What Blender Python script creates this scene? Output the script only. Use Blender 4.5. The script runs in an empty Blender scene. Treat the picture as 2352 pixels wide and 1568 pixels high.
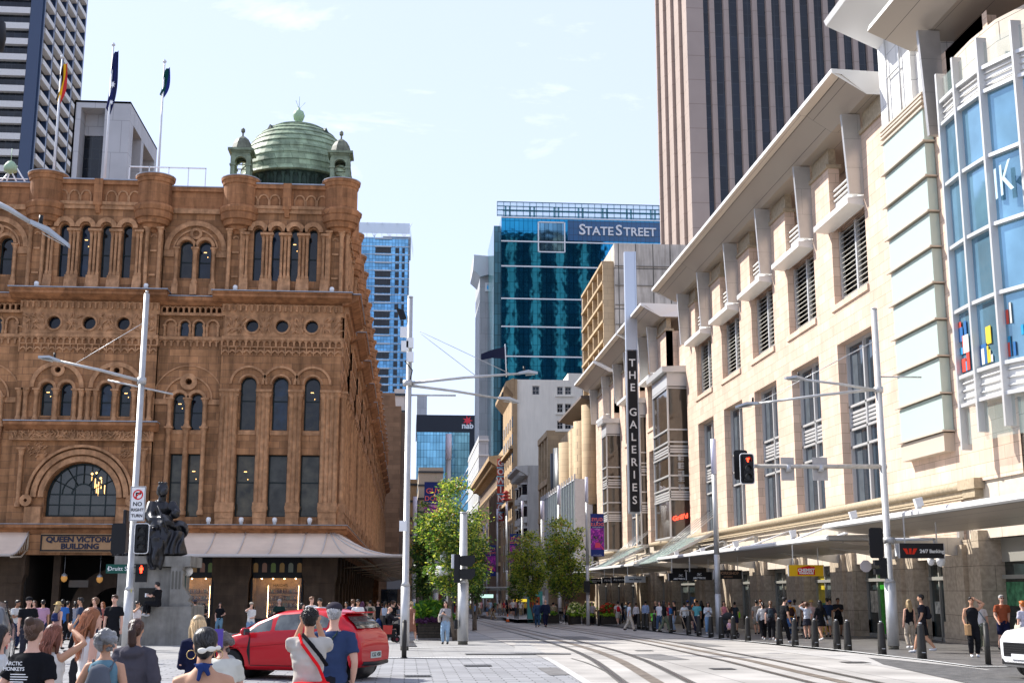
import bpy,bmesh,math,random
from math import sin,cos,tan,pi,radians,atan2,sqrt,hypot
from mathutils import Vector,Matrix,noise
from mathutils.geometry import tessellate_polygon
random.seed(7)
S=bpy.context.scene
COL=S.collection
# ---------------------------------------------------------------- camera (street runs along +Y, x right, z up)
FPX,TH,YAW,CH=2860.0,math.atan(572/2860.0),math.atan(244/2917.0),1.9
cam=bpy.data.cameras.new('camera');camo=bpy.data.objects.new('camera',cam);COL.objects.link(camo)
camo.location=(0,0,CH);camo.rotation_euler=(pi/2+TH,0,-YAW)
cam.sensor_width=36;cam.lens=36*FPX/2352;cam.clip_end=3000;cam.clip_start=.1
S.camera=camo
S.render.resolution_x,S.render.resolution_y=1024,682
# ---------------------------------------------------------------- sky and sun
AZ,EL=radians(55),radians(42)
w=bpy.data.worlds.new("World");S.world=w;w.use_nodes=True
nt=w.node_tree;bg=nt.nodes['Background']
sk=nt.nodes.new('ShaderNodeTexSky');sk.sky_type='NISHITA';sk.sun_disc=False
sk.sun_elevation=EL;sk.sun_rotation=-AZ;sk.air_density=1.0;sk.dust_density=.6;sk.ozone_density=1.2
tc=nt.nodes.new('ShaderNodeTexCoord');mp=nt.nodes.new('ShaderNodeMapping')
mp.inputs['Scale'].default_value=(2.2,2.2,7.5);mp.inputs['Location'].default_value=(.35,.1,.2)
nz=nt.nodes.new('ShaderNodeTexNoise');nz.inputs['Scale'].default_value=1.5;nz.inputs['Detail'].default_value=9;nz.inputs['Roughness'].default_value=.62
nz.inputs['Distortion'].default_value=.35
cr=nt.nodes.new('ShaderNodeValToRGB');cr.color_ramp.elements[0].position=.575;cr.color_ramp.elements[1].position=.86
mx=nt.nodes.new('ShaderNodeMixRGB');mx.inputs['Color2'].default_value=(7.6,7.7,7.9,1)
nt.links.new(tc.outputs['Generated'],mp.inputs[0]);nt.links.new(mp.outputs[0],nz.inputs['Vector'])
nt.links.new(nz.outputs['Fac'],cr.inputs[0]);nt.links.new(cr.outputs[0],mx.inputs['Fac'])
pale=nt.nodes.new('ShaderNodeMixRGB');pale.inputs['Fac'].default_value=.72;pale.inputs['Color2'].default_value=(4.0,4.42,6.1,1)
nt.links.new(sk.outputs[0],pale.inputs['Color1']);nt.links.new(pale.outputs[0],mx.inputs['Color1']);nt.links.new(mx.outputs[0],bg.inputs['Color'])
bg.inputs['Strength'].default_value=.12
sd=bpy.data.lights.new('sun','SUN');sd.energy=4.6;sd.angle=radians(.5);sd.color=(1,.96,.905)
so=bpy.data.objects.new('sun',sd);COL.objects.link(so)
sv=Vector((-cos(EL)*sin(AZ),cos(EL)*cos(AZ),sin(EL)))
so.rotation_euler=sv.to_track_quat('Z','Y').to_euler();so.location=sv*400
S.view_settings.view_transform='Standard';S.view_settings.look='None';S.view_settings.gamma=1
S.view_settings.exposure=0.95
S.render.engine='CYCLES'
# ---------------------------------------------------------------- helpers: pixel (2352 wide frame) -> world
_f=Vector((sin(YAW)*cos(TH),cos(YAW)*cos(TH),sin(TH)));_r=Vector((cos(YAW),-sin(YAW),0));_u=_r.cross(_f)
CC=Vector((0,0,CH))
def gz(y):return 0.0 if y<35 else-0.0108*(y-35)
def ray(px,py):return _f+_r*((px-1176)/FPX)-_u*((py-784)/FPX)
def onY(px,py,Y):d=ray(px,py);return CC+d*(Y/d.y)
def onX(px,py,X):d=ray(px,py);return CC+d*(X/d.x)
def gat(px,Y):
 z=gz(Y);X=0.0
 for _ in range(12):
  v=Vector((X,Y,z))-CC;w_=v.dot(_f);q=1176+FPX*v.dot(_r)/w_;X+=(px-q)*w_/FPX
 return Vector((X,Y,z))
def gnd(px,py):
 d=ray(px,py);lo,hi=.5,2500.
 for _ in range(60):
  m=(lo+hi)/2;p=CC+d*m
  if p.z>gz(p.y):lo=m
  else:hi=m
 return CC+d*lo
 # ---------------------------------------------------------------- objects and tags
def tag(o,label=None,cat=None,group=None,kind=None):
 if label:o['label']=label
 if cat:o['category']=cat
 if group:o['group']=group
 if kind:o['kind']=kind
 return o
def empty(name,loc=(0,0,0),rz=0,label=None,cat=None,group=None,kind=None):
 o=bpy.data.objects.new(name,None);COL.objects.link(o);o.location=loc;o.rotation_euler=(0,0,rz)
 return tag(o,label,cat,group,kind)
def kids(o):return[c for c in bpy.data.objects if c.parent==o]
def copy_tree(o,parent=None,ch=None):
 c=o.copy();COL.objects.link(c)
 if parent is not None:c.parent=parent
 for k in(KIDS.get(o.name,[])):copy_tree(k,c)
 return c
KIDS={}
def setpar(o,p):
 o.parent=p;KIDS.setdefault(p.name,[]).append(o)
class Fr:
 def __init__(s,o=(0,0,0),U=(1,0,0),N=(0,1,0)):
  s.o,s.U,s.N,s.W=Vector(o),Vector(U),Vector(N),Vector((0,0,1))
 def __call__(s,u,n,w):return s.o+s.U*u+s.N*n+s.W*w
ID=Fr()
class MB:
 def __init__(s,fr=ID):s.v,s.f,s.m,s.sm,s.fr,s.mi,s.loc=[],[],[],[],fr,0,False
 def add(s,pts,faces,smooth=False):
  b=len(s.v);s.v+=[s.fr(*p)for p in pts]
  for f in faces:s.f.append([b+i for i in f]);s.m.append(s.mi);s.sm.append(smooth)
 def box(s,a0,a1,b0,b1,c0,c1):
  s.add([(a0,b0,c0),(a1,b0,c0),(a1,b1,c0),(a0,b1,c0),(a0,b0,c1),(a1,b0,c1),(a1,b1,c1),(a0,b1,c1)],[(0,3,2,1),(4,5,6,7),(0,1,5,4),(1,2,6,5),(2,3,7,6),(3,0,4,7)])
 def quad(s,*p):s.add(p,[tuple(range(len(p)))])
 def prism(s,poly,a,b,ax='n'):
  k=len(poly)
  def P(p,t):return{'u':(t,p[0],p[1]),'n':(p[0],t,p[1]),'w':(p[0],p[1],t)}[ax]
  s.add([P(p,a)for p in poly]+[P(p,b)for p in poly],[tuple(range(k))[::-1],tuple(range(k,2*k))]+[(i,(i+1)%k,(i+1)%k+k,i+k)for i in range(k)])
 def tube(s,path,rad,n=8,caps=True,smooth=True,flat=1.0):
  path=[Vector(p)for p in path];k=len(path)
  if not hasattr(rad,'__len__'):rad=[rad]*k
  pts=[];ref=None
  for i,p in enumerate(path):
   t=(path[min(i+1,k-1)]-path[max(i-1,0)]).normalized()
   if ref is None:ref=Vector((0,0,1))if abs(t.z)<.9 else Vector((1,0,0))
   a=t.cross(ref).normalized();b=a.cross(t).normalized();ref=b
   for j in range(n):
    q=2*pi*j/n;pts.append(p+(a*cos(q)*flat+b*sin(q))*rad[i])
  fs=[(i*n+j,i*n+(j+1)%n,(i+1)*n+(j+1)%n,(i+1)*n+j)for i in range(k-1)for j in range(n)]
  s.add([tuple(p)for p in pts],fs,smooth)
  if caps:s.add([tuple(p)for p in pts[:n]],[tuple(range(n))]);s.add([tuple(p)for p in pts[-n:]],[tuple(range(n))[::-1]])
 def cyl(s,u,n_,w0,w1,r0,r1=None,n=10,smooth=True):
  s.tube([(u,n_,w0),(u,n_,w1)],[r0,r1 if r1 is not None else r0],n,True,smooth)
 def lathe(s,prof,u,n_,n=16,a0=0.,a1=2*pi,smooth=True,sx=1.,sy=1.):
  full=abs(a1-a0-2*pi)<1e-6;m=n if full else n+1
  pts=[(u+r*sx*cos(a0+(a1-a0)*j/n),n_+r*sy*sin(a0+(a1-a0)*j/n),z)for r,z in prof for j in range(m)]
  fs=[]
  for i in range(len(prof)-1):
   for j in range(n):
    k=(j+1)%m if full else j+1
    fs.append((i*m+j,i*m+k,(i+1)*m+k,(i+1)*m+j))
  s.add(pts,fs,smooth)
 def arch(s,uc,wc,r0,r1,n0,n1,seg=12,a0=0.,a1=pi):
  pts=[]
  for i in range(seg+1):
   a=a0+(a1-a0)*i/seg;c,d=cos(a),sin(a)
   pts+=[(uc+r0*c,n0,wc+r0*d),(uc+r1*c,n0,wc+r1*d),(uc+r1*c,n1,wc+r1*d),(uc+r0*c,n1,wc+r0*d)]
  fs=[(4*i+j,4*i+(j+1)%4,4*i+4+(j+1)%4,4*i+4+j)for i in range(seg)for j in range(4)]
  if abs(a1-a0)<2*pi-.01:fs+=[(0,1,2,3),(4*seg+3,4*seg+2,4*seg+1,4*seg)]
  s.add(pts,fs)
 def wall(s,u0,u1,w0,w1,holes,n=0.,depth=.3,back=False):
  outer=[(u0,w0),(u1,w0),(u1,w1),(u0,w1)]
  loops=[outer]+holes
  tri=tessellate_polygon([[Vector((a,b,0))for a,b in L]for L in loops])
  flat=[p for L in loops for p in L]
  s.add([(a,n,b)for a,b in flat],[tuple(t)for t in tri])
  for L in holes:
   k=len(L);s.add([(a,n,b)for a,b in L]+[(a,n-depth,b)for a,b in L],[(i,(i+1)%k,k+(i+1)%k,k+i)for i in range(k)])
 def build(s,name,mats,parent=None,smooth=False,rm=None):
  me=bpy.data.meshes.new(name);me.from_pydata([tuple(v)for v in s.v],[],s.f)
  for m_ in(mats if isinstance(mats,(list,tuple))else[mats]):me.materials.append(m_)
  me.polygons.foreach_set('material_index',s.m)
  me.polygons.foreach_set('use_smooth',[smooth or q for q in s.sm])
  me.update()
  if True:
   bm=bmesh.new();bm.from_mesh(me);bmesh.ops.remove_doubles(bm,verts=bm.verts,dist=1e-5)if not rm is False else None
   bmesh.ops.recalc_face_normals(bm,faces=bm.faces);bm.to_mesh(me);bm.free()
  o=bpy.data.objects.new(name,me);COL.objects.link(o)
  if parent is not None:attach(o,parent,s.loc)
  return o
def attach(o,parent,loc=False):
 setpar(o,parent)
 if not loc:
  M=Matrix.Identity(4);p=parent
  if p.type=='EMPTY':M=Matrix.Translation(p.location)@Matrix.Rotation(p.rotation_euler.z,4,'Z')
  elif p.parent is not None and not p.get('_loc'):M=Matrix.Identity(4)
  o.matrix_parent_inverse=M.inverted()
def rectl(u0,u1,w0,w1):return[(u0,w0),(u1,w0),(u1,w1),(u0,w1)]
def archl(uc,hw,w0,ws,seg=10):
 return[(uc-hw,w0),(uc+hw,w0)]+[(uc+hw*cos(pi*i/seg),ws+hw*sin(pi*i/seg))for i in range(seg+1)]
def circl(uc,wc,r,seg=16):return[(uc+r*cos(2*pi*i/seg),wc+r*sin(2*pi*i/seg))for i in range(seg)]
def text_mb(txt,size,fr,u,w,n=.02,thick=.02,mat=None,name='lettering',parent=None,align='CENTER',sx=1.,mirror=False,bold=0.):
 cu=bpy.data.curves.new('t','FONT');cu.body=txt;cu.size=size;cu.extrude=thick/2;cu.align_x=align;cu.align_y='CENTER';cu.offset=bold
 cu.resolution_u=3
 to=bpy.data.objects.new('t',cu);me0=bpy.data.meshes.new_from_object(to)
 mb=MB(fr);mb.add([(u+(-v.co.x if mirror else v.co.x)*sx,n+v.co.z,w+v.co.y)for v in me0.vertices],[tuple(p.vertices)for p in me0.polygons])
 bpy.data.objects.remove(to);bpy.data.meshes.remove(me0)
 return mb.build(name,mat,parent,rm=False)
 # ---------------------------------------------------------------- materials
MC={}
def mat(name,col,rough=.75,metal=0.,var=.0,vs=3.,brick=None,bump=0.,bs=20.,streak=0.,emit=0.,spec=.22,trans=0.,sy=1.,col2=None,coat=0.,wave=0.,alpha=1.,brick_emit=0):
 if name in MC:return MC[name]
 m=bpy.data.materials.new(name);m.use_nodes=True;t=m.node_tree;N,L=t.nodes,t.links
 b=N['Principled BSDF'];b.inputs['Roughness'].default_value=rough;b.inputs['Metallic'].default_value=metal
 b.inputs['Specular IOR Level'].default_value=spec
 if coat:b.inputs['Coat Weight'].default_value=coat;b.inputs['Coat Roughness'].default_value=.03
 c4=(*col,1)
 tcn=N.new('ShaderNodeTexCoord');sep=N.new('ShaderNodeSeparateXYZ');L.new(tcn.outputs['Object'],sep.inputs[0])
 ad=N.new('ShaderNodeMath');ad.operation='ADD';L.new(sep.outputs[0],ad.inputs[0]);L.new(sep.outputs[1],ad.inputs[1])
 cmb=N.new('ShaderNodeCombineXYZ')
 if brick and len(brick)>5 and brick[5]=='floor':L.new(sep.outputs[0],cmb.inputs[0]);L.new(sep.outputs[1],cmb.inputs[1])
 else:L.new(ad.outputs[0],cmb.inputs[0]);L.new(sep.outputs[2],cmb.inputs[1])
 src=None
 def mixc(fac,a,bcol,typ='MIX'):
  mm=N.new('ShaderNodeMixRGB');mm.blend_type=typ
  if hasattr(fac,'is_linked'):L.new(fac,mm.inputs[0])
  else:mm.inputs[0].default_value=fac
  for k,q in((1,a),(2,bcol)):
   if hasattr(q,'is_linked'):L.new(q,mm.inputs[k])
   else:mm.inputs[k].default_value=q
  return mm.outputs[0]
 src=c4;hgt=None
 if brick:
  bw,bh,mc,ms,bv=brick[:5]
  br=N.new('ShaderNodeTexBrick');L.new(cmb.outputs[0],br.inputs['Vector']);br.inputs['Scale'].default_value=1
  br.inputs['Brick Width'].default_value=bw;br.inputs['Row Height'].default_value=bh;br.inputs['Mortar Size'].default_value=ms
  br.inputs['Mortar Smooth'].default_value=.1
  br.inputs['Color1'].default_value=c4;br.inputs['Color2'].default_value=(*[max(0,min(1,x*(1-bv)))for x in(col2 or col)],1);br.inputs['Mortar'].default_value=(*mc,1)
  if len(brick)>6:br.offset=brick[6]
  src=br.outputs['Color'];hgt=br.outputs['Fac']
 if var:
  n1=N.new('ShaderNodeTexNoise');n1.inputs['Scale'].default_value=vs;n1.inputs['Detail'].default_value=6;L.new(tcn.outputs['Object'],n1.inputs['Vector'])
  rp=N.new('ShaderNodeValToRGB');rp.color_ramp.elements[0].position=.3;rp.color_ramp.elements[1].position=.72
  rp.color_ramp.elements[0].color=(*[1-var]*3,1);rp.color_ramp.elements[1].color=(1+var*.4,1+var*.4,1+var*.4,1)
  L.new(n1.outputs['Fac'],rp.inputs[0]);src=mixc(1.,src,rp.outputs[0],'MULTIPLY')
 if streak:
  mpn=N.new('ShaderNodeMapping');mpn.inputs['Scale'].default_value=(1.3,1.3,.16);L.new(tcn.outputs['Object'],mpn.inputs[0])
  n2=N.new('ShaderNodeTexNoise');n2.inputs['Scale'].default_value=1.4;n2.inputs['Detail'].default_value=8;n2.inputs['Roughness'].default_value=.65;L.new(mpn.outputs[0],n2.inputs['Vector'])
  r2=N.new('ShaderNodeValToRGB');r2.color_ramp.elements[0].position=.36;r2.color_ramp.elements[1].position=.6
  r2.color_ramp.elements[0].color=(1-streak,1-streak*1.02,1-streak*1.05,1);r2.color_ramp.elements[1].color=(1,1,1,1)
  L.new(n2.outputs['Fac'],r2.inputs[0]);src=mixc(1.,src,r2.outputs[0],'MULTIPLY')
 if hasattr(src,'is_linked'):L.new(src,b.inputs['Base Color'])
 else:b.inputs['Base Color'].default_value=src
 if bump or wave:
  bn=N.new('ShaderNodeBump');bn.inputs['Strength'].default_value=bump or wave;bn.inputs['Distance'].default_value=.02 if bump else .3
  n3=N.new('ShaderNodeTexNoise');n3.inputs['Scale'].default_value=bs;n3.inputs['Detail'].default_value=4 if bump else 1
  L.new(tcn.outputs['Object'],n3.inputs['Vector']);L.new(n3.outputs['Fac'],bn.inputs['Height']);L.new(bn.outputs[0],b.inputs['Normal'])
 if emit:
  b.inputs['Emission Color'].default_value=c4;b.inputs['Emission Strength'].default_value=emit
  if brick_emit and hasattr(src,'is_linked'):L.new(src,b.inputs['Emission Color'])
 if trans:b.inputs['Transmission Weight'].default_value=trans
 if alpha<1:b.inputs['Alpha'].default_value=alpha
 MC[name]=m;return m
sandA=mat('sandstone_brown',(.50,.25,.115),.85,var=.22,vs=2.3,brick=(1.15,.42,(.22,.115,.065),.014,.42),streak=.45,bump=.35,bs=30)
sandB=mat('sandstone_carved',(.53,.285,.145),.85,var=.38,vs=3.2,streak=.38,bump=.5,bs=14)
sandO=mat('sandstone_orange',(.47,.215,.095),.85,var=.22,vs=3.,brick=(1.4,.55,(.26,.12,.06),.01,.25),streak=.45,bump=.3,bs=30)
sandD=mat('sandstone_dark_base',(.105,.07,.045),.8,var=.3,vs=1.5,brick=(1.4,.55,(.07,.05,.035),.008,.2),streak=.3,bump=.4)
lead=mat('lead_flashing',(.36,.38,.42),.45,metal=.4,var=.2)
copper=mat('green_copper',(.36,.46,.29),.55,var=.3,vs=1.6,streak=.4,bump=.3,bs=8,brick=(.9,.36,(.12,.17,.10),.012,.3))
copperD=mat('dark_copper',(.05,.085,.06),.6,var=.5,vs=2.,streak=.5,bump=.3)
frameG=mat('dark_green_frame',(.012,.022,.022),.4)
glassD=mat('dark_window_glass',(.008,.013,.022),.06,spec=.35,var=.8,vs=1.4,wave=.05,bs=1.1)  # blotchy base colour paints varied reflections into the panes
glassW=mat('grey_green_window_glass',(.075,.07,.05),.1,var=.8,vs=1.8,spec=.3,wave=.05,bs=2)
steel=mat('galvanised_steel',(.47,.48,.49),.42,metal=.45,var=.14,vs=4)
steelL=mat('pale_grey_paint',(.60,.61,.62),.5,var=.08)
black=mat('black_metal',(.012,.012,.013),.45)
white=mat('white_paint',(.78,.78,.77),.5,var=.05)
# ================================================================ GROUND
def clipsheet(name,poly,dz,m,kind='structure',label=None,cat=None,sub=None):
 bm=bmesh.new();vs=[bm.verts.new((x,y,0))for x,y in poly];bm.faces.new(vs)
 for yy in[35]+(sub or[]):
  bmesh.ops.bisect_plane(bm,geom=bm.verts[:]+bm.edges[:]+bm.faces[:],plane_co=(0,yy,0),plane_no=(0,1,0),dist=1e-5)
 for v in bm.verts:v.co.z=gz(v.co.y)+dz
 bmesh.ops.recalc_face_normals(bm,faces=bm.faces)
 for f in bm.faces:
  if f.normal.z<0:f.normal_flip()
 me=bpy.data.meshes.new(name);bm.to_mesh(me);bm.free();me.materials.append(m)
 o=bpy.data.objects.new(name,me);COL.objects.link(o);return tag(o,label,cat,None,kind)
mGround=mat('ground_asphalt',(.09,.09,.09),.9,var=.2,vs=.5)
mGran=mat('granite_paving',(.30,.302,.308),.7,brick=(.62,.31,(.09,.09,.09),.016,.26,'floor',.5),var=.18,vs=.8,bump=.15)
mPave=mat('plaza_paving',(.30,.295,.285),.7,brick=(.9,.6,(.17,.16,.15),.008,.1,'floor',.5),var=.2,vs=.7)
mPaveD=mat('dark_granite_footpath',(.155,.15,.145),.38,brick=(.8,.4,(.06,.06,.06),.008,.18,'floor',.5),var=.25,vs=.9)
mSlab=mat('track_slab_concrete',(.38,.36,.33),.8,var=.35,vs=.45,bump=.3,brick=(3.6,5.5,(.16,.15,.14),.02,.08,'floor',0.))
mSett=mat('grey_setts',(.14,.135,.13),.8,brick=(.22,.12,(.06,.06,.06),.012,.3,'floor',.5),var=.4,vs=2.5,bump=.4)
mWhiteL=mat('white_line',(.72,.72,.70),.6,brick=(.09,.09,(.48,.48,.46),.02,.1,'floor',0.))
mRail=mat('polished_rail',(.16,.15,.145),.3,metal=.85)
mGroove=mat('rail_channel_rubber',(.10,.095,.085),.7,var=.4,vs=4)
mAps=mat('power_rail_strip',(.17,.14,.11),.6,var=.5,vs=3)
mSlabW=mat('pale_edge_slab',(.44,.43,.41),.7,brick=(1.2,.5,(.3,.3,.3),.02,.1,'floor'))
mSlabP=mat('light_edge_paving',(.40,.385,.36),.7,brick=(.62,.62,(.22,.21,.2),.012,.1,'floor',0.),var=.1)
clipsheet('ground',[(-900,-60),(900,-60),(900,1800),(-900,1800)],-.05,mGround)
clipsheet('plaza',[(-60,37.9),(4.1,37.9),(4.1,260),(-60,260)],-.02,mPave)
clipsheet('road',[(-60,2),(3.0,2),(3.9,26),(4.1,37.9),(-60,37.9)],-.016,mGran)
clipsheet('tramway',[(3.0,-5),(14.3,-5),(14.3,260),(19,420),(8,420),(4.1,260),(4.1,37.9),(3.9,26),(3.0,2)],-.012,mSlab,sub=[60,100])
clipsheet('side_street',[(14.3,-10),(60,-10),(60,30),(15.6,31.6),(14.3,31.6)],-.008,mSett)
clipsheet('footpath',[(14.6,31.9),(60,31.9),(60,260),(18.5,260),(15.8,110),(15.2,80),(14.6,55),(14.95,44),(14.65,36)],.0,mPaveD,sub=[60,100])
clipsheet('road_marking',[(12.2,31),(14.4,30.6),(14.45,41.5),(12.6,44.5)],-.006,mSlabP)
clipsheet('road_marking',[(11.8,26),(14.28,26),(14.28,31.6),(13.6,36.8),(12.6,33)],-.002,mSett)
clipsheet('kerb_line',[(14.50,31.9),(14.62,31.9),(14.66,36),(14.96,44),(14.58,55),(15.2,80),(15.08,80),(14.4,55),(14.78,44),(14.5,36)],.006,mWhiteL)
clipsheet('kerb_line',[(14.5,31.75),(24,31.0),(24,31.15),(14.5,31.95)],.008,mWhiteL)
clipsheet('road_marking',[(3.72,26),(3.93,26),(4.24,37.8),(4.06,37.8)],-.002,mSlabW)
clipsheet('tactile_strip',[(-2.2,38.0),(3.45,37.8),(3.45,38.15),(-2.2,38.35)],.004,mWhiteL)
clipsheet('tactile_strip',[(.1,46.6),(4.0,48.6),(4.0,48.8),(.1,46.85)],.004,mWhiteL)
clipsheet('tactile_strip',[(3.5,41.2),(4.5,41.2),(5.0,52),(4.5,52)],.002,mat('ribbed_tactile',(.36,.35,.33),.7,brick=(.1,5.,(.25,.245,.235),.02,.1,'floor',0.)))
grate=mat('metal_grate',(.12,.12,.12),.5,metal=.5,brick=(.05,.4,(.02,.02,.02),.012,.1,'floor',0.))
clipsheet('drain_grate',[(1.9,40.3),(5.2,40.1),(5.3,40.75),(1.9,40.95)],.006,grate,None,'long grey metal drain grate set in the paving beside the tram rails','grate')
clipsheet('drain_grate',[(-.1,48.2),(.45,48.2),(.35,56),(-.3,56)],.004,grate,None,'narrow grey metal grate in the paving left of the wooden planter','grate')
def path_strip(name,pts,off,hw,dz,m,h=.0):
 P=[]
 n=len(pts)
 for i in range(n-1):
  p0,p1,p2,p3=pts[max(i-1,0)],pts[i],pts[i+1],pts[min(i+2,n-1)]
  for k in range(10):
   t=k/10
   P.append(tuple(.5*((2*p1[a])+(-p0[a]+p2[a])*t+(2*p0[a]-5*p1[a]+4*p2[a]-p3[a])*t*t+(-p0[a]+3*p1[a]-3*p2[a]+p3[a])*t**3)for a in(0,1)))
 P.append(pts[-1]);mb=MB();v=[]
 for i,(x,y)in enumerate(P):
  a,b=P[max(i-1,0)],P[min(i+1,len(P)-1)];dx,dy=b[0]-a[0],b[1]-a[1];l=hypot(dx,dy);nx,ny=dy/l,-dx/l
  z=gz(y)+dz
  v+=[(x+nx*(off-hw),y+ny*(off-hw),z),(x+nx*(off+hw),y+ny*(off+hw),z)]
 mb.add(v,[(2*i,2*i+1,2*i+3,2*i+2)for i in range(len(P)-1)])
 return mb.build(name,m)
trA=[(4.4,15),(5.35,27),(5.85,33.4),(6.3,40),(6.55,46),(6.78,58),(6.85,76),(6.97,103),(8.1,167),(10.5,250),(15,400)]
trB=[(8.9,15),(9.32,26.5),(9.5,32),(9.75,38),(10.35,50),(10.6,62),(10.75,76),(10.95,103),(12.1,167),(14.5,250),(19,400)]
for tr in(trA,trB):
 for off in(-.7175,.7175):
  tag(path_strip('tram_rail',tr,off,.105,-.004,mGroove),kind='structure')
  tag(path_strip('tram_rail',tr,off,.04,.004,mRail),kind='structure')
 tag(path_strip('tram_rail',tr,0,.14,-.002,mAps),kind='structure')
crk=[(4.6,24),(4.75,28),(4.9,33),(4.85,37.2)]
tag(path_strip('road_joint',crk,0,.03,-.002,mGroove),kind='structure')
# ================================================================ ARCADED SANDSTONE BUILDING
Q0=74.0;QX=-4.4
q=empty('sandstone_building',(QX,Q0,0),0,'ornate brown sandstone arcaded building with green copper dome and cream awnings on the left corner','building')
SA=MB();SB=MB();SO=MB();LD=MB()
FF=Fr((0,Q0,0),(1,0,0),(0,-1,0));FS=Fr((QX,Q0,0),(0,1,0),(1,0,0))
def setf(fr):
 for m in(SA,SB,SO,LD):m.fr=fr
wcnt=[0]
WIN=[]
def window(fr,loop,n,bars=(),parent=q,gm=glassD,fm=frameG,fw=.07,vb=()):
 """one window: frame ring + bars, child pane"""
 mb=MB(fr);us=[p[0]for p in loop];ws=[p[1]for p in loop]
 cu,cw=(min(us)+max(us))/2,(min(ws)+max(ws))/2;hu,hw=(max(us)-min(us))/2,(max(ws)-min(ws))/2
 inn=[(cu+(a-cu)*(1-fw/hu),cw+(b-cw)*(1-fw/hw))for a,b in loop];k=len(loop)
 mb.add([(a,n,b)for a,b in loop]+[(a,n,b)for a,b in inn]+[(a,n-.06,b)for a,b in inn],[(i,(i+1)%k,k+(i+1)%k,k+i)for i in range(k)]+[(k+i,k+(i+1)%k,2*k+(i+1)%k,2*k+i)for i in range(k)])
 for b in bars:mb.box(min(us)+.01,max(us)-.01,n-.055,n-.002,b-.035,b+.035)
 for a in vb:mb.box(a-.03,a+.03,n-.05,n-.004,min(ws)+.01,max(ws)-.01)
 f=mb.build('window',fm,parent)
 if gm is glassD:gm=mat('dark_window_glass_%d'%(len(MC)and wcnt[0]*7%5),[(.006,.012,.025),(.012,.012,.012),(.010,.028,.06),(.03,.028,.02),(.015,.02,.022)][wcnt[0]*7%5],.05+.03*(wcnt[0]%3),spec=.45,var=.9,vs=1.2+.5*(wcnt[0]%4),wave=.08,bs=1.2)  # uneven pane tint stands in for reflections, put into the glass colour
 elif gm is glassW:gm=mat('grey_window_glass_%d'%(wcnt[0]%3),[(.085,.08,.055),(.055,.055,.045),(.10,.085,.05)][wcnt[0]%3],.12,spec=.4,var=.85,vs=1.5)
 wcnt[0]+=1;g=MB(fr);g.add([(a,n-.05,b)for a,b in inn],[tuple(range(k))]);g.build('pane',gm,f)
 if fr is FF and wcnt[0]%3==0 and hu>.25:l_=MB(fr);l_.box(cu-.12,cu+.05,n-.048,n-.044,cw+hw*.45,cw+hw*.45+.04);l_.box(cu+.1,cu+.14,n-.048,n-.044,cw+hw*.2,cw+hw*.2+.05);l_.build('ceiling_light',mat('warm_lamp_glow',(1,.55,.18),.5,emit=2.2),f)
 return f
ZP,ZC,ZM=26.2,24.6,19.25
def colon(mb,u,n,w0,w1,r,cap=True,nseg=8):
 mb.lathe([(r*1.5,w0),(r*1.5,w0+.18),(r*1.15,w0+.26),(r,w0+.34),(r,w1-.36),(r*1.25,w1-.3),(r*1.15,w1-.26),(r*1.7,w1-.02)],u,n,nseg)
 if cap:mb.box(u-r*1.75,u+r*1.75,n-r*1.75,n+r*1.75,w1-.03,w1+.07)
def cluster(u0,u1,n,w0,w1,k,r=.13):
 for i in range(k):colon(SB,u0+(u1-u0)*(i+.5)/k,n,w0,w1,r,False)
 SB.box(u0-.06,u1+.06,n-.21,n+.24,w1-.03,w1+.12);SB.box(u0-.03,u1+.03,n-.19,n+.2,w0-.5,w0+.02)
def dentils(u0,u1,w0,w1,n0,n1,step=.33):
 k=max(1,int(round((u1-u0)/step)));st=(u1-u0)/k
 for i in range(k+1):SB.box(u0+i*st-.05,u0+i*st+.05,n0,n1,w0,w1)
 for i in range(k):SB.arch(u0+(i+.5)*st,w1-.13,.09,.16,n0,n1-.02,5)
def scroll_frieze(u0,u1,w0,w1,n,seed=0,avoid=()):
 rr=random.Random(seed);h=w1-w0
 k=int((u1-u0)/.21)
 for i in range(k):
  u=u0+(i+.5)*(u1-u0)/k
  if any(abs(u-(u0+(u1-u0)*f))<.52 for f in avoid):continue
  for j in range(3):
   a=rr.uniform(.4,2.7);l=rr.uniform(.28,.5);wb=w0+h*(.12+.3*j);
   pts=[(u+rr.uniform(-.05,.05),n+.02,wb),(u+cos(a)*l*.5,n+.09,wb+sin(a)*l*.6),(u+cos(a)*l,n+.03,min(w1-.05,wb+sin(a)*l*.75))]
   SB.tube(pts,[.035,.06,.012],5,False)
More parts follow.
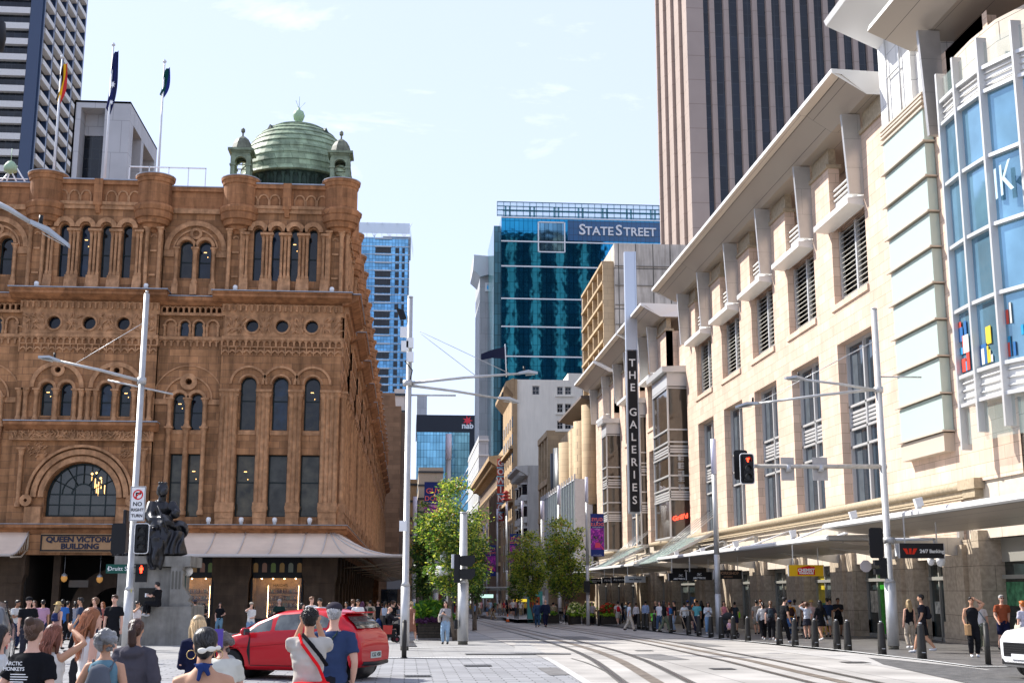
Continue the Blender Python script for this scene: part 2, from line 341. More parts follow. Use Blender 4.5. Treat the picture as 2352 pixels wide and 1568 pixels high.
def pavilion(fr,u0,u1,mid='three',side=False,win=True,seed=0):
 """projecting pavilion between two round turrets"""
 setf(fr);P=.35;W=u1-u0;c=(u0+u1)/2
 w4=[u0+W*f for f in(.265,.42,.575,.73)]
 holes=[archl(x,.27,20.15,23.15)for x in w4]
 SA.wall(u0,u1,ZM-.1,ZC,holes,P,.5)
 for x in w4:
  SB.arch(x,23.2,.34,.62,P-.02,P+.2,9)
  if win:window(fr,archl(x,.27,20.15,23.15),P-.35,(21.6,),fw=.05)
 xs=[w4[0]-.75]+[(w4[i]+w4[i+1])/2 for i in range(3)]+[w4[3]+.75]
 for i,x in enumerate(xs):
  kk=2 if i in(0,4)else 3;hw=.2 if kk==2 else .33
  cluster(x-hw,x+hw,P+.12,20.2,22.95,kk,.085)
  SB.prism([(P+.02,ZM),(P+.5,ZM),(P+.32,19.95),(P+.02,19.95)],x-hw-.05,x+hw+.05,'u')
 SB.box(u0,u1,P,P+.12,24.35,24.6)
 for x in(u0+.55,u1-.55):
  colon(SB,x-.38,P+.14,ZM+.05,23.2,.12);colon(SB,x+.38,P+.14,ZM+.05,23.2,.12)
  SB.box(x-.2,x+.2,P,P+.07,20.3,20.42);SB.box(x-.2,x+.2,P,P+.07,21.8,21.92);SB.arch(x,22.7,.12,.19,P,P+.06,6)
 SO.box(u0,u1,-.3,P,ZC,ZP-.05);SO.box(u0,u1,P,P+.16,ZP-.3,ZP-.04);SB.box(u0,u1,P,P+.2,ZC,ZC+.2)
 for s_ in(-1,1):
  for j in range(3):
   x=c+s_*(.75+j*.68);SB.arch(x,25.25,.22,.31,P,P+.07,7)
   for t in(-.3,.3):SB.box(x+t-.035,x+t+.035,P,P+.07,24.85,25.25)
 SO.box(c-.25,c+.25,P,P+.3,ZC-.05,ZP);SO.prism([(P,24.1),(P+.12,24.1),(P+.3,ZC),(P,ZC)],c-.14,c+.14,'u')
 LD.box(u0-.05,u1+.05,-.35,P+.22,ZP-.04,ZP+.03)
 prof=[(P,17.95),(P+.12,17.95),(P+.12,18.1),(P+.2,18.15),(P+.2,18.62),(P+.5,18.72),(P+.95,18.95),(P+.95,19.12),(P+1.05,19.16),(P+1.05,19.24),(P,19.26)]
 SO.prism([(a,b)for a,b in prof if b>18.6]+[(P,18.6)],u0-.55,u1+(.55),'u')
 SB.prism([(P,18.62),(P+.3,18.62),(P+.12,17.95),(P,17.95)],u0-.05,u1+.05,'u')
 dentils(u0+.05,u1-.05,18.2,18.6,P+.15,P+.36)
 LD.box(u0-.62,u1+.62,-.3,P+1.1,19.26,19.31)
 cs=[u0+W*f for f in(.245,.495,.745)]if mid=='three' else[u0+W*f for f in(.24,.495,.745)]
 SB.wall(u0+.1,u1-.1,16.72,18.0,[circl(x,17.35,.37)for x in cs],P+.12,.34)
 for x in cs:SB.arch(x,17.35,.39,.5,P+.12,P+.2,18,0,2*pi)
 SA.wall(u0,u1,16.5,18.0,[circl(x,17.35,.37)for x in cs],P,.3)
 g=MB(fr)
 for x in cs:
  if win:g=MB(fr);g.prism(circl(x,17.35,.4),P-.3,P-.24);g.build('round_window',glassD,q)
 if not side:scroll_frieze(u0+.15,u1-.15,16.78,17.95,P+.12,seed,(.235,.495,.755))
 SB.box(u0-.03,u1+.03,P,P+.16,16.5,16.7);dentils(u0,u1,16.12,16.5,P,P+.13,.36);SB.box(u0-.02,u1+.02,P,P+.1,16.05,16.12)
 k=int(W/.4)
 for i in range(k):SB.arch(u0+(i+.5)*W/k,15.72,.1,.19,P,P+.09,6);SB.box(u0+i*W/k-.03,u0+i*W/k+.03,P,P+.1,15.6,16.05)
 SA.wall(u0,u1,15.5,16.5,[],P,.3)
 if mid=='three':
  w3=[u0+W*f for f in(.235,.5,.765)]
  holes=[archl(x,.46,11.13,13.85)for x in w3]+[rectl(x-.55,x+.55,6.1,9.7)for x in w3]
  SA.wall(u0,u1,5.6,15.5,holes,P,.6)
  for x in w3:
   SB.arch(x,13.85,.52,.62,P,P+.07,12);SB.arch(x,13.85,.98,1.12,P,P+.1,14)
   if win:
    window(fr,archl(x,.46,11.13,13.85),P-.42,(12.9,));window(fr,rectl(x-.55,x+.55,6.1,9.7),P-.42,(8.1,),gm=glassW)
   SB.box(x-.52,x+.52,P-.3,P+.05,10.85,11.1);SB.box(x-.52,x+.52,P-.3,P-.02,9.72,9.95);SB.box(x-.52,x+.52,P-.25,P-.06,10.3,10.42)
  for i,(a,b)in enumerate([(u0+.1,w3[0]-.58),(w3[0]+.58,w3[1]-.58),(w3[1]+.58,w3[2]-.58),(w3[2]+.58,u1-.08)]):
   cluster(a,b,P+.14,6.5,13.35,4 if i in(0,3)else 3,.15)
   SB.box(a-.1,b+.1,P-.1,P+.43,13.36,13.5);SB.box(a-.07,b+.07,P-.1,P+.3,13.1,13.33)
   SB.box(a-.05,b+.05,P,P+.39,6.36,6.9);SB.box(a-.01,b+.01,P,P+.31,5.6,6.35)
 else:
  w2=[u0+W*.29,u0+W*.715];holes=[]
  for x in w2:holes+=[archl(x-.55,.34,11.85,13.45),archl(x+.55,.34,11.85,13.45),circl(x,14.55,.16,12)]
  SA.wall(u0,u1,11.5,15.5,holes,P,.5)
  for x in w2:
   SB.arch(x,13.5,1.3,1.55,P,P+.13,16);SB.arch(x,14.55,.18,.4,P,P+.09,14,0,2*pi)
   for s_ in(-1,1):
    SB.arch(x+s_*.55,13.45,.38,.55,P,P+.1,10)
    if win:window(fr,archl(x+s_*.55,.34,11.85,13.45),P-.35,(12.7,),gm=glassD)
   colon(SB,x,P+.1,11.5,13.35,.13);colon(SB,x-1.1,P+.1,11.5,13.35,.12);colon(SB,x+1.1,P+.1,11.5,13.35,.12)
  for x in(u0+.25,u0+.6,c-.2,c+.2,u1-.6,u1-.25):colon(SB,x,P+.12,11.5,13.35,.13)
  SO.prism([(P,10.95),(P+.35,10.95),(P+.75,11.25),(P+.75,11.42),(P,11.5)],u0-.35,u1+.35,'u');LD.box(u0-.38,u1+.38,P-.1,P+.78,11.45,11.5)
  SB.box(u0-.1,u1+.1,P,P+.3,10.4,10.95);scroll_frieze(u0,u1,10.45,10.9,P+.3,5)
  ex=c+.1
  SA.wall(u0,u1,5.6,11.5,[archl(ex,2.02,6.05,7.15,18)],P,.7)
  SB.arch(ex,7.15,2.05,2.35,P,P+.18,24);SB.arch(ex,7.15,2.45,2.75,P,P+.26,24);SB.arch(ex,7.15,2.85,3.0,P,P+.36,24)
  for s_ in(-1,1):
   SB.box(ex+s_*2.55-.45,ex+s_*2.55+.45,P,P+.3,5.6,6.6);SB.lathe([(.02,P+.2),(.34,P+.25)],0,0,8)if False else None
   SB.arch(ex+s_*2.95,6.95,.1,.34,P+.1,P+.4,12,0,2*pi)
   colon(SB,ex+s_*3.45,P+.1,6.6,9.9,.13)
   for j in range(26):
    a=random.uniform(.3,1.2);u_=ex+s_*(2.1+random.random()*1.1);w_=9.4+random.random()*.8
    if hypot(u_-ex,w_-7.15)>3.1:SB.tube([(u_,P+.01,w_),(u_+.1,P+.07,w_+.12),(u_+.2,P+.02,w_+.1)],[.03,.05,.01],5,False)
  f=window(fr,archl(ex,2.0,6.05,7.15,18),P-.5,(6.75,7.35),vb=(ex-1.3,ex-.45,ex+.45,ex+1.3),fw=.12,gm=mat('cafe_window_glass',(.035,.035,.028),.08,var=.7,vs=1.5,spec=.7))
  mb=MB(fr);mb.arch(ex,7.35,.58,.66,P-.55,P-.49,12);mb.arch(ex,7.35,1.15,1.21,P-.55,P-.49,14)
  for a in(.5,1.05,1.57,2.1,2.64):mb.tube([(ex+.62*cos(a),P-.5,7.35+.62*sin(a)),(ex+1.9*cos(a),P-.5,7.35+1.75*sin(a))],.03,5)
  mb.build('fanlight_bars',frameG,f)
  lm=MB(fr)
  for(a,b,l)in((.45,8.5,.35),(.65,8.3,.6),(.85,8.1,.8),(1.0,8.2,.5),(1.2,7.9,.5),(.75,7.95,.5)):lm.tube([(ex+a,P-.52,b),(ex+a,P-.52,b-l)],.022,5)
  for(a,b)in((.45,8.55),(.7,8.6),(.95,8.3)):lm.lathe([(0.001,b-.08),(.08,b),(.001,b+.08)],ex+a,P-.5,8)
  lm.build('chandelier',mat('warm_lamp_glow',(1,.55,.18),.5,emit=2.2),f)
def recess(fr,u0,u1,win=True,side=False):
 setf(fr);W=u1-u0;c=(u0+u1)/2
 SA.wall(u0,u1,ZM-.1,ZC,[archl(c-.55,.38,20.3,22.25),archl(c+.55,.38,20.3,22.25)],0,.5)
 SB.arch(c,22.0,1.55,1.85,0,.14,18);SB.arch(c,22.0,1.25,1.35,0,.08,18);SB.arch(c,23.05,.2,.36,0,.12,14,0,2*pi)
 for s_ in(-1,1):
  SB.arch(c+s_*.55,22.25,.42,.6,0,.13,10);colon(SB,c+s_*1.1,.1,19.9,22.1,.11);SB.box(c+s_*1.55-.32,c+s_*1.55+.32,0,.1,21.6,22.0)
  SB.box(c+s_*1.1-.18,c+s_*1.1+.18,0,.3,19.25,19.9)
  if win:window(fr,archl(c+s_*.55,.38,20.3,22.25),-.35,(21.35,))
 colon(SB,c,.1,19.9,22.1,.13);SB.box(c-.2,c+.2,0,.32,19.25,19.9)
 SO.box(u0,u1,-.3,0.02,ZC,ZP-.25);SO.box(u0,u1,0,.16,ZP-.5,ZP-.24);SB.box(u0,u1,0,.18,ZC-.3,ZC);LD.box(u0,u1,-.3,.22,ZP-.24,ZP-.18)
 SO.prism([(0,18.5),(.45,18.55),(.75,18.8),(.75,19.0),(0,19.02)],u0,u1,'u');LD.box(u0,u1,-.2,.8,19.02,19.06)
 SB.box(u0,u1,0,.3,17.95,18.12);dentils(u0+.1,u1-.1,18.12,18.5,0,.28)
 hs=[u0+W*f for f in(.17,.39,.61,.83)]
 SA.wall(u0,u1,16.5,18.0,[archl(x,.26,16.75,17.4)for x in hs],0,.3)
 for i,x in enumerate(hs):
  SB.arch(x,17.4,.28,.38,0,.08,9)
  if i in(1,2)and win:window(fr,archl(x,.26,16.75,17.4),-.2,fw=.05)
  if i in(0,3):SB.prism(archl(x,.26,16.75,17.4),-.22,-.15,'n')
  for t in(-.33,.33):colon(SB,x+t,.05,16.72,17.35,.06)
 SB.box(u0,u1,0,.16,16.5,16.7);dentils(u0,u1,16.12,16.5,0,.1,.36)
 SA.wall(u0,u1,15.5,16.5,[],0,.3)
 hl=[]
 for s_ in(-1,1):hl+=[archl(c+s_*.5,.36,11.15,12.95),rectl(c+s_*.5-.37,c+s_*.5+.37,6.1,9.75)]
 SA.wall(u0,u1,5.6,15.5,hl+[circl(c,14.0,.17,12)],0,.55)
 SB.arch(c,12.95,1.32,1.42,0,.1,18);SB.arch(c,12.95,1.98,2.05,0,.05,20);SB.arch(c,14.0,.2,.5,0,.12,16,0,2*pi)
 for s_ in(-1,1):
  SB.arch(c+s_*.5,12.95,.4,.58,0,.1,10)
  if win:window(fr,archl(c+s_*.5,.36,11.15,12.95),-.38,(12.2,));window(fr,rectl(c+s_*.5-.37,c+s_*.5+.37,6.1,9.75),-.38,(8.1,),gm=glassW)
  colon(SB,c+s_*1.02,.1,11.2,12.95,.13);colon(SB,c+s_*1.02,.1,6.2,11.25,.14)
  SB.box(c+s_*1.55-.4,c+s_*1.55+.4,0,.08,12.65,12.95);SB.box(c+s_*.5-.38,c+s_*.5+.38,-.3,.03,10.9,11.13);SB.box(c+s_*.5-.38,c+s_*.5+.38,-.3,-.02,9.78,10.0)
 colon(SB,c,.1,11.2,12.95,.14);colon(SB,c,.1,6.2,11.25,.15)
TUR=[]
def turret(fr,u,full=True,n=.12):
 mb=MB(fr);R=1.0
 mb.lathe([(.1,22.95),(.34,23.0),(.4,23.12),(.4,23.2),(.62,23.22),(.68,23.38),(.68,23.45),(.88,23.48),(.96,23.7),(.96,23.78),(1.08,23.82),(1.12,24.1),(1.1,24.22),(1.16,24.26),(1.2,24.5),(1.16,24.62),(R,24.68),(R,26.0),(1.06,26.05),(1.1,26.25),(1.16,26.3),(1.18,26.45),(1.05,26.5),(.001,26.52)],u,n,32,smooth=False)
 o=mb.build('turret',sandO,q);l=MB(fr);l.lathe([(1.16,26.45),(1.2,26.5),(1.06,26.55),(.001,26.57)],u,n,20);l.build('turret_cap',lead,o)
 # --- south front (towards the camera)
PV=[(-36.6,-30.2),(-22.75,-14.75),(-11.1,QX)]
pavilion(FF,-11.1,QX+.35,'three',seed=1);pavilion(FF,-22.75,-14.85,'two',seed=2);recess(FF,-14.85,-11.1);recess(FF,-26.5,-22.75);pavilion(FF,-34,-26.5,'three',win=False)
for u in(-33.4,-27.2,-21.9,-15.55,-10.45,-4.35):turret(FF,u)
# --- east side towards the tram street: pavilions and recesses to the far end
wf=QX
side=[]
yb=0.0;k=0
setf(FS)
while yb<148:
 near=yb<60
 pavilion(FS,yb-(.0 if k else .35),yb+7.0,'three',side=True,win=near);turret(FS,yb+.6,n=-.1);turret(FS,yb+6.4,n=-.1)
 if yb+7+3.8<150:recess(FS,yb+7.0,yb+10.8,win=near,side=True)
 yb+=10.8;k+=1
LEN=yb-3.8+.0
for fr,a,b in((FF,-34,QX),(FS,0,LEN)):
 setf(fr)
 SO.prism([(0,5.1),(.45,5.1),(.6,5.3),(.95,5.42),(.95,5.58),(0,5.6)],a,b+(.95 if fr is FF else 0),'u');LD.box(a,b+(.98 if fr is FF else 0),0,.98,5.6,5.63)
 SA.box(a,b,-.3,.35,3.9,5.1)
SA.fr=ID;SA.box(-34,QX-2.6,Q0+7.3,Q0+LEN,-2,5.0);SA.box(-34,QX-.75,Q0+.75,Q0+LEN,4.1,24.5);SA.box(-34,QX-.3,Q0+LEN-.3,Q0+LEN,-2,24.5)
SA.build('wall',sandA,q);SB.build('carved_stonework',sandB,q,rm=False);SO.build('cornice',sandO,q,rm=False);LD.build('flashing',lead,q)
pr=MB(FF)
def pier(mb,u0,u1,n0=-.3,n1=.55):
 mb.box(u0,u1,n0,n1,gz(Q0)-.1,gz(Q0)+1.0);mb.box(u0+.08,u1-.08,n0,n1-.08,gz(Q0)+1.0,2.35)
 mb.prism([(u0+.08,2.35),(u1-.08,2.35),(u1+.05,2.8),(u1+.05,3.9),(u0-.05,3.9),(u0-.05,2.8)],n0,n1,'n')
for a,b in((-27.5,-26.3),(-23.2,-21.5),(-16.2,-14.6),(-11.0,-8.9),(-5.9,QX+.4)):
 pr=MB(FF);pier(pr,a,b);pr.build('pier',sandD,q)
for i in range(20):
 p_=MB(FS);u=3.2+i*4.2 if i<14 else 3.2+i*4.2
 if u>LEN-2:break
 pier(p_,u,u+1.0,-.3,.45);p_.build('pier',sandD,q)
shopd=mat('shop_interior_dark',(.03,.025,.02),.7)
def shopfront(fr,u0,u1,name='shop_window'):
 mb=MB(fr);g0=gz(Q0);W=u1-u0
 mb.box(u0,u1,-.1,.02,2.62,2.85);mb.box(u0,u1,-.1,.02,3.6,3.95);mb.box(u0,u1,-.1,.05,g0-.1,.35)
 for u in(u0,u1-.12):mb.box(u,u+.12,-.1,.02,.35,3.6)
 k=int(W/.43)
 f=None
 holes=[archl(u0+(i+.5)*W/k,.14,2.95,3.35,8)for i in range(k)]
 mb.wall(u0,u1,2.85,3.6,holes,-.01,.06);f=mb.build(name,black,q)
 cols=[(.16,.09,.03),(.13,.07,.05),(.07,.10,.03),(.15,.09,.03),(.09,.10,.08)]
 for i in range(min(k,12)):
  g=MB(fr);g.prism(archl(u0+(i+.5)*W/k,.14,2.95,3.35,8),-.06,-.05,'n');c=cols[i%5]
  g.build('stained_glass',mat('stained_%d'%(i%5),c,.3,emit=.18,var=.2),f)
 it=MB(fr);it.box(u0+.05,u1-.05,-2.4,-2.3,g0,3.6);it.box(u0,u1,-2.4,-.15,2.7,2.75)
 it.box(u0,u0+.05,-2.3,-.15,g0,2.7);it.box(u1-.05,u1,-2.3,-.15,g0,2.7);it.box(u0,u1,-2.3,-.15,g0-.05,g0+.02)
 it.build('shop_interior',mat('shop_wall_tan',(.34,.24,.13),.8,var=.4,vs=2),f)
 pn=MB(fr);pn.quad((u0+.12,-.05,.35),(u1-.12,-.05,.35),(u1-.12,-.05,2.62),(u0+.12,-.05,2.62));pn.build('pane',mat('clear_shop_glass',(.6,.6,.6),.02,trans=.0,alpha=.18,spec=.9),f)
 sh=MB(fr);lg=MB(fr);rr=random.Random(int(u0*10))
 for j,w_ in enumerate((.55,.95,1.35,1.75)):sh.box(u0+W*.3,u1-.3,-1.3,-.9,w_,w_+.04)
 sh.box(u0+W*.28,u0+W*.3,-1.3,-.9,g0,2.2);sh.box(u1-.3,u1-.26,-1.3,-.9,g0,2.2);sh.build('display_shelf',mat('dark_timber',(.05,.03,.02),.5),f)
 jr=MB(fr)
 for w_ in(.59,.99,1.39,1.79):
  u=u0+W*.32
  while u<u1-.35:r=rr.uniform(.04,.075);jr.mi=rr.randrange(4);jr.lathe([(.001,w_),(r,w_),(r,w_+.16),(r*.5,w_+.22),(.001,w_+.22)],u,-1.05,6);u+=r*2+.03
 jr.build('sweet_jars',[mat('jar%d'%i,c,.25,spec=.8)for i,c in enumerate([(.35,.18,.08),(.30,.25,.2),(.12,.05,.03),(.2,.22,.14)])],f)
 tag(KIDS[f.name][-1],kind='stuff')
 lg.box(u0+W*.3,u0+W*.31,-.9,-.88,.4,2.2);lg.box(u1-.34,u1-.32,-.9,-.88,.4,2.2)
 lg.box(u0+W*.1,u1-W*.1,-1.9,-1.8,2.66,2.69)  # ceiling strip added to warm and brighten the interior
 for i in range(4):lg.lathe([(.001,2.55),(.05,2.6),(.001,2.65)],u0+W*(.15+.22*i),-1.5,6)
 lg.build('shelf_and_fill_light',mat('shop_light',(1,.62,.28),.5,emit=9.),f)
 return f
f1=shopfront(FF,-8.9,-5.9);f2=shopfront(FF,-14.6,-11.0);shopfront(FF,-21.5-4.8,-23.2)
text_mb("HAIGH'S",.22,FF,-7.2,2.2,-.03,.01,black,parent=f1);text_mb("CHOCOLATES",.1,FF,-7.2,2.02,-.03,.01,black,parent=f1)
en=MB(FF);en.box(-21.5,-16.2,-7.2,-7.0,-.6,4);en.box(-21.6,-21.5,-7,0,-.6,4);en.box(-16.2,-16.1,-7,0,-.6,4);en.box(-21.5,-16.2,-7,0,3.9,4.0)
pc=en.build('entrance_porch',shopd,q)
en=MB(FF);en.arch(-16.9,.6,1.5,2.6,-2.6,-2.0,12,pi/2,pi);en.box(-20.3,-19.9,-1.4,-1.0,-.5,3.9);en.build('inner_arch',sandD,pc)
for u,w_ in((-19.6,2.6),(-17.6,2.55)):
 l=MB(FF);l.tube([(u,-.8,3.9),(u,-.8,w_+.3)],.015,5);l.lathe([(.02,w_+.32),(.16,w_+.2),(.17,w_+.12)],u,-.8,10);h=l.build('pendant_lamp',steel,pc)
 l=MB(FF);l.lathe([(.001,w_-.22),(.14,w_-.14),(.19,w_),(.16,w_+.12)],u,-.8,12);l.build('globe',mat('amber_globe',(.45,.22,.06),.3,emit=.35),h)
sb=MB(FF);sb.box(-19.4,-18.3,-1.2,-1.12,2.1,2.5);sb.build('hanging_sign',mat('dim_sign',(.12,.10,.08),.6),pc)
nb=MB(FF);nb.box(-20.7,-16.3,.35,.5,4.05,5.1);b_=nb.build('name_board',mat('sand_board',(.42,.25,.13),.8,var=.15),q)
nb=MB(FF)
for(a,b,c,d)in((-20.7,-16.3,4.95,5.03),(-20.7,-16.3,4.1,4.18),(-20.7,-20.62,4.18,4.95),(-16.38,-16.3,4.18,4.95)):nb.box(a,b,.5,.53,c,d)
nb.build('border',black,b_)
tl=mat('dark_blue_lettering',(.02,.025,.05),.6)
text_mb('QUEEN VICTORIA',.42,FF,-18.5,4.75,.52,.03,tl,parent=b_,sx=1.12,bold=.014);text_mb('BUILDING',.42,FF,-18.5,4.37,.52,.03,tl,parent=b_,sx=1.12,bold=.014)
canvas=mat('cream_awning_canvas',(.74,.585,.45),.8,var=.14,vs=.8)
rib=mat('awning_rib',(.55,.50,.45),.6)
def awn_prof(t,R):
 return(.5+R*t,5.15-1.35*(1-(1-t)**1.9)*1.0)
def awning(R=2.9):
 mb=MB();rb=MB();N=8
 def P(u,t):n,w_=awn_prof(t,R);return(u,Q0-n,w_)
 u0=-14.4
 for i in range(N):
  t0,t1=i/N,(i+1)/N
  n0,w0=awn_prof(t0,R);n1,w1=awn_prof(t1,R);m0,_=awn_prof(t0,R+.75);m1,_=awn_prof(t1,R+.75)
  mb.quad((u0,Q0-n0,w0),(QX+m0,Q0-n0,w0),(QX+m1,Q0-n1,w1),(u0,Q0-n1,w1))
  mb.quad((QX+m0,Q0-n0,w0),(QX+m0,Q0+LEN,w0),(QX+m1,Q0+LEN,w1),(QX+m1,Q0-n1,w1))
 nE,wE=awn_prof(1,R);mE,_=awn_prof(1,R+.75)
 us=[u0+k*1.72 for k in range(7)]
 for u in us+[QX-.2]:
  if u>QX:continue
  rb.tube([(u-.22*t,Q0-awn_prof(t,R)[0],awn_prof(t,R)[1]+.03)for t in[i/8 for i in range(9)]],.05,6)
 for du,e in((.0,.33),(.25,.75),(.5,1.0)):
  rb.tube([(QX+du*.4+(mE-.2)*e*t*1.0,Q0-awn_prof(t,R)[0],awn_prof(t,R)[1]+.03)for t in[i/8 for i in range(9)]],.045,6)
 for yy in[2+k*2.6 for k in range(50)]:
  if yy>LEN:break
  rb.tube([(QX+awn_prof(t,R+.75)[0],Q0+yy,awn_prof(t,R)[1]+.03)for t in[i/5 for i in range(6)]],.04,5)
 rb.tube([(u0,Q0-nE,wE),(QX+mE,Q0-nE,wE),(QX+mE,Q0+LEN,wE)],.09,8)
 rt=empty('awning',(QX,Q0,0),0,'long cream canvas awning wrapping the right corner of the sandstone building','awning')
 mb.build('canvas',canvas,rt);rb.build('ribs',rib,rt)
 for k in range(12):
  yy=Q0+6+k*11
  if yy>Q0+LEN:break
  br=MB();br.tube([(QX+.5,yy,4.3),(QX+1.4,yy,4.0),(QX+2.4,yy,3.45),(QX+mE,yy,3.75)],.05,5);br.tube([(QX+.5,yy,3.3),(QX+2.4,yy,3.45)],.04,5);br.build('bracket',mat('cream_bracket',(.5,.42,.32),.6),rt)
 mb=MB();rb=MB();e0,e1=-30,-21.4
 for i in range(N):
  n0,w0=awn_prof(i/N,R);n1,w1=awn_prof((i+1)/N,R);mb.quad((e0,Q0-n0,w0),(e1,Q0-n0,w0),(e1,Q0-n1,w1),(e0,Q0-n1,w1))
 for u in(e1,e1-1.7,e1-3.4):rb.tube([(u,Q0-awn_prof(t,R)[0],awn_prof(t,R)[1]+.03)for t in[i/8 for i in range(9)]],.05,6)
 rb.tube([(e0,Q0-nE,wE),(e1,Q0-nE,wE)],.08,8)
 r2=empty('awning',(-25,Q0,0),0,'short cream canvas awning left of the entrance, cut off by the frame','awning')
 mb.build('canvas',canvas,r2);rb.build('ribs',rib,r2);br=MB();br.tube([(e1,Q0-.5,4.2),(e1,Q0-1.6,3.75),(e1,Q0-nE,3.7)],.05,6);br.tube([(e1,Q0-.5,5.1),(e1,Q0-.5,4.1)],.05,6)
 for i in range(7):t=i/7;n_,w_=awn_prof(t,R);br.tube([(e1,Q0-n_,w_),(e1,Q0-n_-.2,4.15-.45*t)],.025,5)
 br.build('brackets',mat('cream_bracket',(.5,.42,.32),.6),r2)
awning()
def dome(cx,cy,R=3.55,z0=26.0,big=True):
 mb=MB();md=MB();n=40
 md.lathe([(R*.97,z0),(R*.97,z0+.7),(R*.93,z0+.75),(R*.93,z0+1.6),(R*.98,z0+1.75)],cx,cy,n)
 for i in range(n):
  a=2*pi*i/n;md.lathe([(.12,z0+.8),(.12,z0+1.35),(.2,z0+1.6)],cx+R*.93*cos(a),cy+R*.93*sin(a),6)
 prof=[(R*1.0,z0+1.7),(R*1.05,z0+1.78),(R*1.03,z0+1.95)];T=11
 for i in range(T):
  a0,a1=(i/T)*1.42,((i+1)/T)*1.42
  r0,r1=R*cos(a0)**.82,R*cos(a1)**.82;h0,h1=z0+1.95+R*1.1*sin(a0),z0+1.95+R*1.1*sin(a1)
  prof+=[(r0+.07,h0-.03),(r0+.06,h0+.03),(r1+.02,h1-.02)]
 mb.lathe(prof+[(.3,z0+1.95+R*1.12),(.001,z0+1.95+R*1.14)],cx,cy,48,smooth=False)
 o=mb.build('dome',copper,q);md.build('dome_drum',copperD,o)
 if big:
  tp=z0+1.95+R*1.1
  for a in(0.6,2.4,4.0,5.6):
   v=MB();ca,sa=cos(a),sin(a);r_=R*.62;zz=z0+1.95+R*1.02*.83
   v.add([(cx+ca*(r_+.35)-sa*.35,cy+sa*(r_+.35)+ca*.35,zz-.25),(cx+ca*(r_+.35)+sa*.35,cy+sa*(r_+.35)-ca*.35,zz-.25),(cx+ca*(r_+.3),cy+sa*(r_+.3),zz+.3),(cx+ca*(r_-.5),cy+sa*(r_-.5),zz+.2)],[(0,1,2),(0,2,3),(1,3,2),(0,3,1)])
   v.build('dome_vent',copperD,o)
  f=MB();f.lathe([(.35,tp-.1),(.2,tp+.2),(.16,tp+.35),(.3,tp+.45),(.4,tp+.75),(.3,tp+1.05),(.1,tp+1.15),(.08,tp+1.3),(.001,tp+1.32)],cx,cy,16)
  f.tube([(cx,cy,tp+1.2),(cx,cy,tp+2.1)],.02,5)
  for a in(0,2.1,4.2):f.tube([(cx,cy,tp+1.25),(cx+.4*cos(a),cy+.4*sin(a),tp+1.7)],.015,5)
  f.build('finial',mat('pale_green_copper',(.3,.42,.27),.5),o)
def cupola(cx,cy,z0=26.5):
 mb=MB();s_=.58
 mb.prism([(-s_-.12,-s_-.12),(s_+.12,-s_-.12),(s_+.12,s_+.12),(-s_-.12,s_+.12)],0,0,'w')if False else None
 def B(a,b,c,d,e,f):mb.box(cx+a,cx+b,cy+c,cy+d,z0+e,z0+f)
 B(-s_-.15,s_+.15,-s_-.15,s_+.15,0,.2);B(-s_-.05,s_+.05,-s_-.05,s_+.05,.2,.4)
 for sx in(-1,1):
  for sy in(-1,1):B(sx*s_*.82-.13,sx*s_*.82+.13,sy*s_*.82-.13,sy*s_*.82+.13,.4,1.75);B(sx*s_*.82-.18,sx*s_*.82+.18,sy*s_*.82-.18,sy*s_*.82+.18,1.1,1.2)
 for fr in(Fr((cx,cy,0),(1,0,0),(0,-1,0)),Fr((cx,cy,0),(0,1,0),(1,0,0)),Fr((cx,cy,0),(1,0,0),(0,1,0)),Fr((cx,cy,0),(0,1,0),(-1,0,0))):
  mb.fr=fr;mb.wall(-s_,s_,z0+1.2,z0+1.95,[archl(0,.38,z0+1.2,z0+1.4,8)[0:0]or[(-.38,z0+1.2001)]+[(.38*cos(pi-pi*i/8),z0+1.3+.38*sin(pi-pi*i/8))for i in range(9)]+[(.38,z0+1.2001)]],s_*.95,.2);mb.arch(0,z0+1.3,.38,.48,s_*.95,s_*.95+.06,8)
 mb.fr=ID
 B(-s_-.05,s_+.05,-s_-.05,s_+.05,1.95,2.05);B(-s_-.2,s_+.2,-s_-.2,s_+.2,2.05,2.2)
 o=mb.build('cupola',mat('grey_green_copper',(.25,.30,.20),.55,var=.35,vs=2,streak=.4),q)
 d=MB();d.lathe([(s_*1.2,z0+2.2),(s_*1.15,z0+2.35),(s_*1.0,z0+2.65),(s_*.7,z0+2.95),(s_*.3,z0+3.15),(.06,z0+3.2),(.05,z0+3.4),(.13,z0+3.5),(.13,z0+3.65),(.04,z0+3.75),(.001,z0+3.76)],cx,cy,8,smooth=False,a0=pi/8,a1=pi/8+2*pi)
 d.build('cupola_roof',mat('weathered_lead_dome',(.17,.18,.13),.6,var=.4,streak=.4),o)
dome(-7.55,Q0+4.6);cupola(-10.6,Q0+.9);cupola(-4.5,Q0+.9)
dome(QX-3,Q0+75,2.4,25.5,False);dome(QX-3,Q0+140,2.4,25,False)
for y in(21,32,43,69,81,130,144):cupola(QX-.6,Q0+y,26.2)
def ledge_light(u,n,w,i):
 mb=MB(FF);mb.lathe([(.001,w),(.09,w),(.1,w+.12),(.13,w+.14),(.14,w+.3),(.1,w+.38),(.001,w+.4)],u,n,10);o=mb.build('floodlight',white)
 tag(o,'small white floodlight on the '+i,'floodlight','small white floodlights on the sandstone ledges')
